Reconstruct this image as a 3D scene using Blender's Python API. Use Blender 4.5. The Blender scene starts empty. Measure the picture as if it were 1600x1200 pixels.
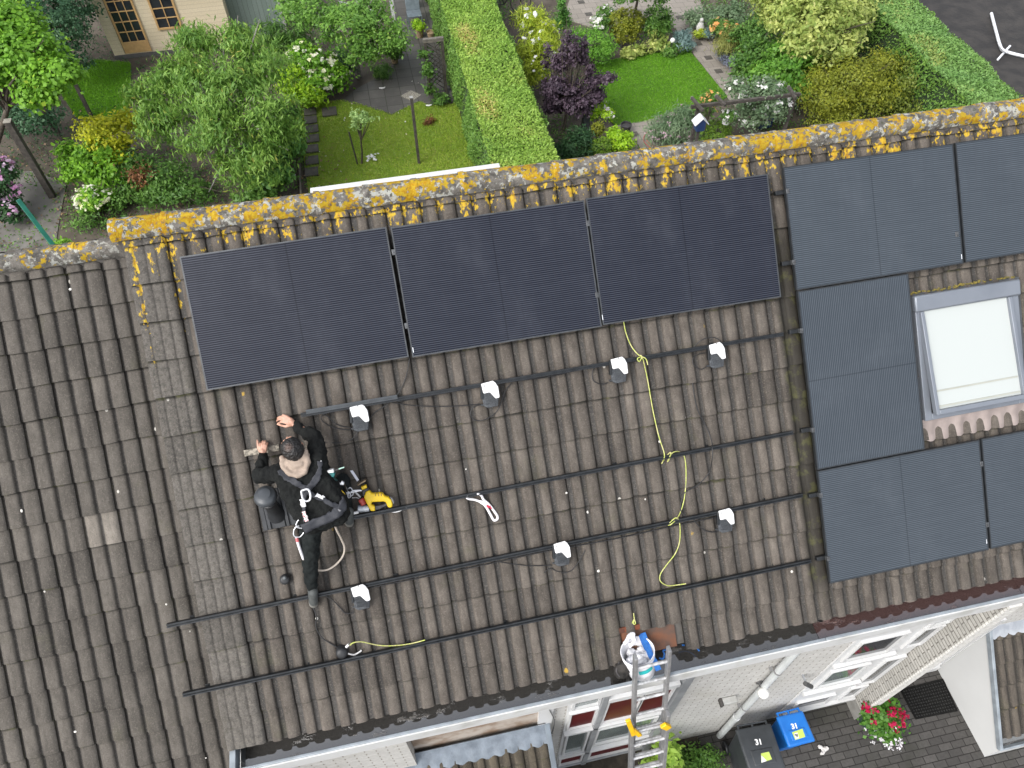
import bpy, math, random
import numpy as np
from mathutils import Vector, Matrix
rad = math.radians
SC = bpy.context.scene
# ---------------------------------------------------------------- camera
PITCH, YAW, ROLL, SLOPE = rad(52.804), rad(11.805), rad(-0.159), rad(43.002)
CAM = Vector((1.742, -5.141, 12.398)); FPX = 1190.0
_f = Vector((math.sin(YAW)*math.cos(PITCH), math.cos(YAW)*math.cos(PITCH), -math.sin(PITCH)))
_r0 = Vector((math.cos(YAW), -math.sin(YAW), 0)); _u0 = _r0.cross(_f)
_r = _r0*math.cos(ROLL) + _u0*math.sin(ROLL); _u = _u0*math.cos(ROLL) - _r0*math.sin(ROLL)
cd = bpy.data.cameras.new('drone_camera'); co = bpy.data.objects.new('drone_camera', cd)
SC.collection.objects.link(co)
m3 = Matrix((_r, _u, -_f)).transposed()
co.matrix_world = Matrix.Translation(CAM) @ m3.to_4x4()
cd.sensor_width = 36; cd.lens = FPX*36/1600; cd.clip_start = 0.1; cd.clip_end = 2000
SC.camera = co
# ---------------------------------------------------------------- light: bright overcast
SUN_EL, SUN_AZ = rad(46), rad(238)          # azimuth from +y clockwise
SUN_STRENGTH, SKY_STRENGTH, EXPOSURE = 0.9, 0.15, 1.15
w = bpy.data.worlds.new("World"); SC.world = w; w.use_nodes = True
nt = w.node_tree; nt.nodes.clear()
sky = nt.nodes.new('ShaderNodeTexSky'); sky.sky_type = 'NISHITA'; sky.sun_disc = False
sky.sun_elevation = SUN_EL; sky.sun_rotation = SUN_AZ; sky.air_density = 1.0; sky.dust_density = 3.0; sky.ozone_density = 1.0
hs = nt.nodes.new('ShaderNodeHueSaturation'); hs.inputs['Saturation'].default_value = 0.30
bg = nt.nodes.new('ShaderNodeBackground'); bg.inputs['Strength'].default_value = SKY_STRENGTH
wo = nt.nodes.new('ShaderNodeOutputWorld')
nt.links.new(sky.outputs[0], hs.inputs['Color']); nt.links.new(hs.outputs[0], bg.inputs[0]); nt.links.new(bg.outputs[0], wo.inputs[0])
sl = bpy.data.lights.new('sun', 'SUN'); sl.energy = SUN_STRENGTH; sl.angle = rad(35); sl.color = (1.0, 0.975, 0.94)
so = bpy.data.objects.new('sun', sl); SC.collection.objects.link(so)
sd = Vector((math.sin(SUN_AZ)*math.cos(SUN_EL), math.cos(SUN_AZ)*math.cos(SUN_EL), math.sin(SUN_EL)))
so.rotation_euler = sd.to_track_quat('Z', 'Y').to_euler()
SC.view_settings.view_transform = 'Standard'; SC.view_settings.look = 'None'
SC.view_settings.gamma = 1; SC.view_settings.use_curve_mapping = False; SC.view_settings.exposure = EXPOSURE
# ---------------------------------------------------------------- survey: measured photo points -> metres on real surfaces
O_ROOF = Vector((0, 0, 8.0)); N_ROOF = Vector((0, -math.sin(SLOPE), math.cos(SLOPE))); E_DOWN = Vector((0, -math.cos(SLOPE), -math.sin(SLOPE)))
UP_R = -E_DOWN
def R(u, v, h=0.0): return O_ROOF + Vector((u, 0, 0)) + E_DOWN*v + N_ROOF*(h-0.12)     # h above the tile crests
def ray(x, y): return _f + _r*((x-800)/FPX) - _u*((y-600)/FPX)
def rf(x, y, h=0.0):
    d = ray(x, y); t = (O_ROOF + N_ROOF*(h-0.12) - CAM).dot(N_ROOF)/d.dot(N_ROOF); p = CAM + d*t
    return p.x, (p-O_ROOF).dot(E_DOWN)
def rp(x, y, h=0.0): return R(*rf(x, y, h), h)
def gp(x, y, z=0.0):
    d = ray(x, y); return CAM + d*((z-CAM.z)/d.z)
def fp(x, y, yy=-3.06):
    d = ray(x, y); return CAM + d*((yy-CAM.y)/d.y)
def xp(x, y, xx):
    d = ray(x, y); return CAM + d*((xx-CAM.x)/d.x)
# ---------------------------------------------------------------- objects
FR = {}
def thing(name, label, cat, loc=(0, 0, 0), group=None, M=None):
    o = bpy.data.objects.new(name, None); o.empty_display_size = 0.1
    SC.collection.objects.link(o)
    M = M if M is not None else Matrix.Translation(Vector(loc))
    o.matrix_world = M; FR[o.name] = M.inverted()
    o['label'] = label; o['category'] = cat
    if group: o['group'] = group
    return o
class MB:
    def __init__(s): s.v = []; s.f = []; s.at = {}
    def add(s, vs, fs):
        b = len(s.v); s.v += [Vector(p) for p in vs]; s.f += [tuple(i+b for i in f) for f in fs]
        return s
    def obox(s, o, a, b, c):
        o, a, b, c = Vector(o), Vector(a), Vector(b), Vector(c)
        vs = [o, o+a, o+a+b, o+b, o+c, o+a+c, o+a+b+c, o+b+c]
        fs = [(0, 3, 2, 1), (4, 5, 6, 7), (0, 1, 5, 4), (1, 2, 6, 5), (2, 3, 7, 6), (3, 0, 4, 7)]
        if a.cross(b).dot(c) < 0: fs = [f[::-1] for f in fs]
        return s.add(vs, fs)
    def box(s, x0, x1, y0, y1, z0, z1): return s.obox((x0, y0, z0), (x1-x0, 0, 0), (0, y1-y0, 0), (0, 0, z1-z0))
    def bar(s, p, q, w_, h_, up=(0, 0, 1)):
        p, q = Vector(p), Vector(q); d = q-p; up = Vector(up); a = d.cross(up).normalized()*w_; b = a.cross(d).normalized()*h_
        return s.obox(p-a/2-b/2, d, a, b)
    def tube(s, pts, r, n=8, caps=True):
        pts = [Vector(p) for p in pts]; k = len(pts); rs = r if isinstance(r, (list, tuple)) else [r]*k
        b = len(s.v); prev = None
        for i, p in enumerate(pts):
            d = (pts[min(i+1, k-1)]-pts[max(i-1, 0)]).normalized()
            if prev is None:
                a = d.cross(Vector((0, 0, 1)) if abs(d.z) < .9 else Vector((1, 0, 0))).normalized()
            else:
                a = (prev - d*prev.dot(d)).normalized()
            prev = a; c = d.cross(a)
            for j in range(n):
                t = 2*math.pi*j/n; s.v.append(p + (a*math.cos(t)+c*math.sin(t))*rs[i])
        for i in range(k-1):
            for j in range(n):
                s.f.append((b+i*n+j, b+i*n+(j+1) % n, b+(i+1)*n+(j+1) % n, b+(i+1)*n+j))
        if caps: s.f.append(tuple(b+j for j in range(n))[::-1]); s.f.append(tuple(b+(k-1)*n+j for j in range(n)))
        return s
    def prism(s, poly, d):
        poly = [Vector(p) for p in poly]; d = Vector(d); k = len(poly)
        nn = Vector((0, 0, 0))
        for i in range(k): nn += poly[i].cross(poly[(i+1) % k])
        if nn.dot(d) < 0: poly = poly[::-1]
        vs = poly + [p+d for p in poly]
        return s.add(vs, [tuple(range(k))[::-1], tuple(range(k, 2*k))] + [(i, (i+1) % k, k+(i+1) % k, k+i) for i in range(k)])
    def lathe(s, prof, o=(0, 0, 0), ax=(0, 0, 1), n=24):
        o, ax = Vector(o), Vector(ax).normalized(); a = ax.orthogonal().normalized(); c = ax.cross(a); b = len(s.v)
        for r_, z_ in prof:
            for j in range(n):
                t = 2*math.pi*j/n; s.v.append(o + ax*z_ + (a*math.cos(t)+c*math.sin(t))*max(r_, 1e-4))
        for i in range(len(prof)-1):
            for j in range(n): s.f.append((b+i*n+j, b+i*n+(j+1) % n, b+(i+1)*n+(j+1) % n, b+(i+1)*n+j))
        return s
    def ball(s, c, r, n=12, M=None):
        r = (r, r, r) if isinstance(r, (int, float)) else r; b = len(s.v); c = Vector(c); k = n//2
        for i in range(k+1):
            for j in range(n):
                th = math.pi*i/k; ph = 2*math.pi*j/n; st = max(math.sin(th), 1e-3)
                p = Vector((r[0]*st*math.cos(ph), r[1]*st*math.sin(ph), r[2]*math.cos(th)))
                s.v.append(c + (M @ p if M else p))
        for i in range(k):
            for j in range(n): s.f.append((b+i*n+j, b+(i+1)*n+j, b+(i+1)*n+(j+1) % n, b+i*n+(j+1) % n))
        return s
def finish(o, me, parent, kind, name, mat, smooth):
    me.materials.append(mat)
    if smooth is not None:
        me.polygons.foreach_set('use_smooth', [True]*len(me.polygons))
        if smooth > 0: me.set_sharp_from_angle(angle=rad(smooth))
    SC.collection.objects.link(o)
    if parent is not None: o.parent = parent; FR[o.name] = FR[parent.name]
    if kind: o['kind'] = kind
def part(parent, name, mb, mat, smooth=38, world=True, label=None, bevel=0, kind=None):
    me = bpy.data.meshes.new(name)
    vs = [tuple(FR[parent.name] @ p) for p in mb.v] if (world and parent is not None) else [tuple(p) for p in mb.v]
    me.from_pydata(vs, [], mb.f); me.update()
    for k, vals in mb.at.items():
        a = me.attributes.new(k, 'FLOAT', 'POINT'); a.data.foreach_set('value', np.asarray(vals, dtype=np.float32))
    o = bpy.data.objects.new(name, me); finish(o, me, parent, kind, name, mat, smooth)
    if label: o['label'] = label
    if bevel:
        b = o.modifiers.new('bevel', 'BEVEL'); b.width = bevel; b.segments = 2; b.limit_method = 'ANGLE'; b.angle_limit = rad(35)
    return o
def solo(name, label, cat, mb, mat, loc, group=None, smooth=38, kind=None, bevel=0):
    loc = Vector(loc); me = bpy.data.meshes.new(name)
    me.from_pydata([tuple(p-loc) for p in mb.v], [], mb.f); me.update()
    for k, vals in mb.at.items():
        a = me.attributes.new(k, 'FLOAT', 'POINT'); a.data.foreach_set('value', np.asarray(vals, dtype=np.float32))
    o = bpy.data.objects.new(name, me); o.location = loc; finish(o, me, None, kind, name, mat, smooth); FR[o.name] = Matrix.Translation(-loc)
    if label: o['label'] = label
    if cat: o['category'] = cat
    if group: o['group'] = group
    if bevel:
        b = o.modifiers.new('bevel', 'BEVEL'); b.width = bevel; b.segments = 2; b.limit_method = 'ANGLE'; b.angle_limit = rad(35)
    return o
def copy_tree(o, M, label):
    c = o.copy(); SC.collection.objects.link(c); c.matrix_world = M; FR[c.name] = M.inverted(); c['label'] = label
    def rec(src, dst):
        for ch in list(src.children):
            d = ch.copy(); SC.collection.objects.link(d); d.parent = dst; rec(ch, d)
    rec(o, c); return c
def spline(pts, k=6):
    pts = [Vector(p) for p in pts]; out = []
    for i in range(len(pts)-1):
        p0, p1, p2, p3 = pts[max(i-1, 0)], pts[i], pts[i+1], pts[min(i+2, len(pts)-1)]
        for j in range(k):
            t = j/k; out.append(0.5*((2*p1)+(p2-p0)*t+(2*p0-5*p1+4*p2-p3)*t*t+(3*p1-p0-3*p2+p3)*t**3))
    return out+[pts[-1]]
# ---------------------------------------------------------------- materials
def base_mat(name):
    m = bpy.data.materials.new(name); m.use_nodes = True; t = m.node_tree; t.nodes.clear()
    o = t.nodes.new('ShaderNodeOutputMaterial'); b = t.nodes.new('ShaderNodeBsdfPrincipled'); t.links.new(b.outputs[0], o.inputs[0])
    return m, t, b
class NT:
    def __init__(s, t): s.t = t
    def n(s, ty, **k):
        x = s.t.nodes.new(ty)
        for a, v in k.items(): setattr(x, a, v)
        return x
    def lk(s, a, b): s.t.links.new(a, b)
    def setin(s, sock, v):
        if hasattr(v, 'default_value') or isinstance(v, bpy.types.NodeSocket): s.lk(v, sock)
        else: sock.default_value = (*v, 1) if isinstance(v, (tuple, list)) and len(v) == 3 and sock.type == 'RGBA' else v
    def math(s, op, a, b=None, c=None, clamp=False):
        x = s.n('ShaderNodeMath', operation=op, use_clamp=clamp)
        for i, v in enumerate((a, b, c)):
            if v is not None: s.setin(x.inputs[i], v)
        return x.outputs[0]
    def mix(s, f, a, b, mode='MIX'):
        x = s.n('ShaderNodeMix', data_type='RGBA', blend_type=mode, clamp_factor=True)
        s.setin(x.inputs[0], f); s.setin(x.inputs[6], a); s.setin(x.inputs[7], b); return x.outputs[2]
    def coords(s): return s.n('ShaderNodeTexCoord').outputs['Object']
    def mapv(s, v, scale=(1, 1, 1), rot=(0, 0, 0), loc=(0, 0, 0)):
        x = s.n('ShaderNodeMapping'); s.lk(v, x.inputs[0]); x.inputs['Scale'].default_value = scale; x.inputs['Rotation'].default_value = rot; x.inputs['Location'].default_value = loc
        return x.outputs[0]
    def noise(s, v, sc, det=4, ro=.55, out=0):
        x = s.n('ShaderNodeTexNoise'); x.inputs['Scale'].default_value = sc; x.inputs['Detail'].default_value = det; x.inputs['Roughness'].default_value = ro
        s.lk(v, x.inputs['Vector']); return x.outputs[out]
    def vor(s, v, sc, out='Distance'):
        x = s.n('ShaderNodeTexVoronoi'); x.inputs['Scale'].default_value = sc; s.lk(v, x.inputs['Vector']); return x.outputs[out]
    def ss(s, v, a, b):
        x = s.n('ShaderNodeMapRange', interpolation_type='SMOOTHSTEP', clamp=True); s.setin(x.inputs[0], v); x.inputs[1].default_value = a; x.inputs[2].default_value = b
        return x.outputs[0]
    def attr(s, nm): return s.n('ShaderNodeAttribute', attribute_name=nm).outputs['Fac']
    def sep(s, v):
        x = s.n('ShaderNodeSeparateXYZ'); s.lk(v, x.inputs[0]); return x.outputs
    def comb(s, a, b, c=0.0):
        x = s.n('ShaderNodeCombineXYZ')
        for i, v in enumerate((a, b, c)): s.setin(x.inputs[i], v)
        return x.outputs[0]
    def bump(s, h, strength, dist, b):
        x = s.n('ShaderNodeBump'); x.inputs['Strength'].default_value = strength; x.inputs['Distance'].default_value = dist; s.lk(h, x.inputs['Height']); s.lk(x.outputs[0], b.inputs['Normal'])
def pm(name, c1, c2=None, sc=8, rough=.6, metal=0, bump=0, spec=.5, det=5, lo=.35, hi=.65, coat=0, rvar=0):
    """plain material: two real colours mottled by noise, optional bump"""
    m, t, b = base_mat(name); k = NT(t); c2 = c2 or tuple(x*.8 for x in c1); v = k.coords(); nz = k.noise(v, sc, det)
    f = k.ss(nz, lo, hi); k.lk(k.mix(f, c1, c2), b.inputs['Base Color'])
    b.inputs['Roughness'].default_value = rough; b.inputs['Metallic'].default_value = metal; b.inputs['Specular IOR Level'].default_value = spec; b.inputs['Coat Weight'].default_value = coat
    if rvar: k.lk(k.math('MULTIPLY_ADD', nz, rvar, rough-rvar*.5), b.inputs['Roughness'])
    if bump: k.bump(k.noise(v, sc*4, 4), .5, bump, b)
    return m
def leafmat(name, c1, c2, c3=None, trans=.3, rough=.5, gain=1.85):
    c1, c2 = [tuple(min(.8, x*gain) for x in c) for c in (c1, c2)]; c3 = tuple(min(.8, x*gain) for x in c3) if c3 else None; trans = min(.45, trans+.1)
    m, t, b = base_mat(name); k = NT(t); tn = k.attr('tone'); v = k.coords()
    col = k.mix(k.ss(tn, .1, .8), c1, c2)
    if c3: col = k.mix(k.ss(tn, .86, .97), col, c3)
    col = k.mix(k.math('MULTIPLY', k.ss(k.noise(v, 1.3, 3), .35, .7), .35), col, c1)
    k.lk(col, b.inputs['Base Color']); b.inputs['Roughness'].default_value = rough; b.inputs['Specular IOR Level'].default_value = .35
    tr = k.n('ShaderNodeBsdfTranslucent'); k.lk(col, tr.inputs[0]); mx = k.n('ShaderNodeMixShader'); mx.inputs[0].default_value = trans
    k.lk(b.outputs[0], mx.inputs[1]); k.lk(tr.outputs[0], mx.inputs[2])
    k.lk(mx.outputs[0], t.nodes['Material Output'].inputs[0])
    return m
def blockmat(name, ax, ay, bw, bh, joint, c1, c2, cj, vert_dark=None, rough=.8, bump=.003, dirt=None, shift=.5, hj=1.0, dirt_sc=1.2, dirt_amt=.6):
    """running bond blocks in the plane of object axes ax, ay"""
    m, t, b = base_mat(name); k = NT(t); v = k.coords(); s = k.sep(v); X, Y = s[ax], s[ay]
    row = k.math('FLOOR', k.math('DIVIDE', Y, bh)); off = k.math('MULTIPLY', k.math('MODULO', k.math('ABSOLUTE', row), 2.0), shift)
    xx = k.math('ADD', k.math('DIVIDE', X, bw), off); fx = k.math('FRACT', xx); fy = k.math('FRACT', k.math('DIVIDE', Y, bh))
    dx = k.math('MULTIPLY', k.math('MINIMUM', fx, k.math('SUBTRACT', 1.0, fx)), bw); dy = k.math('MULTIPLY', k.math('MINIMUM', fy, k.math('SUBTRACT', 1.0, fy)), bh)
    jx = k.ss(dx, joint*.35, joint*.75); jy = k.ss(dy, joint*.35, joint*.75)
    wn = k.n('ShaderNodeTexWhiteNoise', noise_dimensions='2D'); k.lk(k.comb(k.math('FLOOR', xx), row), wn.inputs['Vector'])
    nz = k.noise(v, 28, 5, .65)
    col = k.mix(wn.outputs['Value'], c1, c2); col = k.mix(k.math('MULTIPLY', k.ss(nz, .3, .75), .45), col, tuple(x*.62 for x in c1))
    if dirt: col = k.mix(k.math('MULTIPLY', k.ss(k.noise(v, dirt_sc, 5, .65), .48, .72), dirt_amt), col, dirt)
    jm = k.math('SUBTRACT', 1.0, k.math('MINIMUM', jx, jy)) if hj >= 1 else k.math('MULTIPLY', k.math('SUBTRACT', 1.0, jy), hj)
    col = k.mix(jm, col, cj)
    if vert_dark: col = k.mix(k.math('MULTIPLY', k.math('SUBTRACT', 1.0, jx), k.ss(dy, bh*.08, bh*.2)), col, vert_dark)
    k.lk(col, b.inputs['Base Color']); b.inputs['Roughness'].default_value = rough; b.inputs['Specular IOR Level'].default_value = .3
    h = k.math('MINIMUM', jx, jy); h = k.math('ADD', h, k.math('MULTIPLY', nz, .5)); k.bump(h, .6, bump, b)
    return m
def lichen_nodes(k, v, col, amt, big=(.50, .265, .010), white=True):
    n1 = k.noise(v, 7.5, 5, .62); n2 = k.noise(k.mapv(v, loc=(3, 1, 7)), 26, 4, .6)
    if white:
        pw = k.ss(k.math('ADD', k.noise(k.mapv(v, loc=(9, 4, 2)), 15, 5, .7), k.math('MULTIPLY', amt, .10)), .62, .68)
        col = k.mix(k.math('MULTIPLY', pw, amt), col, (.40, .40, .36))
        dk = k.ss(k.noise(k.mapv(v, loc=(2, 8, 5)), 20, 4, .7), .60, .66); col = k.mix(k.math('MULTIPLY', dk, k.math('MULTIPLY', amt, .75)), col, (.075, .08, .045))
    y = k.ss(k.math('ADD', k.math('ADD', n1, k.math('MULTIPLY', k.math('SUBTRACT', n2, .5), .62)), k.math('MULTIPLY', amt, .34)), .835, .915)
    yc = k.mix(k.ss(n2, .40, .60), tuple(x*.72 for x in big), (.44, .30, .022)); yc = k.mix(k.math('MULTIPLY', k.ss(k.noise(k.mapv(v, loc=(6, 6, 1)), 60, 3, .7), .56, .70), .55), yc, (.20, .17, .08))
    return k.mix(k.math('MULTIPLY', y, k.ss(amt, .02, .1)), col, yc)
def tilemat(name, c1, c2, pan, pale=(.106, .097, .085)):
    m, t, b = base_mat(name); k = NT(t); v = k.coords()
    n1 = k.noise(k.mapv(v, scale=(1, .45, 1)), 9, 6, .68); n2 = k.noise(v, 70, 4, .7)
    col = k.mix(k.ss(n1, .32, .7), c1, c2)
    col = k.mix(k.ss(k.attr('pale'), .3, .7), col, k.mix(k.ss(k.noise(v, 26, 6, .8), .40, .64), pale, tuple(x*.55 for x in pale)))
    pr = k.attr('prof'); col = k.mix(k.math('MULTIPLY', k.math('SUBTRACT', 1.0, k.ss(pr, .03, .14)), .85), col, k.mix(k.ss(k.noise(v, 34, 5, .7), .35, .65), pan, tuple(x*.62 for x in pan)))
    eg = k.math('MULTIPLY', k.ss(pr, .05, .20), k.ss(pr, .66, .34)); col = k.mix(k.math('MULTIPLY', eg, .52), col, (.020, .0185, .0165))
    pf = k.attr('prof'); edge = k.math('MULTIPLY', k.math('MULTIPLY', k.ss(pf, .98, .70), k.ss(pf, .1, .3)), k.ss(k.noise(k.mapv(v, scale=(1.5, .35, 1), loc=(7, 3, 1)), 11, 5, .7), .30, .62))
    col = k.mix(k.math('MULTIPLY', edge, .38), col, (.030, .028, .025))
    st = k.ss(k.noise(k.mapv(v, scale=(2.2, .28, 1), loc=(2, 9, 4)), 8, 5, .72), .50, .72); col = k.mix(k.math('MULTIPLY', st, .42), col, (.045, .041, .034))
    tn = k.attr('tone'); col = k.mix(1.0, col, k.comb(tn, tn, tn), 'MULTIPLY')
    col = k.mix(k.math('MULTIPLY', k.ss(n2, .50, .74), .50), col, tuple(x*1.9 for x in c2)); col = k.mix(k.math('MULTIPLY', k.ss(k.noise(k.mapv(v, loc=(3, 3, 8)), 110, 3, .7), .52, .66), .35), col, tuple(x*.4 for x in c1))
    col = k.mix(k.math('MULTIPLY', k.ss(k.noise(k.mapv(v, loc=(5, 5, 5)), 55, 3, .7), .6, .72), .5), col, tuple(x*.35 for x in c1))
    gr = k.ss(k.noise(k.mapv(v, loc=(1, 7, 2)), 2.2, 5, .65), .58, .78); col = k.mix(k.math('MULTIPLY', gr, .28), col, (.085, .085, .04))
    vd = k.vor(k.mapv(v, scale=(1, .8, 1)), 2.6); col = k.mix(k.ss(vd, .042, .030), col, (.42, .40, .36))
    vo = k.vor(k.mapv(v, loc=(4, 2, 0)), 1.35); col = k.mix(k.ss(k.math('ADD', vo, k.math('MULTIPLY', n2, .05)), .062, .048), col, (.34, .22, .035))
    col = k.mix(k.attr('dirt_shade'), col, k.mix(k.ss(k.noise(k.mapv(v, loc=(8, 1, 3)), 6, 4, .7), .5, .66), (.020, .018, .014), (.055, .055, .020)))
    col = lichen_nodes(k, k.mapv(v, scale=(1.25, .75, 1)), col, k.attr('lich'), white=False)
    k.lk(col, b.inputs['Base Color']); b.inputs['Roughness'].default_value = .82; b.inputs['Specular IOR Level'].default_value = .35
    k.bump(k.math('ADD', n2, k.math('MULTIPLY', n1, .7)), .55, .006, b)
    return m
def ridgemat(name, lich):
    m, t, b = base_mat(name); k = NT(t); v = k.coords()
    n1 = k.noise(v, 12, 6, .7); col = k.mix(k.ss(n1, .35, .68), (.19, .175, .155), (.075, .07, .062))
    a = k.math('MULTIPLY', k.attr('lich'), lich)
    col = lichen_nodes(k, v, col, a)
    k.lk(col, b.inputs['Base Color']); b.inputs['Roughness'].default_value = .9; b.inputs['Specular IOR Level'].default_value = .2
    k.bump(k.noise(v, 45, 5, .7), .8, .012, b); return m
def panelmat(name, c1, c2, line, rough, nlines=60, spec=.26):
    m, t, b = base_mat(name); k = NT(t); s = k.sep(k.coords()); X, Y = s[0], s[1]     # X along the long side (m), Y along the short side
    fy = k.math('FRACT', k.math('MULTIPLY', Y, nlines/1.114)); ly = k.math('SUBTRACT', 1.0, k.ss(k.math('ABSOLUTE', k.math('SUBTRACT', fy, .5)), .10, .20))
    wob = k.noise(k.mapv(k.coords(), scale=(3, 60, 1)), 1.0, 2)
    fx = k.math('FRACT', k.math('DIVIDE', X, .0935)); gx = k.ss(k.math('ABSOLUTE', k.math('SUBTRACT', fx, .5)), .47, .49)
    fc = k.math('FRACT', k.math('DIVIDE', Y, .1857)); gy = k.ss(k.math('ABSOLUTE', k.math('SUBTRACT', fc, .5)), .485, .497)
    mid = k.ss(k.math('ABSOLUTE', k.math('SUBTRACT', X, .861)), .009, .004)
    col = k.mix(k.noise(k.coords(), 2.2, 3), c1, c2)
    col = k.mix(k.math('MULTIPLY', ly, k.math('MULTIPLY_ADD', wob, .7, .35)), col, line)
    gap = k.math('MAXIMUM', k.math('MULTIPLY', gx, .06), k.math('MAXIMUM', k.math('MULTIPLY', gy, .22), k.math('MULTIPLY', mid, .35)))
    col = k.mix(gap, col, tuple(x*.35 for x in c1))
    dust = k.ss(k.noise(k.mapv(k.coords(), scale=(1, .6, 1)), 1.6, 5, .65), .45, .75); col = k.mix(k.math('MULTIPLY', dust, .05), col, (.25, .27, .30))
    k.lk(col, b.inputs['Base Color']); b.inputs['Roughness'].default_value = rough; b.inputs['Specular IOR Level'].default_value = spec
    return m
# ================================================================ setting
rng = np.random.default_rng(7)
M_ROOF = Matrix((Vector((1, 0, 0)), UP_R, N_ROOF)).transposed().to_4x4(); M_ROOF = Matrix.Translation(O_ROOF - N_ROOF*.12) @ M_ROOF
M_ROOF_I = M_ROOF.inverted()
def part_m(parent, name, mb, mat, M, smooth=38, local=True, label=None, bevel=0):
    """part with its own frame M (mesh given in that frame)"""
    me = bpy.data.meshes.new(name); Mi = M.inverted()
    me.from_pydata([tuple(p if local else Mi @ p) for p in mb.v], [], mb.f); me.update()
    for k_, vals in mb.at.items():
        a = me.attributes.new(k_, 'FLOAT', 'POINT'); a.data.foreach_set('value', np.asarray(vals, dtype=np.float32))
    o = bpy.data.objects.new(name, me); finish(o, me, parent, None, name, mat, smooth)
    o.matrix_parent_inverse = FR[parent.name]; o.matrix_basis = M; FR[o.name] = Mi
    if label: o['label'] = label
    if bevel:
        b = o.modifiers.new('bevel', 'BEVEL'); b.width = bevel; b.segments = 2; b.limit_method = 'ANGLE'; b.angle_limit = rad(35)
    return o
soil_mat = pm('garden_soil', (.060, .048, .036), (.105, .088, .068), 1.6, .95, bump=.03, lo=.3, hi=.7)
def sheet(name, poly, z, mat, kind='structure', thick=.0):
    mb = MB()
    if thick: mb.prism([(p[0], p[1], z-thick) for p in poly], (0, 0, thick))
    else: mb.add([(p[0], p[1], z) for p in poly], [tuple(range(len(poly)))])
    o = solo(name, None, None, mb, mat, (0, 0, 0), smooth=None, kind=kind); return o
g = MB(); g.box(-400, 400, -400, 400, -.5, 0); solo('ground', None, None, g, soil_mat, (0, 0, 0), smooth=None, kind='structure')
paver = blockmat('brick_pavers', 0, 1, .205, .103, .010, (.054, .051, .048), (.086, .081, .076), (.016, .015, .013), dirt=(.034, .035, .025), bump=.004)
sheet('front_pavement', [(-14, -9), (16, -9), (16, -2.75), (-14, -2.75)], .012, paver, thick=.05)
bed = pm('dark_planting_soil', (.03, .024, .018), (.055, .045, .034), 9, .95, bump=.02)
sheet('front_bed', [(2.7, -5.2), (5.02, -5.2), (5.02, -3.06), (2.7, -3.06)], .03, bed, thick=.05)

# ================================================================ roofs
PROF_A = [(0, .30), (.010, -.25), (.026, -.25), (.036, .10), (.050, .0), (.062, 0), (.160, 0), (.172, .12), (.188, .52), (.215, .84), (.265, .97), (.335, 1), (.405, .96), (.448, .82), (.472, .5), (.486, .08), (.498, 0), (.602, 0), (.614, .1), (.630, .5), (.658, .84), (.70, .96), (.76, 1), (.85, .97), (.92, .82), (.968, .55), (1, .30)]
PROF_B = [(0, .3), (.012, -.25), (.030, -.25), (.042, .15), (.056, -.1), (.075, .0), (.088, .30), (.11, .62), (.15, .86), (.22, .98), (.30, 1), (.39, .97), (.445, .80), (.478, .4), (.496, .0), (.512, -.1), (.538, -.1), (.552, .2), (.575, .58), (.61, .84), (.67, .97), (.75, 1), (.85, .97), (.92, .80), (.965, .55), (1, .3)]
PROF_V = [(0, .55), (.008, .88), (.03, .95), (.16, .95), (.19, .88), (.205, .74), (.22, .74), (.25, .88), (.30, .97), (.42, .97), (.46, .88), (.475, .74), (.49, .74), (.52, .88), (.57, .97), (.68, .97), (.72, .88), (.735, .74), (.75, .74), (.78, .88), (.83, .97), (.93, .95), (.97, .6), (1, .3)]
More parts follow.
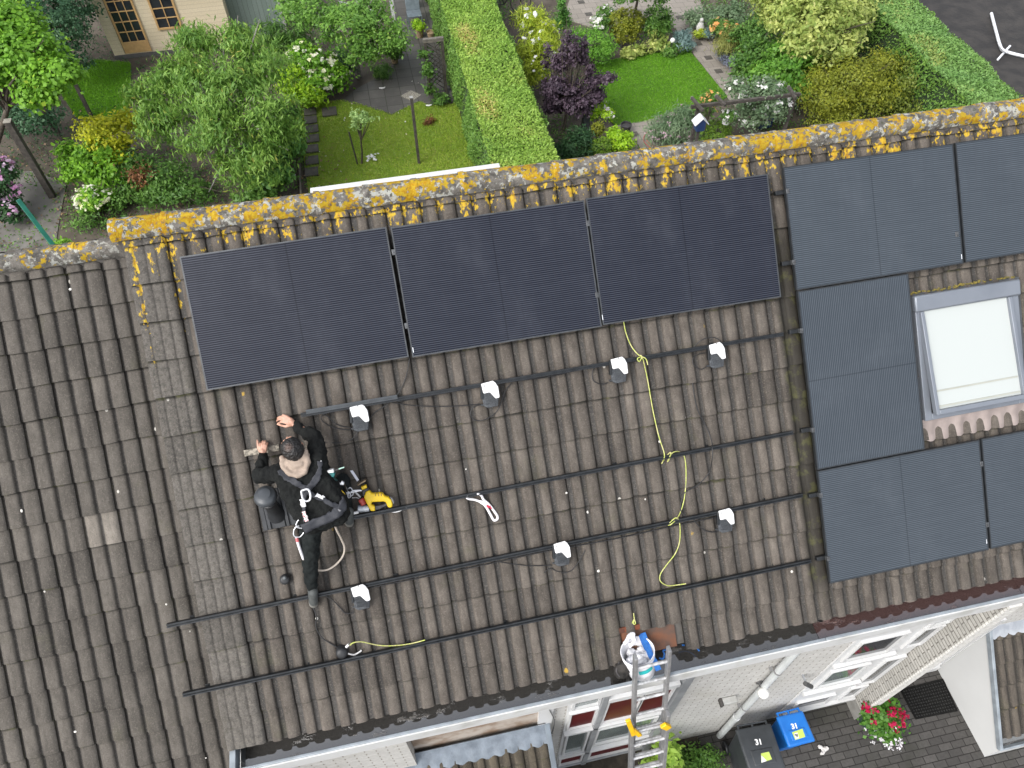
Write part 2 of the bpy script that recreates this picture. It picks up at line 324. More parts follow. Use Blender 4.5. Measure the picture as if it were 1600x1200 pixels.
def tile_roof(parent, name, joints, rows, hb, mat, prof, amp=.032, skip=(), pale=None, lich=None, dirt_shade=None, M=M_ROOF, lip=.026, hfun=None, seed=1, special=None):
    """one sheet of interlocking tiles: joints = tile edges along u, rows = bottom edges down the slope (first = top)"""
    rg = np.random.default_rng(seed); mb = MB(); at = {k_: [] for k_ in ('tone', 'prof', 'pale', 'lich', 'dirt_shade')}
    gauge = rows[1]-rows[0]
    for ri in range(len(rows)-1):
        v0, v1 = rows[ri]-(.03 if ri else 0), rows[ri+1]
        rowshift = rg.normal(0, .0025)
        for ci in range(len(joints)-1):
            if (ri, ci) in skip: continue
            tone = float(np.clip(rg.normal(1, .11), .7, 1.3)); u0, u1 = joints[ci], joints[ci+1]; dv = rg.normal(0, .0028)+rowshift+(rg.choice([-.014, .016]) if rg.random() < .025 else 0); dh = rg.normal(0, .0016)
            sk = rg.normal(0, .0025); pl = pale(ci, ri) if pale else 0.0
            if special and (ri, ci) in special: tone, pl = special[(ri, ci)]
            pf = prof if pl < .6 else PROF_V; n = len(pf); b = len(mb.v); FRS = (0, .094, .152, .5, 1.0, 1.0); nv = 5
            for q in range(nv+1):
                fr = FRS[q]
                for s, hgt in pf:
                    u = u0+(u1-u0)*s; wob = .004*math.sin(9*u+ri)
                    v = v0+(v1+dv+sk*(s-.5)*2+wob-v0)*fr
                    h = hb-.0+amp*(hgt-1)+lip*fr+dh
                    if pl > .6: h += .004
                    if q == nv: h -= .030; v -= .022
                    mb.v.append(Vector((u, -v, h)))
                    at['tone'].append(tone); at['prof'].append(max(0, min(1, hgt)) if q < nv else .0); at['pale'].append(pl)
                    at['lich'].append(lich(u, v) if lich else 0); st0 = (.95 if q < 2 else 0) if ri else 0; st0 = max(st0, .5 if -.3 < hgt < -.12 else 0); at['dirt_shade'].append(max(st0, dirt_shade(u, v) if dirt_shade else 0))  # lap below the upper tile: its shadow line painted in along with moss
            for q in range(nv):
                for j in range(n-1):
                    a_ = b+q*n+j; mb.f.append((a_, a_+n, a_+n+1, a_+1))
    mb.at = at
    return part_m(parent, name, mb, mat, M, smooth=50)
HL = 'row of terraced houses'
H1 = thing('terraced_house', 'terraced house whose tiled roof carries the worker, bare rails and white painted front wall', 'house', (3, 0, 0), HL)
H2 = thing('terraced_house', 'right-hand terraced house behind the grey brick fin wall, mostly outside the picture', 'house', (9, 0, 0), HL)
H3 = thing('terraced_house', 'lower neighbouring house at the left with plain grey tiled roof and no panels', 'house', (-4, 0, 0), HL)
concrete = pm('roof_concrete', (.09, .082, .074), (.13, .12, .108), 6, .9, bump=.01)
tile_main = tilemat('brown_grey_tiles', (.063, .053, .044), (.117, .101, .085), (.044, .0435, .042))
tile_left = tilemat('grey_tiles', (.058, .051, .043), (.100, .089, .076), (.038, .036, .033))
ROWS = [-.285, -.154] + [.172+.326*i for i in range(14)]; ROWS[-1] -= .032
J1 = [-.462] + [-.121+.308*i for i in range(26)]
def lich_main(u, v):
    a = max(0, min(1, (.42-v)/.55)); a = a*.92
    b_ = max(0, 1-abs(u+.40)/.09)*max(0, min(1, (1.4-v)/.7))*1.12
    c_ = 1.05*max(0, 1-abs(u+.10)/.09)*max(0, min(1, (1.0-v)/.6))
    d_ = .6*max(0, min(1, (1.2-v)/1.2)) if u > 5.05 and u < 5.35 else 0
    return max(a, b_, c_, d_)
def gully_dark(u, v): return max(0, min(1, (.135-abs(u-5.33))/.05))*(.0 if v < .35 else min(1, (v-.35)/.3))*.85*(1 if v < 4.0 else max(0, 1-(v-4.0)/.2))  # darker strip on the tiles along the left edge of the slate panels
gapu0 = rf(968, 1010)[0]; gapu1 = rf(1056, 1005)[0]
skip = {(len(ROWS)-2, ci) for ci in range(len(J1)-1) if J1[ci] > gapu0-.16 and J1[ci+1] < gapu1+.16}
sp = {(9, 17): (1.2, 0), (12, 17): (1.35, 0)}
tile_roof(H1, 'roof', J1, ROWS, 0, tile_main, PROF_A, skip=skip, pale=lambda c, r: (1.0 if c == 0 else 0.0), lich=lich_main, dirt_shade=gully_dark, seed=3, special=sp)
J2 = [7.579+.308*i for i in range(13)]
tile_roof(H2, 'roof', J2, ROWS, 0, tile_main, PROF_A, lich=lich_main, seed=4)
LROWS = [-.28, -.02]+[.278+.2965*i for i in range(18)]
J3 = [-.43-.300*i for i in range(27)][::-1]
vx = rf(163, 822, -.17)
def specL():
    ri = max(i for i in range(len(LROWS)-1) if LROWS[i] < vx[1]); ci = max(i for i in range(len(J3)-1) if J3[i] < vx[0]); return {(ri, ci): (2.35, 0)}
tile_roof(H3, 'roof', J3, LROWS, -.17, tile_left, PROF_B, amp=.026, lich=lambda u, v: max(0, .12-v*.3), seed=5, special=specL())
def slab(parent, u0, u1, h0, h1, v1):
    mb = MB(); mb.obox(R(u0, -.25, h1), Vector((u1-u0, 0, 0)), E_DOWN*(v1+.25), N_ROOF*(h0-h1)); part(parent, 'roof_deck', mb, concrete)
    eb = Vector((0, math.cos(SLOPE), -math.sin(SLOPE))); nb = Vector((0, math.sin(SLOPE), math.cos(SLOPE)))
    top = R(u0, -.33, h0+.01); mb = MB(); mb.obox(top-nb*.50+Vector((0, .10, 0)), Vector((u1-u0, 0, 0)), eb*4.6, nb*.2); part(parent, 'rear_roof', mb, concrete)
slab(H1, -.44, 7.55, -.055, -.28, 4.33); slab(H2, 7.56, 11.2, -.055, -.28, 4.33); slab(H3, -8.5, -.47, -.23, -.45, 5.15)
def ridge(parent, u0, u1, y, z, r_, mat, lich, step=.42, seed=1):
    rg = np.random.default_rng(seed); mb = MB(); L = []
    u = u0
    while u < u1:
        e = min(u+step+.035, u1+.02); dr = rg.normal(0, .003); n = 13
        for q, (uu, rr) in enumerate([(u, r_*1.05), (u+.05, r_*1.05), (u+.055, r_), (e-.01, r_*.96), (e, r_*.9)]):
            for j in range(n):
                t = math.pi*(-.06+1.12*j/(n-1))
                mb.v.append(Vector((uu, y-math.cos(t)*(rr+dr)*1.02, z+math.sin(t)*(rr+dr)*.96+rg.normal(0, .0012)))); L.append(lich(uu))
        b = len(mb.v)-5*n
        for q in range(4):
            for j in range(n-1): a_ = b+q*n+j; mb.f.append((a_, a_+n, a_+n+1, a_+1))
        mb.f.append(tuple(range(b, b+n)))
        u += step
    mb.at = {'lich': L}
    part(parent, 'ridge', mb, mat, smooth=45)
    mb = MB(); mb.box(u0+.03, u1, y-r_*.80, y+r_*.80, z-.16, z+.01); part(parent, 'mortar_bed', mb, concrete)
RIDGE_Y, RIDGE_Z = .312, 8.098
ridge_m = ridgemat('lichen_ridge_tiles', 1.0)
ridge(H1, -.53, 7.50, RIDGE_Y, RIDGE_Z, .106, ridge_m, lambda u: 1.3 if u < -.1 else 1.04 if u < 2.4 else .94 if u < 5 else 1.02)
ridge(H2, 7.5, 11.2, RIDGE_Y, RIDGE_Z, .106, ridge_m, lambda u: 1.06, seed=2)
ridge(H3, -8.5, -.44, .335, 7.90, .098, ridge_m, lambda u: .98 if -1.25 < u < -.85 else .80 if u < -.6 else .55, seed=3)
# exposed batten / underlay under the raised tile beside the worker's hand
batten = pm('weathered_batten', (.36, .32, .26), (.12, .11, .09), 30, .9, bump=.004, lo=.4, hi=.62)
mb = MB(); a_, b_ = rf(383, 712), rf(437, 702); mb.obox(R(a_[0], a_[1]+.004, .010), Vector((b_[0]-a_[0], 0, 0)), E_DOWN*-.055, N_ROOF*.010); part(H1, 'batten', mb, batten)
# the gap of two missing eave tiles: rusty board and a dark batten
rust = pm('rusty_board', (.17, .068, .034), (.085, .055, .042), 5, .8, bump=.006)
mb = MB(); mb.obox(R(gapu0-.02, 4.03, -.045), Vector((gapu1-gapu0+.04, 0, 0)), E_DOWN*.31, N_ROOF*.012); part(H1, 'eave_board', mb, rust, bevel=.002)
mb = MB(); mb.obox(R(gapu0-.02, 4.02, -.03), Vector((.30, 0, 0)), E_DOWN*.05, N_ROOF*.04); part(H1, 'batten', mb, pm('rusted_batten', (.16, .045, .018), (.07, .025, .014), 14, .85), label='rust red batten at the top of the tile gap')
# ================================================================ gutter and fascia
zinc = pm('zinc_edge', (.29, .325, .355), (.20, .225, .245), 7, .5, metal=.2, det=7, lo=.3, hi=.72)
whitew = pm('weathered_white_board', (.56, .565, .56), (.40, .395, .37), 3.5, .5, det=8, lo=.42, hi=.75)
whitep = pm('white_paint', (.57, .575, .575), (.52, .52, .51), 3, .45, lo=.3, hi=.9)
def trough_mat(name, c1, c2, wet):
    m, t, b = base_mat(name); k = NT(t); v = k.coords()
    d = k.ss(k.noise(k.mapv(v, scale=(.8, 2.2, 1)), 3.2, 6, .68), .57, .66); b.inputs['Specular IOR Level'].default_value = 1.0; b.inputs['Coat Weight'].default_value = 1.0; b.inputs['Coat Roughness'].default_value = .03; b.inputs['Coat IOR'].default_value = 1.9; col = k.mix(d, wet, k.mix(k.noise(v, 22, 5, .7), c1, c2))
    k.lk(col, b.inputs['Base Color']); k.lk(k.math('MULTIPLY_ADD', d, .62, .05), b.inputs['Roughness'])
    k.bump(k.math('MULTIPLY', d, k.noise(v, 40, 4)), .7, .01, b); return m
trough = trough_mat('wet_gutter_bottom', (.14, .128, .112), (.05, .044, .036), (.045, .043, .040))
trough_r = trough_mat('wet_reddish_gutter_bottom', (.21, .125, .11), (.13, .075, .065), (.075, .045, .042))
GYO, GZ = -3.285, 4.895       # outer rim
def gutter(parent, x0, x1, mat, lab):
    mb = MB(); mb.box(x0, x1, GYO+.004, -2.9, GZ-.160, GZ-.145); part(parent, 'gutter', mb, mat, label=lab)
    mb = MB(); mb.box(x0, x1, GYO-.024, GYO+.004, GZ-.205, GZ); part(parent, 'gutter_rim', mb, zinc, bevel=.006)
gutter(H1, -.40, 5.28, trough, 'gutter with standing rainwater and grey sludge'); gutter(H1, 5.285, 7.56, trough_r, 'reddish gutter length with standing water'); gutter(H2, 7.565, 11.2, trough_r, None)
mb = MB(); mb.box(-.455, -.40, -3.9, -2.85, GZ-.13, GZ+.02); part(H1, 'gutter_end', mb, zinc, bevel=.005)
for P_, x0, x1 in ((H1, -.44, 7.56), (H2, 7.565, 11.2)):
    mb = MB(); mb.box(x0, x1, GYO-.038, GYO-.025, GZ-.185, GZ-.012); part(P_, 'fascia', mb, whitew)
    mb = MB(); mb.box(x0, x1, GYO-.024, -3.04, GZ-.28, GZ-.21); part(P_, 'soffit', mb, whitep)
# rain hopper hole in the gutter
mb = MB(); c = gp(1281, 967, GZ-.143); mb.lathe([(.028, 0), (.036, .004), (.036, .012), (.028, .012)], c, (0, 0, 1), 16); mb.lathe([(.001, .003), (.03, .003)], c, (0, 0, 1), 16)
part(H1, 'gutter_outlet', mb, pm('black_hole', (.008, .008, .008), None, 5, .7))
# ================================================================ walls
FY = -3.05
brickw = blockmat('white_painted_brick', 0, 2, .215, .066, .012, (.49, .48, .455), (.56, .55, .525), (.43, .415, .38), vert_dark=(.24, .22, .19), hj=.35, bump=.004, dirt=(.40, .38, .33), dirt_sc=1.4, dirt_amt=.5)
brickg = blockmat('grey_brick', 1, 2, .215, .066, .012, (.37, .36, .33), (.45, .435, .40), (.16, .15, .135), bump=.004)
render_w = pm('smooth_white_render', (.52, .525, .52), (.47, .475, .47), 1.2, .8, lo=.2, hi=.8)
mb = MB(); mb.box(-.44, 7.45, FY, FY+.2, 0, 4.7); part(H1, 'front_wall', mb, brickw)
mb = MB(); mb.box(-.44, 7.45, 3.2, 3.4, 0, 4.9); part(H1, 'rear_wall', mb, brickw)
FY2 = -2.85
mb = MB(); mb.box(7.58, 11.2, FY2, FY2+.2, 0, 4.7); part(H2, 'front_wall', mb, brickw)
mb = MB(); mb.box(7.58, 11.2, 3.2, 3.4, 0, 4.9); part(H2, 'rear_wall', mb, brickw)
mb = MB(); mb.box(-8.5, -.47, FY-.35, FY-.15, 0, 3.9); part(H3, 'front_wall', mb, brickw)
mb = MB(); mb.box(-8.5, -.47, 3.2, 3.4, 0, 4.9); part(H3, 'rear_wall', mb, brickw)
FW = thing('fin_wall', 'narrow grey brick fin wall standing out between white window and doormat', 'wall', (7.5, -3.17, 0))
mb = MB(); mb.box(7.452, 7.545, -3.30, FY-.002, .32, 4.61); part(FW, 'brickwork', mb, brickg)
mb = MB(); mb.box(7.452, 7.60, -3.325, -3.301, .32, 4.61); mb.box(7.546, 7.60, -3.30, FY2-.002, .32, 4.61); part(FW, 'front_edge', mb, blockmat('white_edge_brick', 0, 2, .215, .066, .012, (.62, .61, .58), (.70, .69, .66), (.42, .40, .36), bump=.003))
mb = MB(); mb.box(7.448, 7.606, -3.33, FY-.003, .0, .318); part(FW, 'plinth', mb, pm('grey_plinth', (.22, .215, .20), (.15, .148, .135), 5, .85, bump=.005))
# projecting white pier under the fascia at the left
mb = MB(); mb.box(-.44, 1.05, -3.20, FY-.002, 0, 4.6); part(H1, 'pier', mb, brickw)
# thin sheet for the dirty wall above the bay roof, its shadow put into the brown
mb = MB(); mb.box(1.055, 2.46, FY-.012, FY-.002, 2.9, 4.6); part(H1, 'recess_wall', mb, pm('dirty_shaded_wall', (.42, .37, .32), (.22, .15, .10), 3.5, .8, bump=.004))
mb = MB(); mb.box(2.46, 2.62, FY-.05, FY-.002, 0, 4.6); part(H1, 'wall_trim', mb, whitep)
wire = pm('grey_cable', (.12, .12, .12), None, 5, .6)
mb = MB(); mb.tube(spline([fp(856, 1105, FY-.06), fp(866, 1125, FY-.06), fp(864, 1140, FY-.06), fp(860, 1150, FY-.06)]), .006, 6); part(H1, 'wall_cable', mb, wire)
# ---- windows
glass = pm('window_glass', (.020, .024, .030), (.030, .034, .040), 1.5, .06, spec=.6, lo=.2, hi=.8)
glass_t = pm('teal_window_glass', (.10, .125, .125), (.16, .19, .185), 2.5, .08, spec=.6)
redp = pm('dark_red_panel', (.065, .007, .008), (.08, .010, .010), 2, .55, spec=.12)
redb = pm('red_panel_reflection', (.105, .034, .012), (.07, .009, .009), 1.7, .5, spec=.15)  # brown-orange reflection on the red panel, put into its colour
greyal = pm('grey_aluminium', (.30, .31, .32), (.24, .25, .26), 5, .5, metal=.2)
def window(parent, x0, x1, z0, z1, panes, extra=(), FY=FY):
    fr = MB(); fr.box(x0, x1, FY-.022, FY-.001, z0, z1)
    # proud frame members: everything that is not a pane, as rails round each pane
    fo = None
    for (a0, a1, b0, b1, mt, nm) in panes:
        t_ = .028
        fr.box(a0-t_, a0, FY-.058, FY-.022, b0-t_, b1+t_); fr.box(a1, a1+t_, FY-.058, FY-.022, b0-t_, b1+t_)
        fr.box(a0, a1, FY-.058, FY-.022, b0-t_, b0); fr.box(a0, a1, FY-.058, FY-.022, b1, b1+t_)
    fo = part(parent, 'window', fr, whitep)
    for (a0, a1, b0, b1, mt, nm) in panes:
        q = MB(); q.box(a0, a1, FY-.030, FY-.0235, b0, b1); part(fo, nm, q, mt)
    for (a0, a1, b0, b1, dp, mt, nm) in extra:
        q = MB(); q.box(a0, a1, FY-min(dp, .078), FY-.0235, b0, b1); part(fo, nm, q, mt, bevel=.004)
window(H1, 2.80, 4.08, .42, 3.90, [(2.86, 3.13, 3.50, 3.78, glass_t, 'pane'), (2.85, 3.14, 2.58, 3.28, redp, 'panel'), (2.87, 3.12, 1.16, 2.26, glass_t, 'pane'), (2.85, 3.14, .5, .95, redp, 'panel'),
    (3.28, 3.66, 2.52, 3.44, redb, 'panel'), (3.70, 4.03, 2.52, 3.44, redp, 'panel'), (3.28, 4.03, 1.35, 2.16, glass_t, 'pane'), (3.28, 4.03, .5, .95, redp, 'panel')],
    [(3.165, 3.235, .3, 3.92, .09, greyal, 'mullion'), (3.24, 4.07, 3.56, 3.66, .10, whitep, 'sill'), (2.80, 4.10, 2.36, 2.43, .10, whitep, 'sill'), (2.80, 4.10, 1.02, 1.09, .10, whitep, 'sill'), (2.80, 4.10, .40, .45, .11, greyal, 'sill')])
mb = MB(); mb.box(4.085, 4.19, FY-.085, FY-.001, .3, 4.5); part(H1, 'window_post', mb, greyal)
window(H1, 6.23, 7.42, .36, 4.42, [(6.33, 6.90, 2.86, 3.52, glass, 'pane'), (6.36, 6.86, 1.70, 2.38, glass_t, 'pane'), (6.36, 6.90, .52, .92, glass, 'pane'), (7.14, 7.36, 3.63, 3.95, glass_t, 'pane'), (7.14, 7.36, 2.86, 3.50, glass, 'pane'),
    (7.14, 7.38, 1.25, 2.34, glass, 'pane'), (7.14, 7.36, .52, 1.05, glass, 'pane'), (6.33, 6.86, 3.82, 3.90, greyal, 'vent_slot')],
    [(6.25, 7.10, 2.66, 2.72, .11, whitep, 'sill'), (6.25, 7.10, 1.42, 1.50, .11, whitep, 'sill'), (6.25, 7.42, .38, .44, .11, whitep, 'sill')])
window(H2, 7.75, 9.06, .03, 2.3, [(7.85, 8.4, .30, 2.2, glass, 'pane'), (8.46, 9.03, .30, 2.2, glass, 'pane')], [(7.75, 9.06, .03, .20, .09, whitep, 'threshold')], FY=FY2)
# ---- wall fittings
plast = pm('pale_grey_pipe', (.50, .52, .52), (.44, .46, .46), 4, .45)
DP = thing('drainpipe', 'pale grey drainpipe running down the white brick wall beside the bins', 'pipe', (4.75, FY-.07, 0))
pt, pb = fp(1243, 1017, FY-.07), fp(1116, 1160, FY-.07); px_ = (pt.x+pb.x)/2
mb = MB(); mb.tube([(px_, FY-.07, .02), (px_, FY-.07, 1.05)], .048, 16); mb.tube([(px_, FY-.07, 1.05), (px_, FY-.07, 1.13)], .053, 16); mb.tube([(px_, FY-.07, 1.13), (px_, FY-.07, 4.66)], .044, 16); part(DP, 'pipe', mb, plast, bevel=0)
for z_ in (1.6, 3.2):
    mb = MB(); mb.tube([(px_, FY-.07, z_), (px_, FY-.07, z_+.03)], .05, 16); mb.box(px_-.09, px_-.05, FY-.05, FY-.0, z_, z_+.02); part(DP, 'bracket', mb, pm('bracket_grey', (.2, .2, .2), None, 5, .5))
LP = fp(1193, 1083, FY-.14)
WL = thing('wall_lamp', 'round white globe lamp on the white wall between drainpipe and window', 'lamp', (LP.x, FY, LP.z))
mb = MB(); mb.ball(LP, .072, 20); part(WL, 'globe', mb, pm('opal_globe', (.78, .78, .75), (.7, .7, .67), 4, .2), smooth=60)
mb = MB(); mb.lathe([(0, 0), (.045, 0), (.045, .02), (.02, .03), (.02, .1)], (LP.x, FY, LP.z), (0, -1, 0), 16); part(WL, 'base', mb, pm('dark_lamp_base', (.08, .08, .08), None, 4, .5))
bp_ = fp(1140, 1095, FY-.05); mb = MB(); mb.box(bp_.x-.10, bp_.x+.10, FY-.09, FY-.002, bp_.z-.04, bp_.z+.04)
WB = thing('wall_light', 'small grey rectangular bulkhead light on the white brick wall', 'lamp', (bp_.x, FY, bp_.z)); part(WB, 'housing', mb, pm('pale_bulkhead', (.42, .42, .40), (.34, .34, .32), 9, .5), bevel=.015)
mb = MB(); mb.box(bp_.x-.135, bp_.x-.10, FY-.1, FY-.002, bp_.z-.045, bp_.z+.045); part(WB, 'end_cap', mb, pm('dark_cap', (.06, .055, .05), None, 5, .6), bevel=.006)
hp = fp(1264, 1067, FY-.1); HK = thing('wall_bracket', 'small dark angled bracket on the wall left of the white window', 'bracket', (hp.x, FY, hp.z))
mb = MB(); mb.bar((hp.x-.06, FY, hp.z+.06), (hp.x-.06, FY-.12, hp.z+.06), .025, .025); part(HK, 'arm', mb, greyal)
mb = MB(); mb.tube([(hp.x-.08, FY-.11, hp.z+.07), (hp.x+.03, FY-.14, hp.z-.05)], .03, 12); part(HK, 'head', mb, pm('dark_grey_metal', (.07, .07, .07), None, 5, .5))
# ================================================================ left bay roof under the main gutter
BAY = thing('bay_roof', 'small tiled bay roof with grey lead flashing below the white gutter', 'roof', (1.2, -3.4, 2.6))
lead = pm('lead_flashing', (.175, .205, .24), (.10, .12, .145), 7, .55, bump=.008, lo=.3, hi=.75)
SB = rad(38); eD = Vector((0, -math.cos(SB), -math.sin(SB))); nD = Vector((0, -math.sin(SB), math.cos(SB)))
ob = Vector((0, FY-.01, 3.12)); M_BAY = Matrix((Vector((1, 0, 0)), -eD, nD)).transposed().to_4x4(); M_BAY = Matrix.Translation(ob) @ M_BAY
tile_bay = tilemat('olive_grey_tiles', (.050, .041, .029), (.092, .077, .055), (.038, .033, .025))
tile_roof(BAY, 'roof', [-.40+.2935*i for i in range(11)], [.05, .42, .76, 1.1, 1.44, 1.78], 0, tile_bay, PROF_A, M=M_BAY, seed=8)
mb = MB(); nfl = 90
for i in range(nfl+1):
    x_ = .30+(2.545-.30)*i/nfl; sc = .5+.5*math.cos(2*math.pi*(x_+.07)/.147)
    for q, (vv, hh) in enumerate([(-.01, .10), (.012, .03), (.08, .022), (.22, .010+.012*sc), (.255+.025*sc, .012+.012*sc), (.256+.025*sc, .004)]):
        p = ob + Vector((x_, 0, 0)) + eD*vv + nD*hh; mb.v.append(p)
for i in range(nfl):
    for q in range(5): a_ = i*6+q; mb.f.append((a_, a_+1, a_+7, a_+6))
part(BAY, 'flashing', mb, lead, smooth=60)
mb = MB(); mb.obox(ob+Vector((2.535, 0, 0))+nD*-.06, Vector((.06, 0, 0)), eD*1.75, nD*.10); part(BAY, 'verge_trim', mb, pm('dark_zinc', (.16, .19, .22), (.11, .13, .15), 6, .5), bevel=.004)
mb = MB(); mb.obox(ob+Vector((-.4, 0, 0))+nD*-.12, Vector((2.93, 0, 0)), eD*1.75, nD*.08); part(BAY, 'roof_deck', mb, concrete)
mb = MB(); mb.box(-.4, 2.5, FY-1.25, FY-.003, .02, 2.05); part(BAY, 'bay_wall', mb, render_w)
# ================================================================ right lean-to
LT = thing('lean_to', 'low lean-to with smooth white side wall and tiled roof with zinc edge beside the doormat', 'extension', (9.8, -3.9, 0))
XL = 9.10; zt = xp(1545, 985, XL); zb = xp(1562, 1168, XL)
sl_ = math.atan2(zt.z-zb.z, zt.y-zb.y); eL = Vector((0, -math.cos(sl_), -math.sin(sl_))); nL = Vector((0, -math.sin(sl_), math.cos(sl_))); len_ = (zt-zb).length
mb = MB(); mb.prism([(XL, FY2-.002, 0), (XL, zb.y-.03, 0), (XL, zb.y-.03, zb.z-.06), (XL, FY2-.002, zt.z+(FY2-zt.y)*math.tan(sl_)-.04)], (1.9, 0, 0)); part(LT, 'side_wall', mb, render_w)
M_LT = Matrix.Translation(Vector((XL+.05, zt.y, zt.z))) @ Matrix((Vector((1, 0, 0)), -eL, nL)).transposed().to_4x4()
tile_roof(LT, 'roof', [0.0+.30*i for i in range(8)], [-.12, .16, .52, .86, 1.20, len_-.12][:6], .01, tilemat('brown_tiles', (.055, .046, .038), (.10, .085, .068), (.025, .023, .02)), PROF_A, M=M_LT, seed=9)
mb = MB(); mb.obox(zt+Vector((-.03, 0, 0))-nL*.03+eL*-.05, Vector((.045, 0, 0)), eL*(len_+.05), nL*.085)
mb.obox(zb+Vector((-.03, 0, 0))-nL*.03, Vector((2.0, 0, 0)), eL*.03, nL*.075); part(LT, 'zinc_edge', mb, zinc, bevel=.005)
mb = MB(); mb.obox(zb+Vector((.016, 0, 0))-nL*.02+eL*-.001, Vector((1.9, 0, 0)), eL*-.15, nL*.01); part(LT, 'gutter', mb, trough)
mb = MB(); mb.obox(zt+Vector((.016, 0, 0))-nL*.05, Vector((1.9, 0, 0)), eL*len_, nL*.02); part(LT, 'roof_deck', mb, concrete)
mb = MB()
for i in range(60):
    x_ = XL-.02+1.9*i/59; sc = .5+.5*math.cos(2*math.pi*x_/.15)
    for vv, hh in [(-.16, .05), (-.06, .035), (.10+.03*sc, .03+.012*sc), (.101+.03*sc, .02)]: mb.v.append(zt+Vector((x_-XL, 0, 0))+eL*vv+nL*hh)
for i in range(59):
    for q in range(3): a_ = i*4+q; mb.f.append((a_, a_+1, a_+5, a_+4))
part(LT, 'flashing', mb, pm('pale_flashing', (.36, .38, .41), (.26, .28, .31), 6, .5, bump=.006), smooth=60)
# rear dormer seen over the ridge
DM = thing('dormer', 'white edged flat dormer roof just visible behind the lichen covered ridge', 'dormer', (2, 1.1, 7.4))
d0, d1 = gp(489, 291.5, 7.5), gp(775, 254.5, 7.5)
mb = MB(); mb.box(d0.x, d1.x, .45, d0.y-.09, 7.0, 7.44); part(DM, 'flat_roof', mb, pm('grey_roofing_felt', (.2, .2, .2), (.15, .15, .15), 5, .9))
mb = MB(); mb.box(d0.x-.03, d1.x+.03, d0.y-.09, d0.y-.02, 6.9, 7.505); mb.box(d0.x-.03, d0.x+.015, .5, d0.y-.095, 6.9, 7.505); mb.box(d1.x-.015, d1.x+.03, .5, d0.y-.095, 6.9, 7.505); part(DM, 'roof_trim', mb, whitep, bevel=.006)
# ================================================================ solar panels
PW, PH = 1.722, 1.134
glassA = panelmat('navy_cells', (.0060, .0074, .0135), (.0085, .0102, .0175), (.058, .064, .084), .16)
glassB = panelmat('slate_sky_cells', (.030, .038, .047), (.037, .046, .056), (.088, .102, .120), .16)  # greyer product, lifted further: its brighter sky reflection is in the colour
frameA = pm('silver_black_frame', (.070, .076, .082), (.05, .054, .058), 12, .35, metal=.4)
frameB = pm('black_frame', (.030, .034, .038), (.022, .025, .028), 12, .38, metal=.3)
clampm = pm('grey_clamp', (.11, .115, .12), (.07, .072, .075), 30, .4, metal=.5)
blackm = pm('black_metal', (.012, .0135, .015), (.02, .022, .024), 25, .42, metal=.3)
def panel_frame(u, v, portrait, h=.12, rot=0.0):
    """frame whose X runs along the long side, Y along the short side, Z off the roof"""
    o = R(u, v, h)
    if portrait: X, Y = E_DOWN, Vector((1, 0, 0))
    else: X, Y = Vector((1, 0, 0)), UP_R
    Z = N_ROOF
    if not portrait: o = R(u, v+PH, h)
    if portrait: Z = X.cross(Y); 
    M = Matrix((X, Y, Z)).transposed().to_4x4(); return Matrix.Translation(o) @ M @ Matrix.Rotation(rot, 4, 'Z')
def build_panel(label, M, gm, fm, sgn=1, grp=None):
    t = thing('solar_panel', label, 'solar panel', M=M, group=grp)
    th = .034*sgn; e = .011; mb = MB()
    for (x0, x1, y0, y1) in ((0, PW, 0, e), (0, PW, PH-e, PH), (0, e, e, PH-e), (PW-e, PW, e, PH-e)):
        mb.obox((x0, y0, -th), (x1-x0, 0, 0), (0, y1-y0, 0), (0, 0, th))
    part(t, 'frame', mb, fm, world=False)
    mb = MB(); mb.obox((e, e, -.006*sgn), (PW-2*e, 0, 0), (0, PH-2*e, 0), (0, 0, .004*sgn)); part(t, 'cell_sheet', mb, gm, world=False)
    mb = MB(); mb.obox((e, e, -.012*sgn), (PW-2*e, 0, 0), (0, PH-2*e, 0), (0, 0, .004*sgn)); part(t, 'backsheet', mb, blackm, world=False)
    return t
G1 = 'dark blue panels in the upper row'; G2 = 'slate grey panels round the roof window'
PA = build_panel('navy panel at the left end of the row, just above the worker', panel_frame(0, 0, False, rot=rad(.25)), glassA, frameA, grp=G1)
PB = build_panel('navy panel in the middle of the row of three', panel_frame(1.753, .001, False), glassA, frameA, grp=G1)
PC = build_panel('navy panel at the right end of the row of three, above the yellow-green wire', panel_frame(3.488, -.011, False, rot=rad(-.25)), glassA, frameA, grp=G1)
PD = build_panel('slate grey landscape panel under the ridge, upper left of its group', panel_frame(5.37, -.041, False), glassB, frameB, grp=G2)
PE = build_panel('slate grey panel above the roof window, cut by the picture edge', panel_frame(5.37+1.745, -.047, False), glassB, frameB, grp=G2)
PF = build_panel('upright slate grey panel standing left of the roof window', panel_frame(5.376, 1.103, True), glassB, frameB, sgn=-1 if E_DOWN.cross(Vector((1, 0, 0))).dot(N_ROOF) < 0 else 1, grp=G2)
PG = build_panel('slate grey landscape panel lowest in its group, nearest the gutter', panel_frame(5.376, 2.836, False), glassB, frameB, grp=G2)
PX = build_panel('slate grey panel below the roof window, cut by the picture edge', panel_frame(5.376+1.744, 2.832, False), glassB, frameB, grp=G2)
def clamp(par, u, v, w_=.03, l_=.05, h0=.08, h1=.124):
    mb = MB(); mb.obox(R(u-w_/2, v-l_/2, h0), Vector((w_, 0, 0)), E_DOWN*l_, N_ROOF*(h1-h0)); mb.lathe([(.001, h1), (.007, h1), (.007, h1+.006), (.001, h1+.006)], R(u, v, 0), N_ROOF, 8)
    part(par, 'clamp', mb, clampm, bevel=.002)
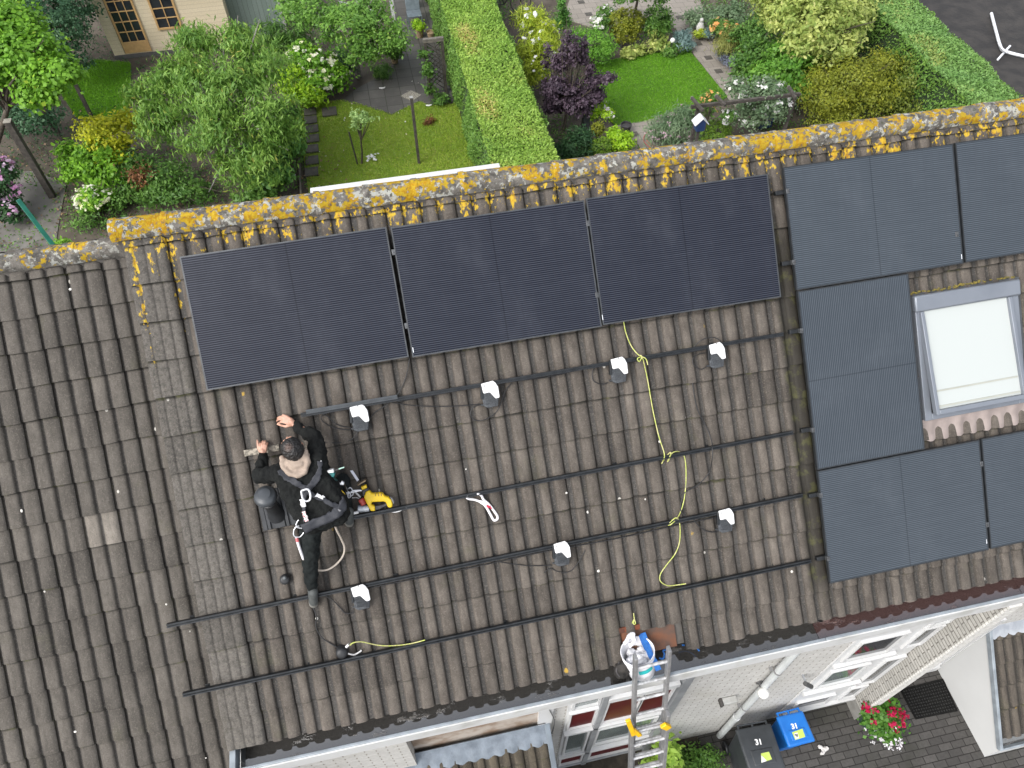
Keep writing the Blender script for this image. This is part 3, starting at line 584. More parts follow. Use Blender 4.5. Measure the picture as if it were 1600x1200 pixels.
for par, pts in ((PA, [(615, 394), (635, 509)]), (PB, [(918.5, 349), (933, 461)]), (PD, [(1495.5, 366)]), (PG, [(1534, 725), (1543, 820)])):
    for P_ in pts: u_, v_ = rf(*P_, .122); clamp(par, u_, v_)
def end_clamp(par, P_):
    u_, v_ = rf(*P_, .11); clamp(par, u_+.012, v_, .03, .045)
    mb = MB(); mb.obox(R(u_-.085, v_-.02, .035), Vector((.10, 0, 0)), E_DOWN*.04, N_ROOF*.045); part(par, 'rail_end', mb, blackm, bevel=.003)
for par, P_ in ((PD, (1228, 299)), (PD, (1238, 410)), (PF, (1250, 517)), (PF, (1268, 672)), (PG, (1280, 774)), (PG, (1292, 873))): end_clamp(par, P_)
whs = pm('white_sticker', (.72, .74, .78), (.6, .62, .66), 9, .4)
for par, P_ in ((PB, (646, 549)), (PC, (942, 498)), (PD, (1503, 403)), (PG, (1542, 848))):
    u_, v_ = rf(*P_, .122); mb = MB(); mb.obox(R(u_-.004, v_-.035, .1205), Vector((.006, 0, 0)), E_DOWN*.045, N_ROOF*.001); part(par, 'sticker', mb, whs)
# ================================================================ mounting rails
GR = 'black rails running across the bare tiles'
def rail(label, P0, P1, h=.085, w_=.034, th=.042, hooks=True, name='mounting_rail'):
    a, b = rf(*P0, h), rf(*P1, h); d = Vector((b[0]-a[0], b[1]-a[1], 0)); L_ = d.length; d.normalize()
    t = thing(name, label, 'rail', R(a[0], a[1], h), group=GR)
    def q(s, c, hh): return R(a[0]+d.x*s-d.y*c, a[1]+d.y*s+d.x*c, hh)
    mb = MB()
    for c0, c1, h0, h1 in ((-w_/2, -w_/2+.010, h-th, h), (w_/2-.010, w_/2, h-th, h), (-w_/2+.010, w_/2-.010, h-th, h-.012)):
        mb.obox(q(0, c0, h0), q(L_, c0, h0)-q(0, c0, h0), q(0, c1, h0)-q(0, c0, h0), N_ROOF*(h1-h0))
    part(t, 'rail_profile', mb, pm('black_rail', (.016, .0185, .021), (.028, .031, .034), 12, .38, metal=.45) if 'black_rail' not in bpy.data.materials else bpy.data.materials['black_rail'])
    if hooks:
        k_ = int(L_/.9)
        for i in range(k_+1):
            s = .2+i*.9
            if s > L_-.05: break
            mb = MB(); p0 = q(s-.02, -.05, .0); mb.obox(q(s-.02, -.025, .003), q(s+.02, -.025, .003)-q(s-.02, -.025, .003), q(s-.02, .03, .003)-q(s-.02, -.025, .003), N_ROOF*.008)
            mb.obox(q(s-.02, .018, .012), q(s+.02, .018, .012)-q(s-.02, .018, .012), q(s-.02, .028, .012)-q(s-.02, .018, .012), N_ROOF*.05)
            part(t, 'roof_hook', mb, blackm, bevel=.002)
    return t
rail('black rail with four microinverters just below the navy panels', (470, 649), (1225, 522))
rail('black rail behind the worker where the white strap lies', (470, 825), (1240, 676))
rail('black rail under the worker\'s foot with three microinverters on it', (260, 979), (1255, 774))
rail('lowest black rail, nearest the gutter, with the round junction cap', (285, 1087), (1268, 877))
a_, b_ = (478, 644), (621, 620)
ST = rail('short loose dark grey rail piece lying along the top rail', a_, b_, h=.108, w_=.036, th=.022, hooks=False, name='rail_offcut')
for o in ST.children: o.data.materials[0] = pm('dark_grey_rail', (.060, .068, .075), (.045, .05, .055), 10, .4, metal=.3)
# ================================================================ microinverters
body_m = pm('cast_grey_black', (.040, .045, .052), (.075, .082, .09), 60, .6, bump=.012)
plate_m = pm('white_plate', (.66, .66, .66), (.60, .60, .60), 6, .35, lo=.4, hi=.9)
cab = pm('black_cable', (.012, .012, .013), (.02, .02, .021), 8, .45)
cen = (563, 935)
def loc7(x, y):
    a = rf(x, y, .09); c = rf(*cen, .09); return a[0]-c[0], -(a[1]-c[1])
GI = 'microinverters hanging on the bare rails'
def inv_matrix(P_, rot=0.0):
    u_, v_ = rf(*P_, .09); return Matrix.Translation(R(u_, v_, 0)) @ M_ROOF.to_3x3().to_4x4() @ Matrix.Rotation(rot, 4, 'Z')
INV = thing('microinverter', 'microinverter nearest the worker\'s shoe, on the third rail', 'microinverter', M=inv_matrix(cen), group=GI)
k75 = 1/7.5
wp = [(420+x*k75, 800+y*k75) for x, y in [(962, 885), (1100, 838), (1132, 858), (1168, 905), (1192, 1015), (1186, 1028), (1146, 1040), (1128, 1026), (1078, 980), (1062, 976), (1004, 994), (992, 985)]]
mb = MB(); mb.prism([(*loc7(*p), .098) for p in wp], (0, 0, .010)); part(INV, 'cover_plate', mb, plate_m, world=False, bevel=.004)
bpoly = [(420+x*k75, 800+y*k75) for x, y in [(992, 985), (1075, 975), (1145, 1030), (1185, 1035), (1182, 1125), (1060, 1158), (1012, 1140), (990, 1060)]]
mb = MB(); mb.prism([(*loc7(*p), .050) for p in bpoly], (0, 0, .036)); part(INV, 'body', mb, body_m, world=False, bevel=.007)
mb = MB(); c_ = [loc7(420+x*k75, 800+y*k75) for x, y in ((1010, 1000), (1120, 1020), (1170, 1060), (1030, 1130))]
for i in range(7):
    x0, y0 = loc7(420+(1012+i*3.5)*k75, 800+(1005+i*18)*k75); x1, y1 = loc7(420+(1160+i*2)*k75, 800+(1040+i*12)*k75)
    mb.bar((x0, y0, .091), (x1, y1, .091), .004, .012)
part(INV, 'cooling_fins', mb, body_m, world=False)
mb = MB(); x0, y0 = loc7(420+985*k75, 800+890*k75); x1, y1 = loc7(420+1000*k75, 800+1060*k75)
mb.bar((x0-.012, y0, .074), (x1-.012, y1, .074), .022, .044); part(INV, 'mounting_bracket', mb, blackm, world=False, bevel=.003)
mb = MB()
for x, y in ((1000, 905), (1054, 862)): p = loc7(420+x*k75, 800+y*k75); mb.bar((p[0], p[1]+.006, .1085), (p[0]+.002, p[1]-.008, .1085), .005, .002)
part(INV, 'slot', mb, blackm, world=False)
mb = MB(); mb.tube([(-.02, -.075, .055), (-.045, -.085, .05), (-.085, -.08, .045)], [.013, .012, .009], 10); part(INV, 'plug', mb, pm('dark_plug', (.03, .033, .038), None, 20, .5), world=False)
invs = [((561, 655), 'microinverter on the top rail beside the worker\'s head', .02), ((765, 618), 'second microinverter from the worker on the top rail', .03), ((966, 580), 'microinverter on the top rail right beside the yellow-green wire', .05),
        ((1119, 557), 'rightmost microinverter on the top rail', .02), ((877, 867), 'middle microinverter of the three on the third rail', .04), ((1133, 815), 'microinverter on the third rail nearest the slate panels', .06)]
for P_, lb, rt in invs: copy_tree(INV, inv_matrix(P_, -rt), lb)
def cable(name, label, cat, pts, r_, mat, hs, group=None, k=7, n=7):
    ps = [rp(x, y, hs if isinstance(hs, (int, float)) else hs[i]) for i, (x, y) in enumerate(pts)]
    mb = MB(); mb.tube(spline(ps, k), r_, n); return solo(name, label, cat, mb, mat, ps[0], group=group, smooth=60)
GC = 'thin dark cables on the tiles'
cable('cable', 'dark double cable loop left of the microinverter by the worker\'s head', 'cable', [(548, 672), (530, 670), (512, 664), (502, 655), (504, 648), (512, 651), (528, 664), (548, 668)], .0045, cab, .03, GC)
cable('cable', 'thin cable drooping from the worker\'s side to the first microinverter', 'cable', [(494, 684), (505, 690), (525, 692), (545, 689), (556, 680), (560, 672)], .0045, cab, .02, GC)
cable('cable', 'thin cable from the navy panels down past the first microinverter', 'cable', [(640, 560), (634, 590), (622, 615), (604, 632), (585, 645), (578, 655)], .0045, cab, .03, GC)
cable('cable', 'long thin cable running right to the second microinverter on the top rail', 'cable', [(612, 629), (640, 633), (680, 635), (720, 634), (750, 631)], .0045, cab, .025, GC)
cable('cable', 'round cable loop under the second microinverter on the top rail', 'cable', [(752, 632), (740, 636), (735, 646), (740, 655), (752, 657), (765, 652), (778, 640), (790, 610), (800, 598)], .0045, cab, .02, GC)
cable('cable', 'thin cable loop at the microinverter beside the yellow-green wire', 'cable', [(950, 598), (938, 600), (927, 594), (926, 580), (935, 570), (952, 566)], .0045, cab, .03, GC)
cable('cable', 'thin cable arching over the rail beside the rightmost microinverter on top', 'cable', [(1082, 545), (1095, 532), (1112, 527), (1124, 531), (1128, 537)], .0045, cab, [.05, .09, .10, .09, .06], GC)
cable('cable', 'thin cable loop left of the rightmost microinverter on top', 'cable', [(1105, 572), (1095, 577), (1084, 570), (1083, 560), (1092, 553), (1105, 551)], .0045, cab, .03, GC)
cable('cable', 'long dark cable hanging across two tile rows right of the yellow-green wire', 'cable', [(1082, 598), (1086, 625), (1092, 645), (1105, 670), (1112, 690), (1113, 700), (1113, 715), (1108, 738), (1090, 758), (1073, 767), (1066, 778), (1063, 795), (1070, 806)], .005, cab, [.02, .02, .02, .02, .06, .10, .10, .03, .02, .02, .02, .03, .08], GC)
cable('cable', 'thin cable running from the left to the middle microinverter of the third rail', 'cable', [(780, 878), (800, 881), (830, 884), (862, 883)], .0045, cab, .02, GC)
cable('cable', 'curved cable under the middle microinverter of the third rail', 'cable', [(850, 895), (860, 888), (872, 893), (890, 893), (904, 878), (914, 860)], .0045, cab, .02, GC)
cable('cable', 'cable loop left of the microinverter nearest the slate panels', 'cable', [(1084, 812), (1092, 822), (1105, 830), (1118, 831), (1124, 828)], .0055, cab, .03, GC)
cable('cable', 'cable from the shoe to the lowest microinverter', 'cable', [(505, 930), (518, 936), (530, 948), (540, 958), (552, 957)], .005, cab, .03, GC)
cable('cable', 'thin dark cable from the shoe down to the round junction cap', 'cable', [(487, 945), (494, 962), (494, 980), (502, 995), (514, 1004), (528, 1012)], .005, cab, .02, GC)
cable('cable', 'trunk cable tied along the top rail', 'cable', [(620, 628), (700, 613), (800, 596), (860, 588), (930, 572), (1000, 563), (1100, 546)], .006, cab, .03, GC)
cable('cable', 'trunk cable tied along the third rail', 'cable', [(545, 925), (640, 906), (750, 884), (850, 862), (960, 842), (1060, 820), (1120, 808)], .006, cab, .03, GC)
# yellow green earth wire
m_, t_, b_ = base_mat('yellow_green_wire'); kk = NT(t_); vv_ = kk.coords()
kk.lk(kk.mix(kk.ss(kk.noise(vv_, 35, 2), .44, .56), (.38, .44, .09), (.50, .48, .20)), b_.inputs['Base Color']); b_.inputs['Roughness'].default_value = .45; YG = m_
ew = [(974, 500), (978, 520), (986, 540), (997, 554), (1003, 557), (1008, 575), (1013, 600), (1020, 640), (1029, 680), (1038, 709), (1036, 720), (1034, 724), (1042, 712), (1048, 707), (1046, 717), (1043, 721), (1050, 708), (1062, 706), (1070, 716), (1072, 745), (1069, 780), (1061, 805), (1050, 818), (1044, 820), (1056, 809), (1062, 818), (1062, 845), (1055, 865), (1042, 882), (1032, 897), (1032, 908), (1043, 915), (1058, 914), (1072, 912)]
hs_ = [.05, .03, .03, .08, .11, .05, .02, .02, .03, .10, .04, .02, .06, .11, .05, .03, .10, .04, .02, .02, .02, .04, .10, .06, .11, .04, .02, .02, .02, .02, .02, .02, .04, .08]
cable('earth_wire', 'long yellow-green earth wire hanging from the navy panels over three rails', 'wire', ew, .0052, YG, hs_, k=6)
cable('earth_wire', 'short yellow-green wire from the round junction cap to the lowest rail', 'wire', [(547, 1008), (553, 1004), (566, 1003), (590, 1008), (612, 1009), (640, 1006), (664, 1000)], .0052, YG, [.10, .11, .09, .05, .05, .06, .10], k=6)
cable('earth_wire', 'tiny yellow-green wire end on the tiles above the bucket', 'wire', [(990, 958), (991, 966), (993, 974), (990, 975), (991, 967), (988, 974)], .005, YG, .02, k=4)
cable('earth_wire', 'loose yellow-green wire tuft tied at the top rail', 'wire', [(1003, 557), (996, 560), (999, 565), (1004, 558), (1010, 562), (1012, 570)], .005, YG, .11, k=4)
# round junction cap, dome vent
def cap(name, label, cat, P_, r_, h_, mat, squash=.8):
    t = thing(name, label, cat, rp(*P_, 0)); c_ = rp(*P_, h_*.5)
    mb = MB(); mb.lathe([(r_*1.05, -.0), (r_*1.05, h_*.35), (r_, h_*.45), (r_*.97, h_*.7), (r_*.8, h_*.92), (r_*.4, h_), (.001, h_*1.01)], rp(*P_, 0), N_ROOF, 28); part(t, 'housing', mb, mat, smooth=50); return t
jc = cap('junction_cap', 'round black cable cap with yellow-green wire and white sleeves', 'cap', (535, 1016), .055, .09, pm('matt_black', (.013, .014, .016), (.022, .023, .025), 12, .5))
mb = MB(); mb.tube([rp(541, 1011, .08), rp(545, 1007, .09)], .012, 12); part(jc, 'sleeve', mb, plate_m)
mb = MB(); mb.tube(spline([rp(544, 1021, .06), rp(553, 1023, .05), rp(561, 1019, .05), rp(565, 1016, .05)], 6), .008, 10); part(jc, 'tail', mb, pm('pale_grey_sleeve', (.5, .5, .5), None, 5, .4))
dv = cap('roof_plug', 'small round black dome on the tiles left of the worker\'s shoe', 'cap', (446, 904), .045, .055, bpy.data.materials['matt_black'])
mb = MB(); mb.ball(rp(445, 903, .055), .019, 12); part(dv, 'knob', mb, pm('grey_knob', (.11, .12, .125), None, 30, .3))
# vent pipe with flashing plate
VP = thing('roof_vent', 'black vent pipe with mushroom cap on a black roof plate left of the worker', 'vent', rp(428, 800, 0))
pla = [rf(*p, .035) for p in ((400, 770), (452, 757), (466, 818), (413, 829))]
blackp = pm('black_plastic', (.017, .0185, .0205), (.028, .030, .033), 7, .38)
mb = MB(); mb.prism([R(a, b, .020) for a, b in pla], N_ROOF*.016)
for i in range(5):
    f_ = [.06, .18, .48, .72, .90][i]; wd = [.04, .03, .10, .03, .05][i]
    p0 = R(pla[0][0]+(pla[1][0]-pla[0][0])*f_, pla[0][1]+(pla[1][1]-pla[0][1])*f_, .044); p1 = R(pla[3][0]+(pla[2][0]-pla[3][0])*f_, pla[3][1]+(pla[2][1]-pla[3][1])*f_, .044); mb.bar(p0, p1, wd, .018, N_ROOF)
part(VP, 'flashing_plate', mb, blackp, bevel=.004)
top = rp(414, 774, .34); base = R(*rf(432, 806, .05), .02); ax = Vector((0, 0, 1))
ax = (top-base).normalized(); L_ = (top-base).length
mb = MB(); mb.lathe([(.082, 0), (.074, .05), (.058, .09), (.055, L_*.62), (.062, L_*.63), (.062, L_*.70), (.052, L_*.71), (.052, L_*.98)], base, ax, 28); part(VP, 'pipe', mb, blackp, smooth=45)
mb = MB(); mb.lathe([(.052, -.05), (.088, -.047), (.096, -.035), (.097, -.018), (.090, .002), (.078, .014), (.056, .024), (.052, .030), (.03, .035), (.001, .036)], top, ax, 32); part(VP, 'cap', mb, pm('grey_black_cap', (.045, .050, .056), (.060, .066, .073), 6, .34), smooth=35)
# ================================================================ skylight
SK = thing('roof_window', 'grey framed roof window with closed white blind between the slate panels', 'roof window', rp(1512, 550, 0))
skf = pm('grey_aluminium_cladding', (.185, .203, .232), (.155, .172, .20), 3, .42, metal=.25, lo=.3, hi=.8)
def quad_r(pxs, h): return [R(*rf(x, y, h), h) for x, y in pxs]
outer = [rf(x, y, .06) for x, y in ((1423, 470), (1586, 441), (1606, 628), (1450, 657))]
us0 = (outer[0][0]+outer[3][0])/2; us1 = (outer[1][0]+outer[2][0])/2+.0; vs0 = (outer[0][1]+outer[1][1])/2; vs1 = (outer[2][1]+outer[3][1])/2
def rb(mb, u0, u1, v0, v1, h0, h1): return mb.obox(R(u0, v0, h0), Vector((u1-u0, 0, 0)), E_DOWN*(v1-v0), N_ROOF*(h1-h0))
mb = MB(); rb(mb, us0-.06, us1+.07, vs0-.05, vs1+.02, -.03, .012); part(SK, 'flashing', mb, pm('dark_flashing', (.06, .065, .07), (.04, .042, .045), 8, .5))
mb = MB(); rb(mb, us0, us0+.075, vs0+.02, vs1, .012, .070); rb(mb, us1-.085, us1, vs0+.02, vs1, .012, .070); rb(mb, us0+.075, us1-.085, vs1-.065, vs1, .012, .070); part(SK, 'outer_frame', mb, skf, bevel=.006)
mb = MB(); rb(mb, us0-.012, us1+.012, vs0-.035, vs0+.125, .012, .10); part(SK, 'top_cover', mb, skf, bevel=.018)
TL_ = .115/(vs1-vs0)
def rb(mb, u0, u1, v0, v1, h0, h1):       # sash stands slightly open: it rises towards its lower edge
    o = R(u0, v0, h0+TL_*(v0-vs0)); return mb.obox(o, Vector((u1-u0, 0, 0)), R(u0, v1, h0+TL_*(v1-vs0))-o, N_ROOF*(h1-h0))
mb = MB(); rb(mb, us0+.035, us0+.072, vs0+.126, vs1-.07, .03, .088); rb(mb, us1-.13, us1-.092, vs0+.126, vs1-.07, .03, .088); rb(mb, us0+.072, us1-.13, vs1-.115, vs1-.07, .03, .088); part(SK, 'sash', mb, skf, bevel=.005)
m_, t_, b_ = base_mat('blind_behind_glass'); kk = NT(t_); b_.inputs['Base Color'].default_value = (.40, .425, .41, 1); b_.inputs['Roughness'].default_value = .5; b_.inputs['Coat Weight'].default_value = 1; b_.inputs['Coat Roughness'].default_value = .02
mb = MB(); rb(mb, us0+.073, us1-.131, vs0+.127, vs1-.116, .040, .052); part(SK, 'pane', mb, m_)
mb = MB(); rb(mb, us0+.085, us1-.145, vs1-.30, vs1-.285, .0525, .058); rb(mb, us0+.08, us1-.14, vs1-.15, vs1-.135, .0525, .058); part(SK, 'blind_rail', mb, pm('cream_blind_rail', (.34, .345, .30), (.30, .305, .26), 3, .5))
mb = MB(); n_ = 60
for i in range(n_+1):
    u_ = us0-.04+(us1-us0+.12)*i/n_; sc = .5+.5*math.sin(2*math.pi*u_/.154)
    for vv, hh in [(vs1-.01, .045), (vs1+.03, .032+.008*sc), (vs1+.12, .004+.020*sc), (vs1+.205+.02*sc, .002+.022*sc), (vs1+.206+.02*sc, -.008)]: mb.v.append(R(u_, vv, hh))
for i in range(n_):
    for q in range(4): a_ = i*5+q; mb.f.append((a_, a_+1, a_+6, a_+5))
part(SK, 'apron', mb, pm('pinkish_lead', (.30, .25, .23), (.235, .195, .18), 6, .6, bump=.004), smooth=60)
mb = MB(); rg_ = np.random.default_rng(2)
for i in range(80):
    u_ = us0-.04+rg_.random()*(us1-us0+.08); r_ = .006+.008*rg_.random(); mb.ball(R(u_, vs0-.06+rg_.normal(0, .006), .012), (r_*1.6, r_, r_*.7), 6)
part(SK, 'moss', mb, pm('yellow_moss', (.22, .17, .03), (.10, .09, .03), 60, .95), smooth=60)['kind'] = 'stuff'
# small debris and droppings
rg_ = np.random.default_rng(12); mb = MB()
for (x, y) in [(157, 995), (200, 1063), (168, 1154), (322, 1184), (118, 1143), (70, 924), (260, 944), (310, 724), (290, 770), (34, 798), (110, 452), (1070, 652), (885, 770), (918, 800), (728, 733), (1008, 780), (495, 966), (646, 989), (488, 1021), (935, 892), (1237, 893), (1236, 924), (1190, 726), (1030, 690)]:
    if x in (157,): continue
    h = -.17 if rf(x, y, 0)[0] < -.47 else 0.0
    r_ = .005+.006*rg_.random() if (x, y) != (200, 1063) else .022
    mb.ball(R(*rf(x, y, h), h+.004), (r_*(1+.5*rg_.random()), r_*(1+.6*rg_.random()), .004), 8, M_ROOF.to_3x3())
o = solo('bird_droppings', 'small white bird droppings and grit scattered over the tiles', 'droppings', mb, pm('chalk_white', (.62, .60, .55), (.5, .48, .44), 40, .9), R(2, 2), smooth=60); o['kind'] = 'stuff'
# ================================================================ person
def capsule(mb, p0, r0, p1, r1, n=18):
    p0, p1 = Vector(p0), Vector(p1); d = p1-p0; L_ = max(d.length, 1e-4)
    pr = [(r0*math.sin(a), -r0*math.cos(a)) for a in (0.02, .5, 1.0, 1.4)] + [(r1*math.cos(a), L_+r1*math.sin(a)) for a in (.1, .5, 1.0, 1.55)]
    b = len(mb.v); mb.lathe(pr, p0, d/L_, n); mb.f.append(tuple(range(b, b+n))[::-1]); mb.f.append(tuple(range(len(mb.v)-n, len(mb.v))))
def remesh(o, vs, sm=6, disp=0, dsc=.1):
    r_ = o.modifiers.new('remesh', 'REMESH'); r_.mode = 'VOXEL'; r_.voxel_size = vs; r_.use_smooth_shade = True
    s_ = o.modifiers.new('smooth', 'SMOOTH'); s_.iterations = sm; s_.factor = .5
    if disp:
        tx = bpy.data.textures.new(o.name+'_wrinkles', 'CLOUDS'); tx.noise_scale = dsc; tx.noise_depth = 2
        d_ = o.modifiers.new('wrinkles', 'DISPLACE'); d_.texture = tx; d_.strength = disp; d_.mid_level = .5; d_.texture_coords = 'LOCAL'
skin = pm('skin', (.40, .215, .15), (.48, .275, .20), 25, .5, lo=.3, hi=.75)
jack = pm('black_jacket', (.006, .0066, .0066), (.0105, .0115, .011), 9, .9, bump=.012, spec=.2)
jgrey = pm('charcoal_webbing', (.018, .020, .026), (.025, .027, .034), 40, .7, bump=.002)
trou = pm('dark_trousers', (.009, .011, .011), (.016, .019, .019), 6, .9, bump=.004, spec=.15)
hairm = pm('black_hair', (.008, .007, .0065), (.016, .014, .013), 90, .5, bump=.006)
beige = pm('beige_fleece', (.33, .26, .21), (.28, .22, .175), 14, .9, bump=.005)
PE_ = thing('person', 'roofer in black jacket and beige hood crouching on the tiles, wearing a safety harness', 'person', rp(487, 930, 0))
P = rp
J = dict(lsh=P(438, 739, .40), rsh=P(497, 717, .40), lel=P(407, 744, .27), lwr=P(411.5, 711, .10), rel=P(492, 684, .26), rwr=P(461, 664, .10), neck=P(465, 727, .46),
         c0=P(457, 757, .40), c1=P(494, 746, .40), w0=P(470, 788, .41), w1=P(515, 773, .41), h0=P(487, 812, .41), h1=P(524, 799, .41),
         lk=P(484, 866, .29), la=P(487, 914, .12), rk=P(536, 750, .075), ra=P(543, 800, .07))
Xh = (P(472, 693, .47)-P(442, 714, .47)).normalized(); Wh = N_ROOF.cross(Xh).normalized()
Zh = (Wh*.42+N_ROOF*.91).normalized(); Yh = Zh.cross(Xh).normalized(); HC = P(457, 700, .47)
MH = Matrix((Xh, Yh, Zh)).transposed()
hd = lambda x, y, z: HC + MH @ Vector((x, y, z))
mb = MB()
mb.ball(HC+MH @ Vector((0, -.008, .01)), (.074, .094, .095), 24, MH)
capsule(mb, hd(0, .03, -.06), .055, hd(0, .062, -.09), .035); capsule(mb, hd(0, -.03, -.05), .055, J['neck'], .06)      # jaw, neck
capsule(mb, hd(0, .088, 0), .010, hd(0, .108, -.03), .014)                                                               # nose
for s in (-1, 1):
    mb.ball(hd(s*.077, -.008, -.012), (.012, .024, .034), 12, MH); mb.ball(hd(s*.03, .078, .012), (.016, .012, .011), 10, MH); capsule(mb, hd(s*.015, .083, .03), .009, hd(s*.045, .074, .03), .007)
mb.ball(hd(0, .083, -.062), (.025, .010, .010), 10, MH)
capsule(mb, J['neck'], .058, J['c0'].lerp(J['c1'], .5), .09); capsule(mb, J['c0'].lerp(J['c1'], .5), .09, J['h0'].lerp(J['h1'], .5), .09)
for a_, b_, c_ in (('lsh', 'lel', 'lwr'), ('rsh', 'rel', 'rwr')):
    capsule(mb, J['neck'], .045, J[a_], .05); capsule(mb, J[a_], .05, J[b_], .040); capsule(mb, J[b_], .040, J[c_], .028)
for a_, b_, c_ in (('h0', 'lk', 'la'), ('h1', 'rk', 'ra')): capsule(mb, J[a_], .075, J[b_], .05); capsule(mb, J[b_], .05, J[c_], .034)
def finger(pts, r0=.0105, r1=.0078):
    for i in range(len(pts)-1):
        f0 = r0+(r1-r0)*i/(len(pts)-1); f1 = r0+(r1-r0)*(i+1)/(len(pts)-1); capsule(mb, pts[i], f0, pts[i+1], f1, 10)
# left hand: back of the hand up, thumb pointing up the slope, fingers hooked under the tile edge
capsule(mb, J['lwr'], .028, P(410, 705, .095), .027)
kn = [(406.5, 697.5), (410, 695.6), (413.5, 695), (416, 696.5)]
for i, k_ in enumerate(kn):
    capsule(mb, P(409+i*1.6, 706, .095), .017, P(*k_, .088), .0125, 12)
    tip = [(407, 691.5), (411, 689), (414.6, 689), (418, 692)][i]; mid = [(406.6, 693.5), (410.6, 691), (414.3, 690.8), (417.5, 693.5)][i]
    finger([P(*k_, .088), P(*mid, .07), P(*tip, .035), P(tip[0]-.6, tip[1]+1.5, .018)])
finger([P(406.5, 705, .092), P(403.6, 699.5, .085), P(402.8, 693.5, .078), P(402.0, 688.2, .07)], .014, .0085)
# right hand: reaching left, fingers spread over the tile edge, thumb lower left
capsule(mb, J['rwr'], .028, P(455, 659, .10), .028)
kr = [(443.5, 652), (443, 655.5), (443.5, 659), (445, 662)]; kr = [(447.5, 650.5), (444.5, 652.8), (443.2, 656), (443.8, 659.6)]
for i, k_ in enumerate(kr):
    capsule(mb, P(455-.5*i, 656+2.1*i, .10), .018, P(*k_, .095), .0125, 12)
    mid = [(442.5, 648.5), (438.5, 651), (437.2, 655), (438.2, 659.5)][i]; tip = [(440, 650.3), (434.6, 652.3), (433.6, 656.5), (435.2, 661)][i]
    finger([P(*k_, .095), P(*mid, .08), P(tip[0], tip[1], .05), P(tip[0]-1.0, tip[1]+1.4, .025)])
finger([P(453, 664.5, .095), P(446.5, 666.2, .085), P(440, 664.8, .07), P(433.6, 662.8, .045)], .0145, .0085)
bo = part(PE_, 'body', mb, skin, smooth=0); remesh(bo, .0042, 3)
mb = MB()
capsule(mb, J['lsh'], .078, J['rsh'], .078); capsule(mb, J['c0'], .118, J['c1'], .118); capsule(mb, J['w0'], .118, J['w1'], .118); capsule(mb, J['h0'], .12, J['h1'], .12)
capsule(mb, J['c0'], .115, J['w0'], .115); capsule(mb, J['c1'], .115, J['w1'], .115); capsule(mb, J['w0'], .115, J['h0'], .12); capsule(mb, J['w1'], .115, J['h1'], .12)
capsule(mb, J['lsh'], .085, J['c0'], .115); capsule(mb, J['rsh'], .085, J['c1'], .115); capsule(mb, J['c0'].lerp(J['w1'], .5), .12, J['c1'].lerp(J['w0'], .5), .12)
capsule(mb, J['neck'], .07, J['c0'].lerp(J['c1'], .5), .12)
capsule(mb, J['lsh'], .082, J['lel'], .066); capsule(mb, J['lel'], .068, J['lwr'], .040); capsule(mb, J['rsh'], .082, J['rel'], .066); capsule(mb, J['rel'], .068, J['rwr'], .040)
jk = part(PE_, 'jacket', mb, jack, smooth=0); remesh(jk, .008, 4, .050, .075)
mb = MB(); capsule(mb, J['h0'], .112, J['h1'], .112)
capsule(mb, J['h0'], .108, J['lk'], .078); capsule(mb, J['lk'], .078, J['la'], .054); capsule(mb, J['h1'], .10, J['rk'], .066); capsule(mb, J['rk'], .066, J['ra'], .050)
tr = part(PE_, 'trousers', mb, trou, smooth=0); remesh(tr, .009, 5, .034, .06)
shoe = pm('dark_grey_shoe', (.045, .05, .05), (.07, .075, .072), 14, .7, bump=.003); sole = pm('grey_sole', (.16, .155, .14), (.10, .10, .09), 10, .8)
for (hx, tx_, hh) in (((490, 940), (486.5, 903), .075), ((546, 814), (543, 782), .05)):
    mb = MB(); capsule(mb, P(*hx, hh), .040, P(hx[0]*.5+tx_[0]*.5, hx[1]*.5+tx_[1]*.5, hh), .044); capsule(mb, P(hx[0]*.5+tx_[0]*.5, hx[1]*.5+tx_[1]*.5, hh), .045, P(*tx_, hh-.02), .036); capsule(mb, P(*hx, hh), .040, P(hx[0]-1, hx[1]-14, hh+.06), .046)
    sh = part(PE_, 'shoe', mb, shoe, smooth=0); remesh(sh, .007, 3)
    mb = MB(); capsule(mb, P(hx[0], hx[1]+2.5, hh-.030), .043, P(*tx_, hh-.040), .036); so_ = part(sh, 'sole', mb, sole, smooth=0); so_.scale = (1, 1, 1); remesh(so_, .007, 2)
    mb = MB(); mb.tube([P(hx[0]-.2, hx[1]-1, hh+.041), P(hx[0]-.8, hx[1]-9, hh+.05)], .003, 6); part(sh, 'stripe', mb, pm('pale_stripe', (.35, .35, .33), None, 5, .5) if 'pale_stripe' not in bpy.data.materials else bpy.data.materials['pale_stripe'])
# hair: cap over the skull, thin on the crown
mb = MB(); mb.ball(hd(0, -.016, .016), (.083, .100, .098), 26, MH); mb.ball(hd(0, -.045, -.015), (.078, .070, .070), 24, MH)
rg_ = np.random.default_rng(3)
for i in range(900):
    th = rg_.random()*6.283; ph = math.acos(1-rg_.random()*1.25); d_ = Vector((math.sin(ph)*math.cos(th), math.sin(ph)*math.sin(th), math.cos(ph)))
    if d_.y > .75: continue
    p = hd(.081*d_.x, -.014+.099*d_.y, .018+.096*d_.z); tg = Vector((rg_.normal(), rg_.normal(), rg_.normal()))*.5; dd = (MH @ (d_*.7+tg)).normalized()
    capsule(mb, p, .0045, p+dd*.009, .0035, 6)
hr = part(PE_, 'hair', mb, hairm, smooth=0); remesh(hr, .0045, 1)
m_, t_, b_ = base_mat('black_hair_thin'); kk = NT(t_); v_ = kk.coords()
lc = FR[PE_.name] @ hd(.0, -.02, .112)
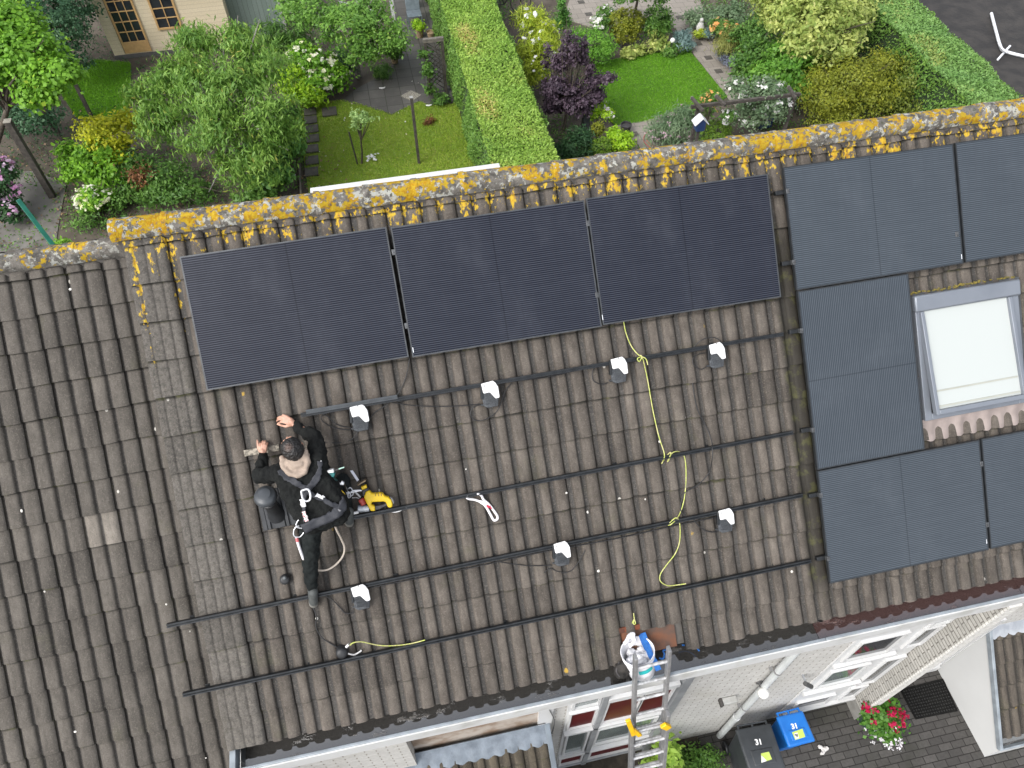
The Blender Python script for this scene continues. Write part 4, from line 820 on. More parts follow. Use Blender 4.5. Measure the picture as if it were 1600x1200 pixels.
sp_ = kk.n('ShaderNodeVectorMath', operation='DISTANCE'); kk.lk(v_, sp_.inputs[0]); sp_.inputs[1].default_value = lc
kk.lk(kk.mix(kk.math('MULTIPLY', kk.ss(sp_.outputs['Value'], .05, .01), kk.math('MULTIPLY_ADD', kk.noise(v_, 80, 3), .8, .05)), kk.mix(kk.noise(v_, 60, 4), (.006, .0055, .005), (.018, .016, .015)), (.14, .085, .065)), b_.inputs['Base Color'])
b_.inputs['Roughness'].default_value = .5; kk.bump(kk.noise(v_, 120, 4), .6, .005, b_); hr.data.materials[0] = m_
# beige hood lying on the nape
mb = MB(); hp_ = [(441, 716, .45), (443, 730, .50), (452, 739, .525), (465, 743, .53), (476, 737, .525), (481, 722, .51), (477, 706, .48)]
for i in range(len(hp_)-1): capsule(mb, P(*hp_[i]), .026, P(*hp_[i+1]), .026, 14)
capsule(mb, P(448, 725, .48), .034, P(474, 718, .48), .034); capsule(mb, P(455, 734, .505), .030, P(472, 729, .505), .030); capsule(mb, P(463, 735, .51), .03, P(465, 741, .52), .026); capsule(mb, P(446, 722, .47), .03, P(479, 712, .47), .03); capsule(mb, P(458, 728, .51), .034, P(470, 725, .51), .034); capsule(mb, P(452, 722, .50), .034, P(474, 713, .50), .034); capsule(mb, P(455, 717, .47), .034, P(472, 710, .47), .034)
ho = part(PE_, 'hood', mb, beige, smooth=0); remesh(ho, .007, 6, .014, .05)
# harness straps hugging the jacket
HN = part(PE_, 'harness', MB().add([P(478, 768, .548)+N_ROOF*z for z in (0, .001)]+[P(479, 768, .548)], [(0, 1, 2)]), jgrey)
def strap(name, pts, wd, mat, off=.012, th=.006, par=HN, n=5):
    ps = spline([P(*p) for p in pts], 8); mb = MB()
    for i, p in enumerate(ps):
        d_ = (ps[min(i+1, len(ps)-1)]-ps[max(i-1, 0)]).normalized(); s_ = d_.cross(N_ROOF).normalized()
        for j in range(n): mb.v.append(p + s_*wd*((j/(n-1))-.5))
    for i in range(len(ps)-1):
        for j in range(n-1): a_ = i*n+j; mb.f.append((a_, a_+1, a_+n+1, a_+n))
    o = part(par, name, mb, mat, smooth=60)
    if off is not None:
        sw = o.modifiers.new('hug', 'SHRINKWRAP'); sw.target = jk; sw.wrap_method = 'NEAREST_SURFACEPOINT'; sw.wrap_mode = 'ABOVE_SURFACE'; sw.offset = off
    so_ = o.modifiers.new('thick', 'SOLIDIFY'); so_.thickness = th; so_.offset = 0; return o
strap('strap', [(437, 733, .52), (444, 743, .53), (456, 751, .54), (468, 759, .55), (477, 767, .55)], .050, jgrey)
strap('strap', [(501, 722, .52), (500, 735, .53), (493, 750, .54), (484, 760, .55), (478, 767, .55)], .055, jgrey)
strap('strap', [(478, 767, .55), (492, 775, .55), (510, 784, .55), (528, 793, .54), (540, 797, .52)], .040, jgrey, off=.014)
strap('strap', [(477, 770, .55), (473, 785, .55), (475, 800, .55), (478, 815, .54)], .034, jgrey, off=.014)
strap('belt', [(474, 826, .52), (486, 821, .545), (502, 815, .56), (520, 806, .56), (534, 795, .545), (545, 778, .50)], .085, jgrey, off=.016, th=.014)
tagm = pm('white_tag', (.66, .66, .66), (.5, .5, .52), 120, .5, lo=.5, hi=.62); tagr = pm('red_white_tag', (.62, .58, .58), (.42, .10, .12), 110, .6, lo=.48, hi=.56)
strap('tag', [(472, 780, .55), (473.5, 786, .55), (475, 792, .55)], .040, tagm, off=.026, th=.003); strap('tag', [(493, 773, .55), (500, 775.5, .55), (506, 778, .55)], .030, tagm, off=.024, th=.003)
strap('tag', [(474.5, 799, .55), (477, 806, .55), (480, 814, .55)], .026, tagr, off=.026, th=.003)
strap('mark', [(501, 721.5, .53), (502.5, 723, .53)], .008, tagm, off=.018, th=.002); strap('mark', [(529, 796, .55), (532, 798.5, .55)], .018, pm('grey_print', (.22, .22, .23), (.04, .04, .045), 160, .6, lo=.45, hi=.55), off=.034, th=.002)
steel = pm('bright_steel', (.62, .63, .65), (.5, .5, .52), 20, .28, metal=.75)
def ring(par, name, pts, r_, mat, h, k=5): 
    ps = [P(*p, h) for p in pts]; mb = MB(); mb.tube(spline(ps+[ps[0]], k), r_, 8); return part(par, name, mb, mat, smooth=60)
ring(HN, 'back_ring', [(470.5, 767), (481, 764.5), (485, 773), (484, 781), (478, 783), (473, 779)], .0085, pm('pale_alloy', (.70, .70, .72), (.6, .6, .62), 9, .3, metal=.4), .585)
ring(HN, 'side_ring', [(462.5, 820), (466, 813), (471, 813), (476, 819), (473, 825), (465, 824)], .006, steel, .50)
LY = thing('lanyard', 'white rope lanyard hanging in a loop from the harness beside the leg', 'rope', P(490, 880, 0))
ring(LY, 'carabiner', [(459, 829), (463, 823), (469, 822), (476, 828), (470, 838), (463, 839), (459, 836)], .006, steel, .46)
mb = MB(); lp = [(463, 839, .44), (466, 850, .42), (470, 862, .38), (474, 873, .34), (482, 885, .26), (496, 891, .16), (512, 890, .10), (526, 881, .08), (536, 868, .08), (538, 855, .10), (533, 842, .18), (526, 828, .32), (522, 818, .42)]
mb.tube(spline([P(*p) for p in lp], 6), .0085, 8); part(LY, 'rope', mb, pm('cream_rope', (.60, .53, .45), (.48, .41, .34), 140, .8, bump=.002), smooth=60)
mb = MB(); mb.tube(spline([P(*p) for p in lp[:4]], 6), .0125, 10); part(LY, 'sleeve', mb, pm('white_sleeve', (.74, .72, .74), (.64, .62, .65), 8, .5), smooth=60)
mb = MB(); mb.tube([P(463.5, 840, .44), P(465, 846, .43)], .0135, 10); part(LY, 'thimble', mb, pm('pink_red', (.62, .16, .17), None, 9, .5), smooth=60)
# ================================================================ tools on the rail
yel = pm('tool_yellow', (.70, .47, .008), (.62, .42, .01), 9, .4); dgr = pm('tool_dark', (.03, .03, .032), (.055, .05, .05), 20, .55); redt = pm('tool_red', (.40, .05, .04), (.3, .04, .03), 20, .45)
T = lambda x, y: (500+x/10, 700+y/10)
def slabp(par, name, poly, h0, h1, mat, bev=.006):
    pts = [P(*T(x, y), h0) for x, y in poly]; mb = MB(); mb.prism(pts, N_ROOF*(h1-h0)); return part(par, name, mb, mat, bevel=bev)
SWT = thing('reciprocating_saw', 'yellow cordless saw with pale blade lying on the black rail', 'power saw', P(590, 780, .05))
slabp(SWT, 'body', [(690, 745), (722, 660), (770, 640), (815, 690), (900, 690), (925, 676), (990, 690), (1015, 735), (1065, 742), (1115, 785), (1132, 835), (1136, 895), (1085, 912), (1048, 880), (1040, 832), (1000, 812), (815, 822), (800, 862), (860, 880), (868, 958), (800, 962), (760, 895), (725, 820)], .06, .125, yel, .010)
slabp(SWT, 'handle_grip', [(862, 885), (930, 878), (1000, 862), (1040, 840), (1052, 880), (1000, 905), (930, 940), (868, 955)], .07, .115, dgr)
slabp(SWT, 'rear_cap', [(1090, 742), (1140, 770), (1166, 830), (1150, 862), (1132, 830), (1112, 785)], .07, .118, pm('tool_grey', (.16, .16, .165), None, 9, .5))
slabp(SWT, 'nose', [(640, 592), (722, 560), (742, 605), (662, 640)], .07, .118, yel); slabp(SWT, 'collar', [(662, 642), (745, 606), (772, 638), (720, 662), (700, 735), (672, 735)], .066, .12, dgr)
slabp(SWT, 'shoe_plate', [(580, 552), (610, 560), (728, 486), (714, 470)], .05, .13, pm('bronze_plate', (.30, .22, .13), (.2, .15, .1), 15, .4, metal=.5), .003)
slabp(SWT, 'blade', [(468, 352), (512, 346), (612, 498), (580, 524)], .085, .090, pm('pale_blade', (.62, .62, .68), (.5, .5, .55), 8, .35, metal=.3), .001)
for i, x0 in enumerate((855, 905, 950)): slabp(SWT, 'vent_slot', [(x0, 700+i*3), (x0+14, 700+i*3), (x0+18, 752), (x0+4, 752)], .125, .128, pm('dull_orange_slot', (.28, .17, .02), None, 9, .6) if 'dull_orange_slot' not in bpy.data.materials else bpy.data.materials['dull_orange_slot'], .001)
BT = thing('battery_light', 'grey and red cylindrical torch lying beside the yellow saw', 'torch', P(568, 790, .05))
mb = MB(); mb.tube([P(*T(640, 790), .07), P(*T(690, 880), .07)], .030, 14); part(BT, 'red_cap', mb, redt, bevel=.004)
mb = MB(); mb.tube([P(*T(592, 950), .07), P(*T(770, 940), .07)], .032, 16); part(BT, 'barrel', mb, pm('grey_blue_metal', (.24, .27, .32), (.5, .52, .55), 12, .35, metal=.4), bevel=.004)
WH = thing('white_hose', 'short bent white plastic piece below the tools on the rail', 'hose', P(551, 799, .05)); mb = MB(); mb.tube(spline([P(*T(425, 985), .10), P(*T(480, 998), .10), P(*T(535, 1015), .10), P(*T(600, 1000), .10)], 5), .013, 10); part(WH, 'pipe', mb, plate_m)
DR = thing('drill', 'small green and white cordless drill hanging at the worker\'s hip', 'drill', P(518, 735, .2)); teal = pm('teal_plastic', (.008, .11, .11), (.015, .16, .155), 12, .4)
slabp(DR, 'body', [(130, 350), (225, 345), (245, 390), (225, 440), (160, 432)], 0.380, 0.440, teal); slabp(DR, 'top_cover', [(118, 330), (220, 310), (232, 362), (140, 372)], 0.390, 0.455, plate_m)
slabp(DR, 'handle', [(165, 430), (215, 438), (285, 500), (270, 530), (215, 525)], 0.360, 0.410, pm('dark_teal', (.008, .06, .055), None, 9, .5))
mb = MB(); mb.tube([P(*T(232, 350), .42), P(*T(290, 330), .42)], .008, 10); part(DR, 'chuck', mb, dgr); mb = MB(); mb.tube([P(*T(290, 330), .42), P(*T(378, 300), .41)], .006, 8); part(DR, 'bit', mb, pm('pale_green_bit', (.40, .58, .50), None, 9, .3))
HM = thing('hammer', 'steel hammer hanging on the tool belt beside the green drill', 'hammer', P(525, 760, .2))
slabp(HM, 'head', [(222, 545), (330, 530), (345, 500), (385, 530), (375, 570), (335, 565), (230, 580)], 0.360, 0.395, steel, .004); mb = MB(); mb.tube([P(*T(365, 560), .37), P(*T(420, 680), .28)], .010, 10); part(HM, 'handle', mb, pm('black_grip', (.02, .02, .02), None, 9, .5))
TP = thing('tape_measure', 'small cream and yellow hand tool in the worker\'s belt', 'hand tool', P(530, 768, .2)); slabp(TP, 'cream_block', [(248, 590), (305, 580), (318, 630), (262, 645)], 0.340, 0.390, pm('cream_plastic', (.6, .58, .48), None, 9, .5))
mb = MB(); mb.tube(spline([P(*T(290, 655), .38), P(*T(340, 690), .38), P(*T(375, 735), .37)], 4), .013, 10); part(TP, 'yellow_grip', mb, yel); mb = MB(); mb.tube(spline([P(*T(335, 742), .38), P(*T(345, 775), .38), P(*T(325, 805), .38), P(*T(292, 825), .38)], 4), .011, 10); part(TP, 'cream_grip', mb, pm('cream_grip', (.62, .52, .38), None, 9, .5))
KR = thing('carabiner_bunch', 'bunch of steel carabiners and hooks between the worker\'s hip and the saw', 'carabiners', P(546, 770, .15))
for i, pts in enumerate(([(430, 650), (470, 620), (500, 650), (520, 700), (500, 740), (450, 745)], [(470, 700), (510, 670), (600, 660), (650, 665), (600, 672), (520, 690)], [(420, 700), (450, 690), (480, 750), (440, 775)], [(390, 600), (415, 640), (440, 720), (425, 720), (400, 660)])):
    ps = [P(*T(x, y), .22+.02*i) for x, y in pts]; mb = MB(); mb.tube(spline(ps+[ps[0]], 5), .0065, 8); part(KR, 'hook', mb, steel, smooth=60)
mb = MB(); mb.tube([P(*T(540, 680), .12), P(*T(630, 765), .09)], .010, 10); part(KR, 'pin', mb, steel)
mb = MB(); mb.tube(spline([P(*T(500, 780), .07), P(*T(560, 775), .05), P(*T(620, 790), .05)], 4), .004, 6); part(KR, 'cord', mb, tagm)
# knee pad cloth under the knee
WS = thing('white_strap', 'white webbing strap running under the black rail to the right of the saw', 'strap', P(620, 797, .03)); mb = MB(); mb.tube(spline([P(612, 799.5, .03), P(618, 800, .03), P(626, 797.5, .04), P(628.5, 794.5, .06)], 5), .007, 8); part(WS, 'hook', mb, plate_m); mb = MB(); mb.tube(spline([P(634, 794, .07), P(646, 792.5, .05), P(662, 788.5, .05)], 5), .006, 8); part(WS, 'webbing', mb, tagm)
SG = thing('sling', 'white webbing sling with a red stitched loop hanging from the second rail', 'sling', P(757, 790, .03)); slm = pm('white_webbing', (.76, .75, .76), (.68, .66, .68), 60, .7, bump=.002)
mb = MB(); mb.tube(spline([P(729, 775, .07), P(731, 779, .05), P(740, 780.5, .04), P(748, 783, .035), P(756, 788, .035), P(762, 796, .03), P(768, 807, .03), P(772, 813, .03), P(777, 811, .03), P(777, 806, .03), P(771, 797, .03), P(764, 788, .035), P(756, 781, .04), P(752, 774, .06), P(746, 771.5, .08)], 6), .0115, 10); part(SG, 'webbing', mb, slm, smooth=60)
mb = MB(); mb.ball(P(755, 786, .04), (.05, .018, .012), 14, M_ROOF.to_3x3() @ Matrix.Rotation(rad(-38), 3, 'Z')); part(SG, 'knot', mb, slm, smooth=60)
mb = MB(); mb.tube([P(761, 789, .042), P(764, 793, .038)], .010, 8); mb.tube(spline([P(765, 790, .044), P(768, 795, .04)], 3), .006, 8); part(SG, 'red_stitching', mb, pm('crimson', (.55, .03, .07), None, 9, .6))
# ================================================================ bucket, bag, straps and ladder at the eave
BK = thing('bucket', 'white plastic bucket with a cyan label standing in the gutter by the ladder', 'bucket', gp(1003, 1047, 4.83))
b0, b1 = gp(1003, 1050, 4.82), gp(996, 1017, 5.14); axb = (b1-b0).normalized(); hb_ = (b1-b0).length
wpl = pm('bucket_white', (.78, .78, .80), (.72, .72, .75), 3, .4, lo=.3, hi=.9)
mb = MB(); mb.lathe([(.001, 0), (.118, 0), (.126, .02), (.150, hb_*.80), (.158, hb_*.81), (.158, hb_*.86), (.152, hb_*.87), (.155, hb_-.012), (.163, hb_), (.155, hb_), (.147, hb_-.02), (.120, .02), (.001, .015)], b0, axb, 40); part(BK, 'body', mb, wpl, smooth=40)
mb = MB(); b = len(mb.v); A_ = axb.orthogonal()
ang0 = math.atan2(*(0, 1)); cdir = (Vector((.22, -1, 0))); cdir = (cdir-axb*cdir.dot(axb)).normalized(); cd2 = axb.cross(cdir)
for i in range(13):
    t_ = -.52+1.0*i/12
    for hh in (.50, .68): mb.v.append(b0+axb*(hb_*hh)+(cdir*math.cos(t_)+cd2*math.sin(t_))*(.126+.024*(hh-.02/hb_)/.80+.0052))
for i in range(12): a_ = 2*i; mb.f.append((a_, a_+2, a_+3, a_+1))
part(BK, 'label', mb, pm('cyan_label', (.02, .46, .46), (.03, .5, .5), 5, .4), smooth=60)
PB_ = thing('plastic_bag', 'crumpled white plastic bag stuffed into the bucket', 'bag', b1)
mb = MB(); rg_ = np.random.default_rng(9)
for i in range(26):
    t_ = rg_.random()*6.28; r_ = rg_.random()**.5*.10; mb.ball(b0+axb*(hb_*(.62+.22*rg_.random()))+(cdir*math.cos(t_)+cd2*math.sin(t_))*r_, (.045, .035, .03), 8)
pts = [gp(977, 1005, 5.16), gp(983, 994, 5.2), gp(989, 991, 5.2), gp(991, 1000, 5.17), gp(985, 1008, 5.14)]
for i in range(4): capsule(mb, pts[i], .022, pts[i+1], .022, 8)
ob_ = part(PB_, 'bag', mb, pm('translucent_white_plastic', (.55, .55, .58), (.66, .66, .68), 12, .3, bump=.01), smooth=0); remesh(ob_, .008, 1, .03, .03)
BG = thing('tool_bag', 'soft black bag slumped in the gutter left of the white bucket', 'bag', gp(976, 1048, 4.85)); mb = MB(); mb.ball(gp(975, 1043, 4.92), (.10, .07, .11), 16); mb.ball(gp(971, 1052, 4.88), (.07, .06, .07), 14); o_ = part(BG, 'bag', mb, pm('black_cloth', (.012, .011, .010), (.03, .026, .022), 14, .8, bump=.01), smooth=0); remesh(o_, .01, 2, .04, .05)
mb = MB(); mb.tube(spline([gp(968, 1034, 5.0), gp(963, 1048, 4.97), gp(968, 1057, 4.93)], 5), .008, 8); part(BG, 'handle', mb, dgr)
blue = pm('blue_webbing', (.012, .10, .36), (.02, .15, .46), 60, .6)
BS = thing('blue_strap', 'blue lashing strap tying the ladder beside the white bucket', 'strap', gp(1015, 1015, 5.0))
def ribbon(par, name, pts, wd, mat, up=N_ROOF, th=.004):
    ps = spline(pts, 6); mb = MB(); n_ = len(ps); up = Vector(up)
    for i, p in enumerate(ps):
        d_ = (ps[min(i+1, n_-1)]-ps[max(i-1, 0)]).normalized(); s_ = d_.cross(up).normalized()*wd/2; q_ = up.normalized()*th
        mb.v += [p-s_, p+s_, p+s_+q_, p-s_+q_]
    for i in range(n_-1):
        for j in range(4): a_ = i*4; mb.f.append((a_+j, a_+4+j, a_+4+(j+1) % 4, a_+(j+1) % 4))
    mb.f += [(0, 1, 2, 3), tuple(4*(n_-1)+j for j in (3, 2, 1, 0))]; return part(par, name, mb, mat, smooth=50)
ribbon(BS, 'webbing', [rp(1004, 989, .02), gp(1009, 1002, 5.12), gp(1016, 1022, 5.12), gp(1024, 1036, 5.12), gp(1029, 1047, 5.12)], .055, blue)
ribbon(BS, 'webbing', [rp(1000, 992, .02), gp(1004, 1003, 5.10), gp(1010, 1016, 5.08)], .030, blue)
B2 = thing('blue_strap', 'thin blue strap end lying in the gutter right of the ladder', 'strap', gp(1080, 1012, 4.83)); mb = MB(); mb.tube(spline([gp(1066, 1008, 4.86), gp(1076, 1008, 4.84), (gp(1086, 1011, 4.84)), gp(1093, 1017, 4.84)], 5), .008, 6); part(B2, 'cord', mb, blue)
mb = MB(); mb.tube(spline([gp(1030, 1028, 4.83), gp(1036, 1029, 4.83), gp(1038, 1022, 4.84), gp(1036, 1017, 4.86), gp(1040, 1015, 4.88)], 5), .009, 6); part(B2, 'tail', mb, blue)
LDS = 3.75; LD0 = Vector((0, GYO-.075, GZ)); nl_ = Vector((0, -LDS, 1)).normalized()
def lad(x, y, off=0.0):
    d = ray(x, y); return CAM + d*((LD0+nl_*off-CAM).dot(nl_)/d.dot(nl_))
LDD = thing('ladder', 'long aluminium extension ladder with yellow hooks leaning against the gutter', 'ladder', (3.8, -4.6, 0))
alu = pm('dull_aluminium', (.34, .34, .34), (.26, .26, .265), 14, .42, metal=.55, rvar=.2)
lt_, lb_, rt_, rb_ = lad(993, 1026), lad(985.5, 1199), lad(1043, 1014), lad(1031, 1199)
dirl = ((lb_-lt_).normalized()+(rb_-rt_).normalized()).normalized(); side = (rt_-lt_); side = (side-dirl*side.dot(dirl)).normalized()
wl = ((rt_-lt_).dot(side)+(rb_-lb_).dot(side))/2; lo_ = lt_; L1 = min((lt_.z-.25)/-dirl.z, 4.4)
ro_ = rt_
for o_ in (lo_, lo_+side*wl+dirl*((ro_-lo_).dot(dirl))):
    mb = MB(); nn_ = nl_
    mb.obox(o_-side*.016-nn_*.034, side*.032, nn_*.068, dirl*L1); part(LDD, 'stile', mb, alu, bevel=.004)
for i in range(14):
    s_ = .20+.28*i; mb = MB(); mb.tube([lo_+dirl*s_+side*.012, lo_+dirl*s_+side*(wl-.012)], .0165, 12); part(LDD, 'rung', mb, pm('worn_alu', (.62, .62, .62), (.36, .36, .36), 24, .4, metal=.4) if 'worn_alu' not in bpy.data.materials else bpy.data.materials['worn_alu'])
s2 = (lad(985, 1128, .07)-lo_).dot(dirl)
for o_, k_ in ((lo_-side*.045, 0), (lo_+side*(wl+.006), 1)):
    mb = MB(); mb.obox(o_-side*.018+nl_*.036+dirl*s2, side*.036, nl_*.07, dirl*((lt_.z-.02)/-dirl.z-s2)); part(LDD, 'stile', mb, alu, bevel=.004)
for i in range(12):
    s_ = s2+.22+.28*i; mb = MB(); mb.tube([lo_+nl_*.07+dirl*s_-side*.03, lo_+nl_*.07+dirl*s_+side*(wl-.0)], .0165, 12); part(LDD, 'rung', mb, bpy.data.materials['worn_alu'])
yh = pm('hook_yellow', (.74, .44, .006), (.66, .38, .01), 12, .4)
mb = MB(); mb.bar(lad(981, 1125, .13), lad(990, 1148, .12), .05, .03, nl_); mb.bar(lad(989, 1140, .12), lad(1000, 1149, .12), .045, .03, nl_); part(LDD, 'hook', mb, yh, bevel=.006)
mb = MB(); mb.bar(lad(1035.5, 1133, .12), lad(1045, 1137, .12), .07, .04, nl_); part(LDD, 'hook', mb, yh, bevel=.008)
# ================================================================ bins
def text_mesh(par, name, body, M, size, mat):
    cu = bpy.data.curves.new(name, 'FONT'); cu.body = body; cu.size = size; cu.align_x = 'CENTER'; cu.align_y = 'CENTER'; cu.extrude = .0008; cu.offset = .004
    to = bpy.data.objects.new('tmp', cu); SC.collection.objects.link(to); me = bpy.data.meshes.new_from_object(to.evaluated_get(bpy.context.evaluated_depsgraph_get()))
    bpy.data.objects.remove(to); bpy.data.curves.remove(cu); me.materials.clear(); me.materials.append(mat)
    o = bpy.data.objects.new(name, me); SC.collection.objects.link(o); o.parent = par; o.matrix_parent_inverse = FR[par.name]; o.matrix_basis = M; FR[o.name] = M.inverted(); return o
GB = 'two wheelie bins numbered 31'
def bin_(label, corners, z, mat, dark, emblem):
    c = [gp(x, y, z) for x, y in corners]        # back left, back right, front right, front left
    X = ((c[1]-c[0])+(c[2]-c[3])).normalized(); Y = Vector((-X.y, X.x, 0)); ce = (c[0]+c[1]+c[2]+c[3])/4
    w_ = ((c[1]-c[0]).length+(c[2]-c[3]).length)/2; d_ = abs(((c[0]-c[3]).dot(Y)+(c[1]-c[2]).dot(Y))/2)
    t = thing('wheelie_bin', label, 'wheelie bin', M=Matrix.Translation((ce.x, ce.y, .012)) @ Matrix((X, Y, Vector((0, 0, 1)))).transposed().to_4x4(), group=GB)
    hw, hd_ = w_/2, d_/2; z = z-.012
    def ringp(sx, sy, zz, oy=0): return [Vector((-sx, -sy+oy, zz)), Vector((sx, -sy+oy, zz)), Vector((sx, sy+oy, zz)), Vector((-sx, sy+oy, zz))]
    def loft(mb, rs):
        b = len(mb.v)
        for r_ in rs: mb.v += r_
        for i in range(len(rs)-1):
            for j in range(4): mb.f.append((b+i*4+j, b+i*4+(j+1) % 4, b+(i+1)*4+(j+1) % 4, b+(i+1)*4+j))
        mb.f += [(b+3, b+2, b+1, b), tuple(b+4*(len(rs)-1)+j for j in range(4))]
    mb = MB(); loft(mb, [ringp(hw*.72, hd_*.70, .10, .03), ringp(hw*.92, hd_*.94, z-.06)]); part(t, 'body', mb, dark, world=False, bevel=.02)
    mb = MB(); loft(mb, [ringp(hw, hd_, z-.058), ringp(hw, hd_, z-.018), ringp(hw*.90, hd_*.90, z)]); ld = part(t, 'lid', mb, mat, world=False, bevel=.014)
    mb = MB(); loft(mb, [ringp(hw*.62, hd_*.34, z+.001, -hd_*.36), ringp(hw*.56, hd_*.30, z+.012, -hd_*.36)]); part(ld, 'lid_panel', mb, mat, world=False, bevel=.006)
    mb = MB()
    mb.tube([(-hw*.85, hd_+.045, z-.05), (hw*.85, hd_+.045, z-.05)], .013, 10)
    part(t, 'handle', mb, dark, world=False)
    for s in (-1, 0, 1):
        mb = MB(); mb.bar((s*hw*.8, hd_-.02, z-.04), (s*hw*.8, hd_+.055, z-.05), .022, .035); part(t, 'hinge', mb, dark, world=False, bevel=.004)
    for s in (-1, 1):
        mb = MB(); mb.lathe([(.03, -.02), (.095, -.022), (.10, -.01), (.10, .01), (.095, .022), (.03, .02)], (s*hw*.80, hd_*.80, .10), (1, 0, 0), 20); part(t, 'wheel', mb, blackm, world=False)
    mw = Matrix.Translation((ce.x, ce.y, .012)) @ Matrix((X, Y, Vector((0, 0, 1)))).transposed().to_4x4()
    return t, ld, hw, hd_, z, mw
K4 = lambda x, y: (1120+x*180/1600, 1090+y*180/1600)
bluep = pm('blue_plastic', (.010, .13, .46), (.014, .16, .52), 3, .38, bump=.001); darkp = pm('anthracite_plastic', (.030, .034, .038), (.042, .047, .052), 5, .42, bump=.002); navy = pm('dark_blue_plastic', (.010, .075, .26), (.012, .09, .3), 5, .42)
digit = pm('white_digits', (.80, .80, .80), None, 5, .5); lime = pm('lime_sticker', (.50, .62, .13), (.44, .56, .11), 6, .45)
for lab, cr, mt, dk, blk in (('blue wheelie bin with number 31 and a lime sticker on its lid, beside the window', [K4(825, 255), K4(1190, 185), K4(1385, 585), K4(1010, 700)], bluep, bluep, False),
                        ('dark grey wheelie bin with number 31 and torn lime sticker, beside the drainpipe', [K4(255, 430), K4(735, 365), K4(985, 960), K4(470, 1080)], darkp, darkp, True)):
    t, ld, hw, hd_, z, mw = bin_(lab, cr, .98 if not blk else 1.06, mt, dk, blk)
    tx = K4(*((1080, 400) if not blk else (580, 620))); pz = gp(*tx, z+.014); M_ = mw.copy(); M_.translation = Vector((pz.x, pz.y, z+.0165)); M_ = M_ @ Matrix.Rotation(rad(-4), 4, 'Z')
    if not blk: M_.translation.z = z+.0135
    text_mesh(ld, 'house_number', '31', M_, .095 if not blk else .10, digit)
    sc_ = [K4(*q) for q in ([(1045, 480), (1190, 430), (1232, 545), (1092, 588)] if not blk else [(615, 775), (725, 750), (768, 855), (620, 905)])]
    zz = z+.03; mb = MB(); q4 = [gp(x, y, zz) for x, y in sc_]; mb.prism([(p.x, p.y, z+.0245) for p in q4], (0, 0, .0015)); st_ = part(ld, 'sticker', mb, lime)
    ws = [K4(*q) for q in ([(1070, 500), (1122, 482), (1145, 560), (1095, 575)] if not blk else [(618, 800), (650, 830), (690, 870), (690, 880), (622, 905)])]
    mb = MB(); q4 = [gp(x, y, zz) for x, y in ws]; mb.prism([(p.x, p.y, z+.0262) for p in q4], (0, 0, .001)); part(st_, 'white_patch', mb, digit)
    if not blk:
        mb = MB(); q4 = [gp(*K4(*q), zz) for q in [(1082, 510), (1098, 505), (1102, 525), (1085, 530)]]; mb.prism([(p.x, p.y, z+.0274) for p in q4], (0, 0, .0008)); part(st_, 'emblem', mb, blackm)
        mb = MB(); q4 = [gp(*K4(*q), zz) for q in [(1105, 508), (1122, 500), (1130, 540), (1112, 548), (1100, 530)]]; mb.prism([(p.x, p.y, z+.0274) for p in q4], (0, 0, .0008)); part(st_, 'emblem', mb, pm('grey_ink', (.12, .14, .12), None, 5, .5))
# paper scrap and doormat
PS = thing('paper_scrap', 'crumpled white paper lying on the dark pavers by the blue bin', 'paper', gp(1286, 1172, .01)); mb = MB(); q = gp(1286, 1171, .04)
for i in range(7): mb.ball(q+Vector((.05*math.cos(i*2.1), .05*math.sin(i*2.1), 0)), (.045, .035, .03), 6)
o_ = part(PS, 'paper', mb, pm('offwhite_paper', (.58, .56, .54), (.48, .46, .44), 20, .8), smooth=None); remesh(o_, .015, 0, .05, .04); o_.modifiers[0].use_smooth_shade = False
DMT = thing('doormat', 'black studded rubber doormat between fin wall and white lean-to wall', 'doormat', gp(1450, 1090, .02)); md = [gp(*p_, .03) for p_ in ((1406, 1077), (1474, 1060), (1497, 1111), (1431, 1124))]
rub = pm('black_rubber', (.005, .005, .005), (.010, .010, .009), 14, .85, spec=.2); mb = MB(); mb.prism([(p.x, p.y, .014) for p in md], (0, 0, .014)); part(DMT, 'mat', mb, rub)
mb = MB()
for i in range(1, 17):
    for j in range(1, 11):
        p = md[0].lerp(md[1], i/17).lerp(md[3].lerp(md[2], i/17), j/11); mb.lathe([(.013, 0), (.010, .010), (.004, .012), (.0005, .0121)], (p.x, p.y, .028), (0, 0, 1), 6)
o_ = part(DMT, 'studs', mb, pm('worn_rubber', (.016, .016, .015), (.008, .008, .008), 20, .7)); o_['kind'] = 'stuff'
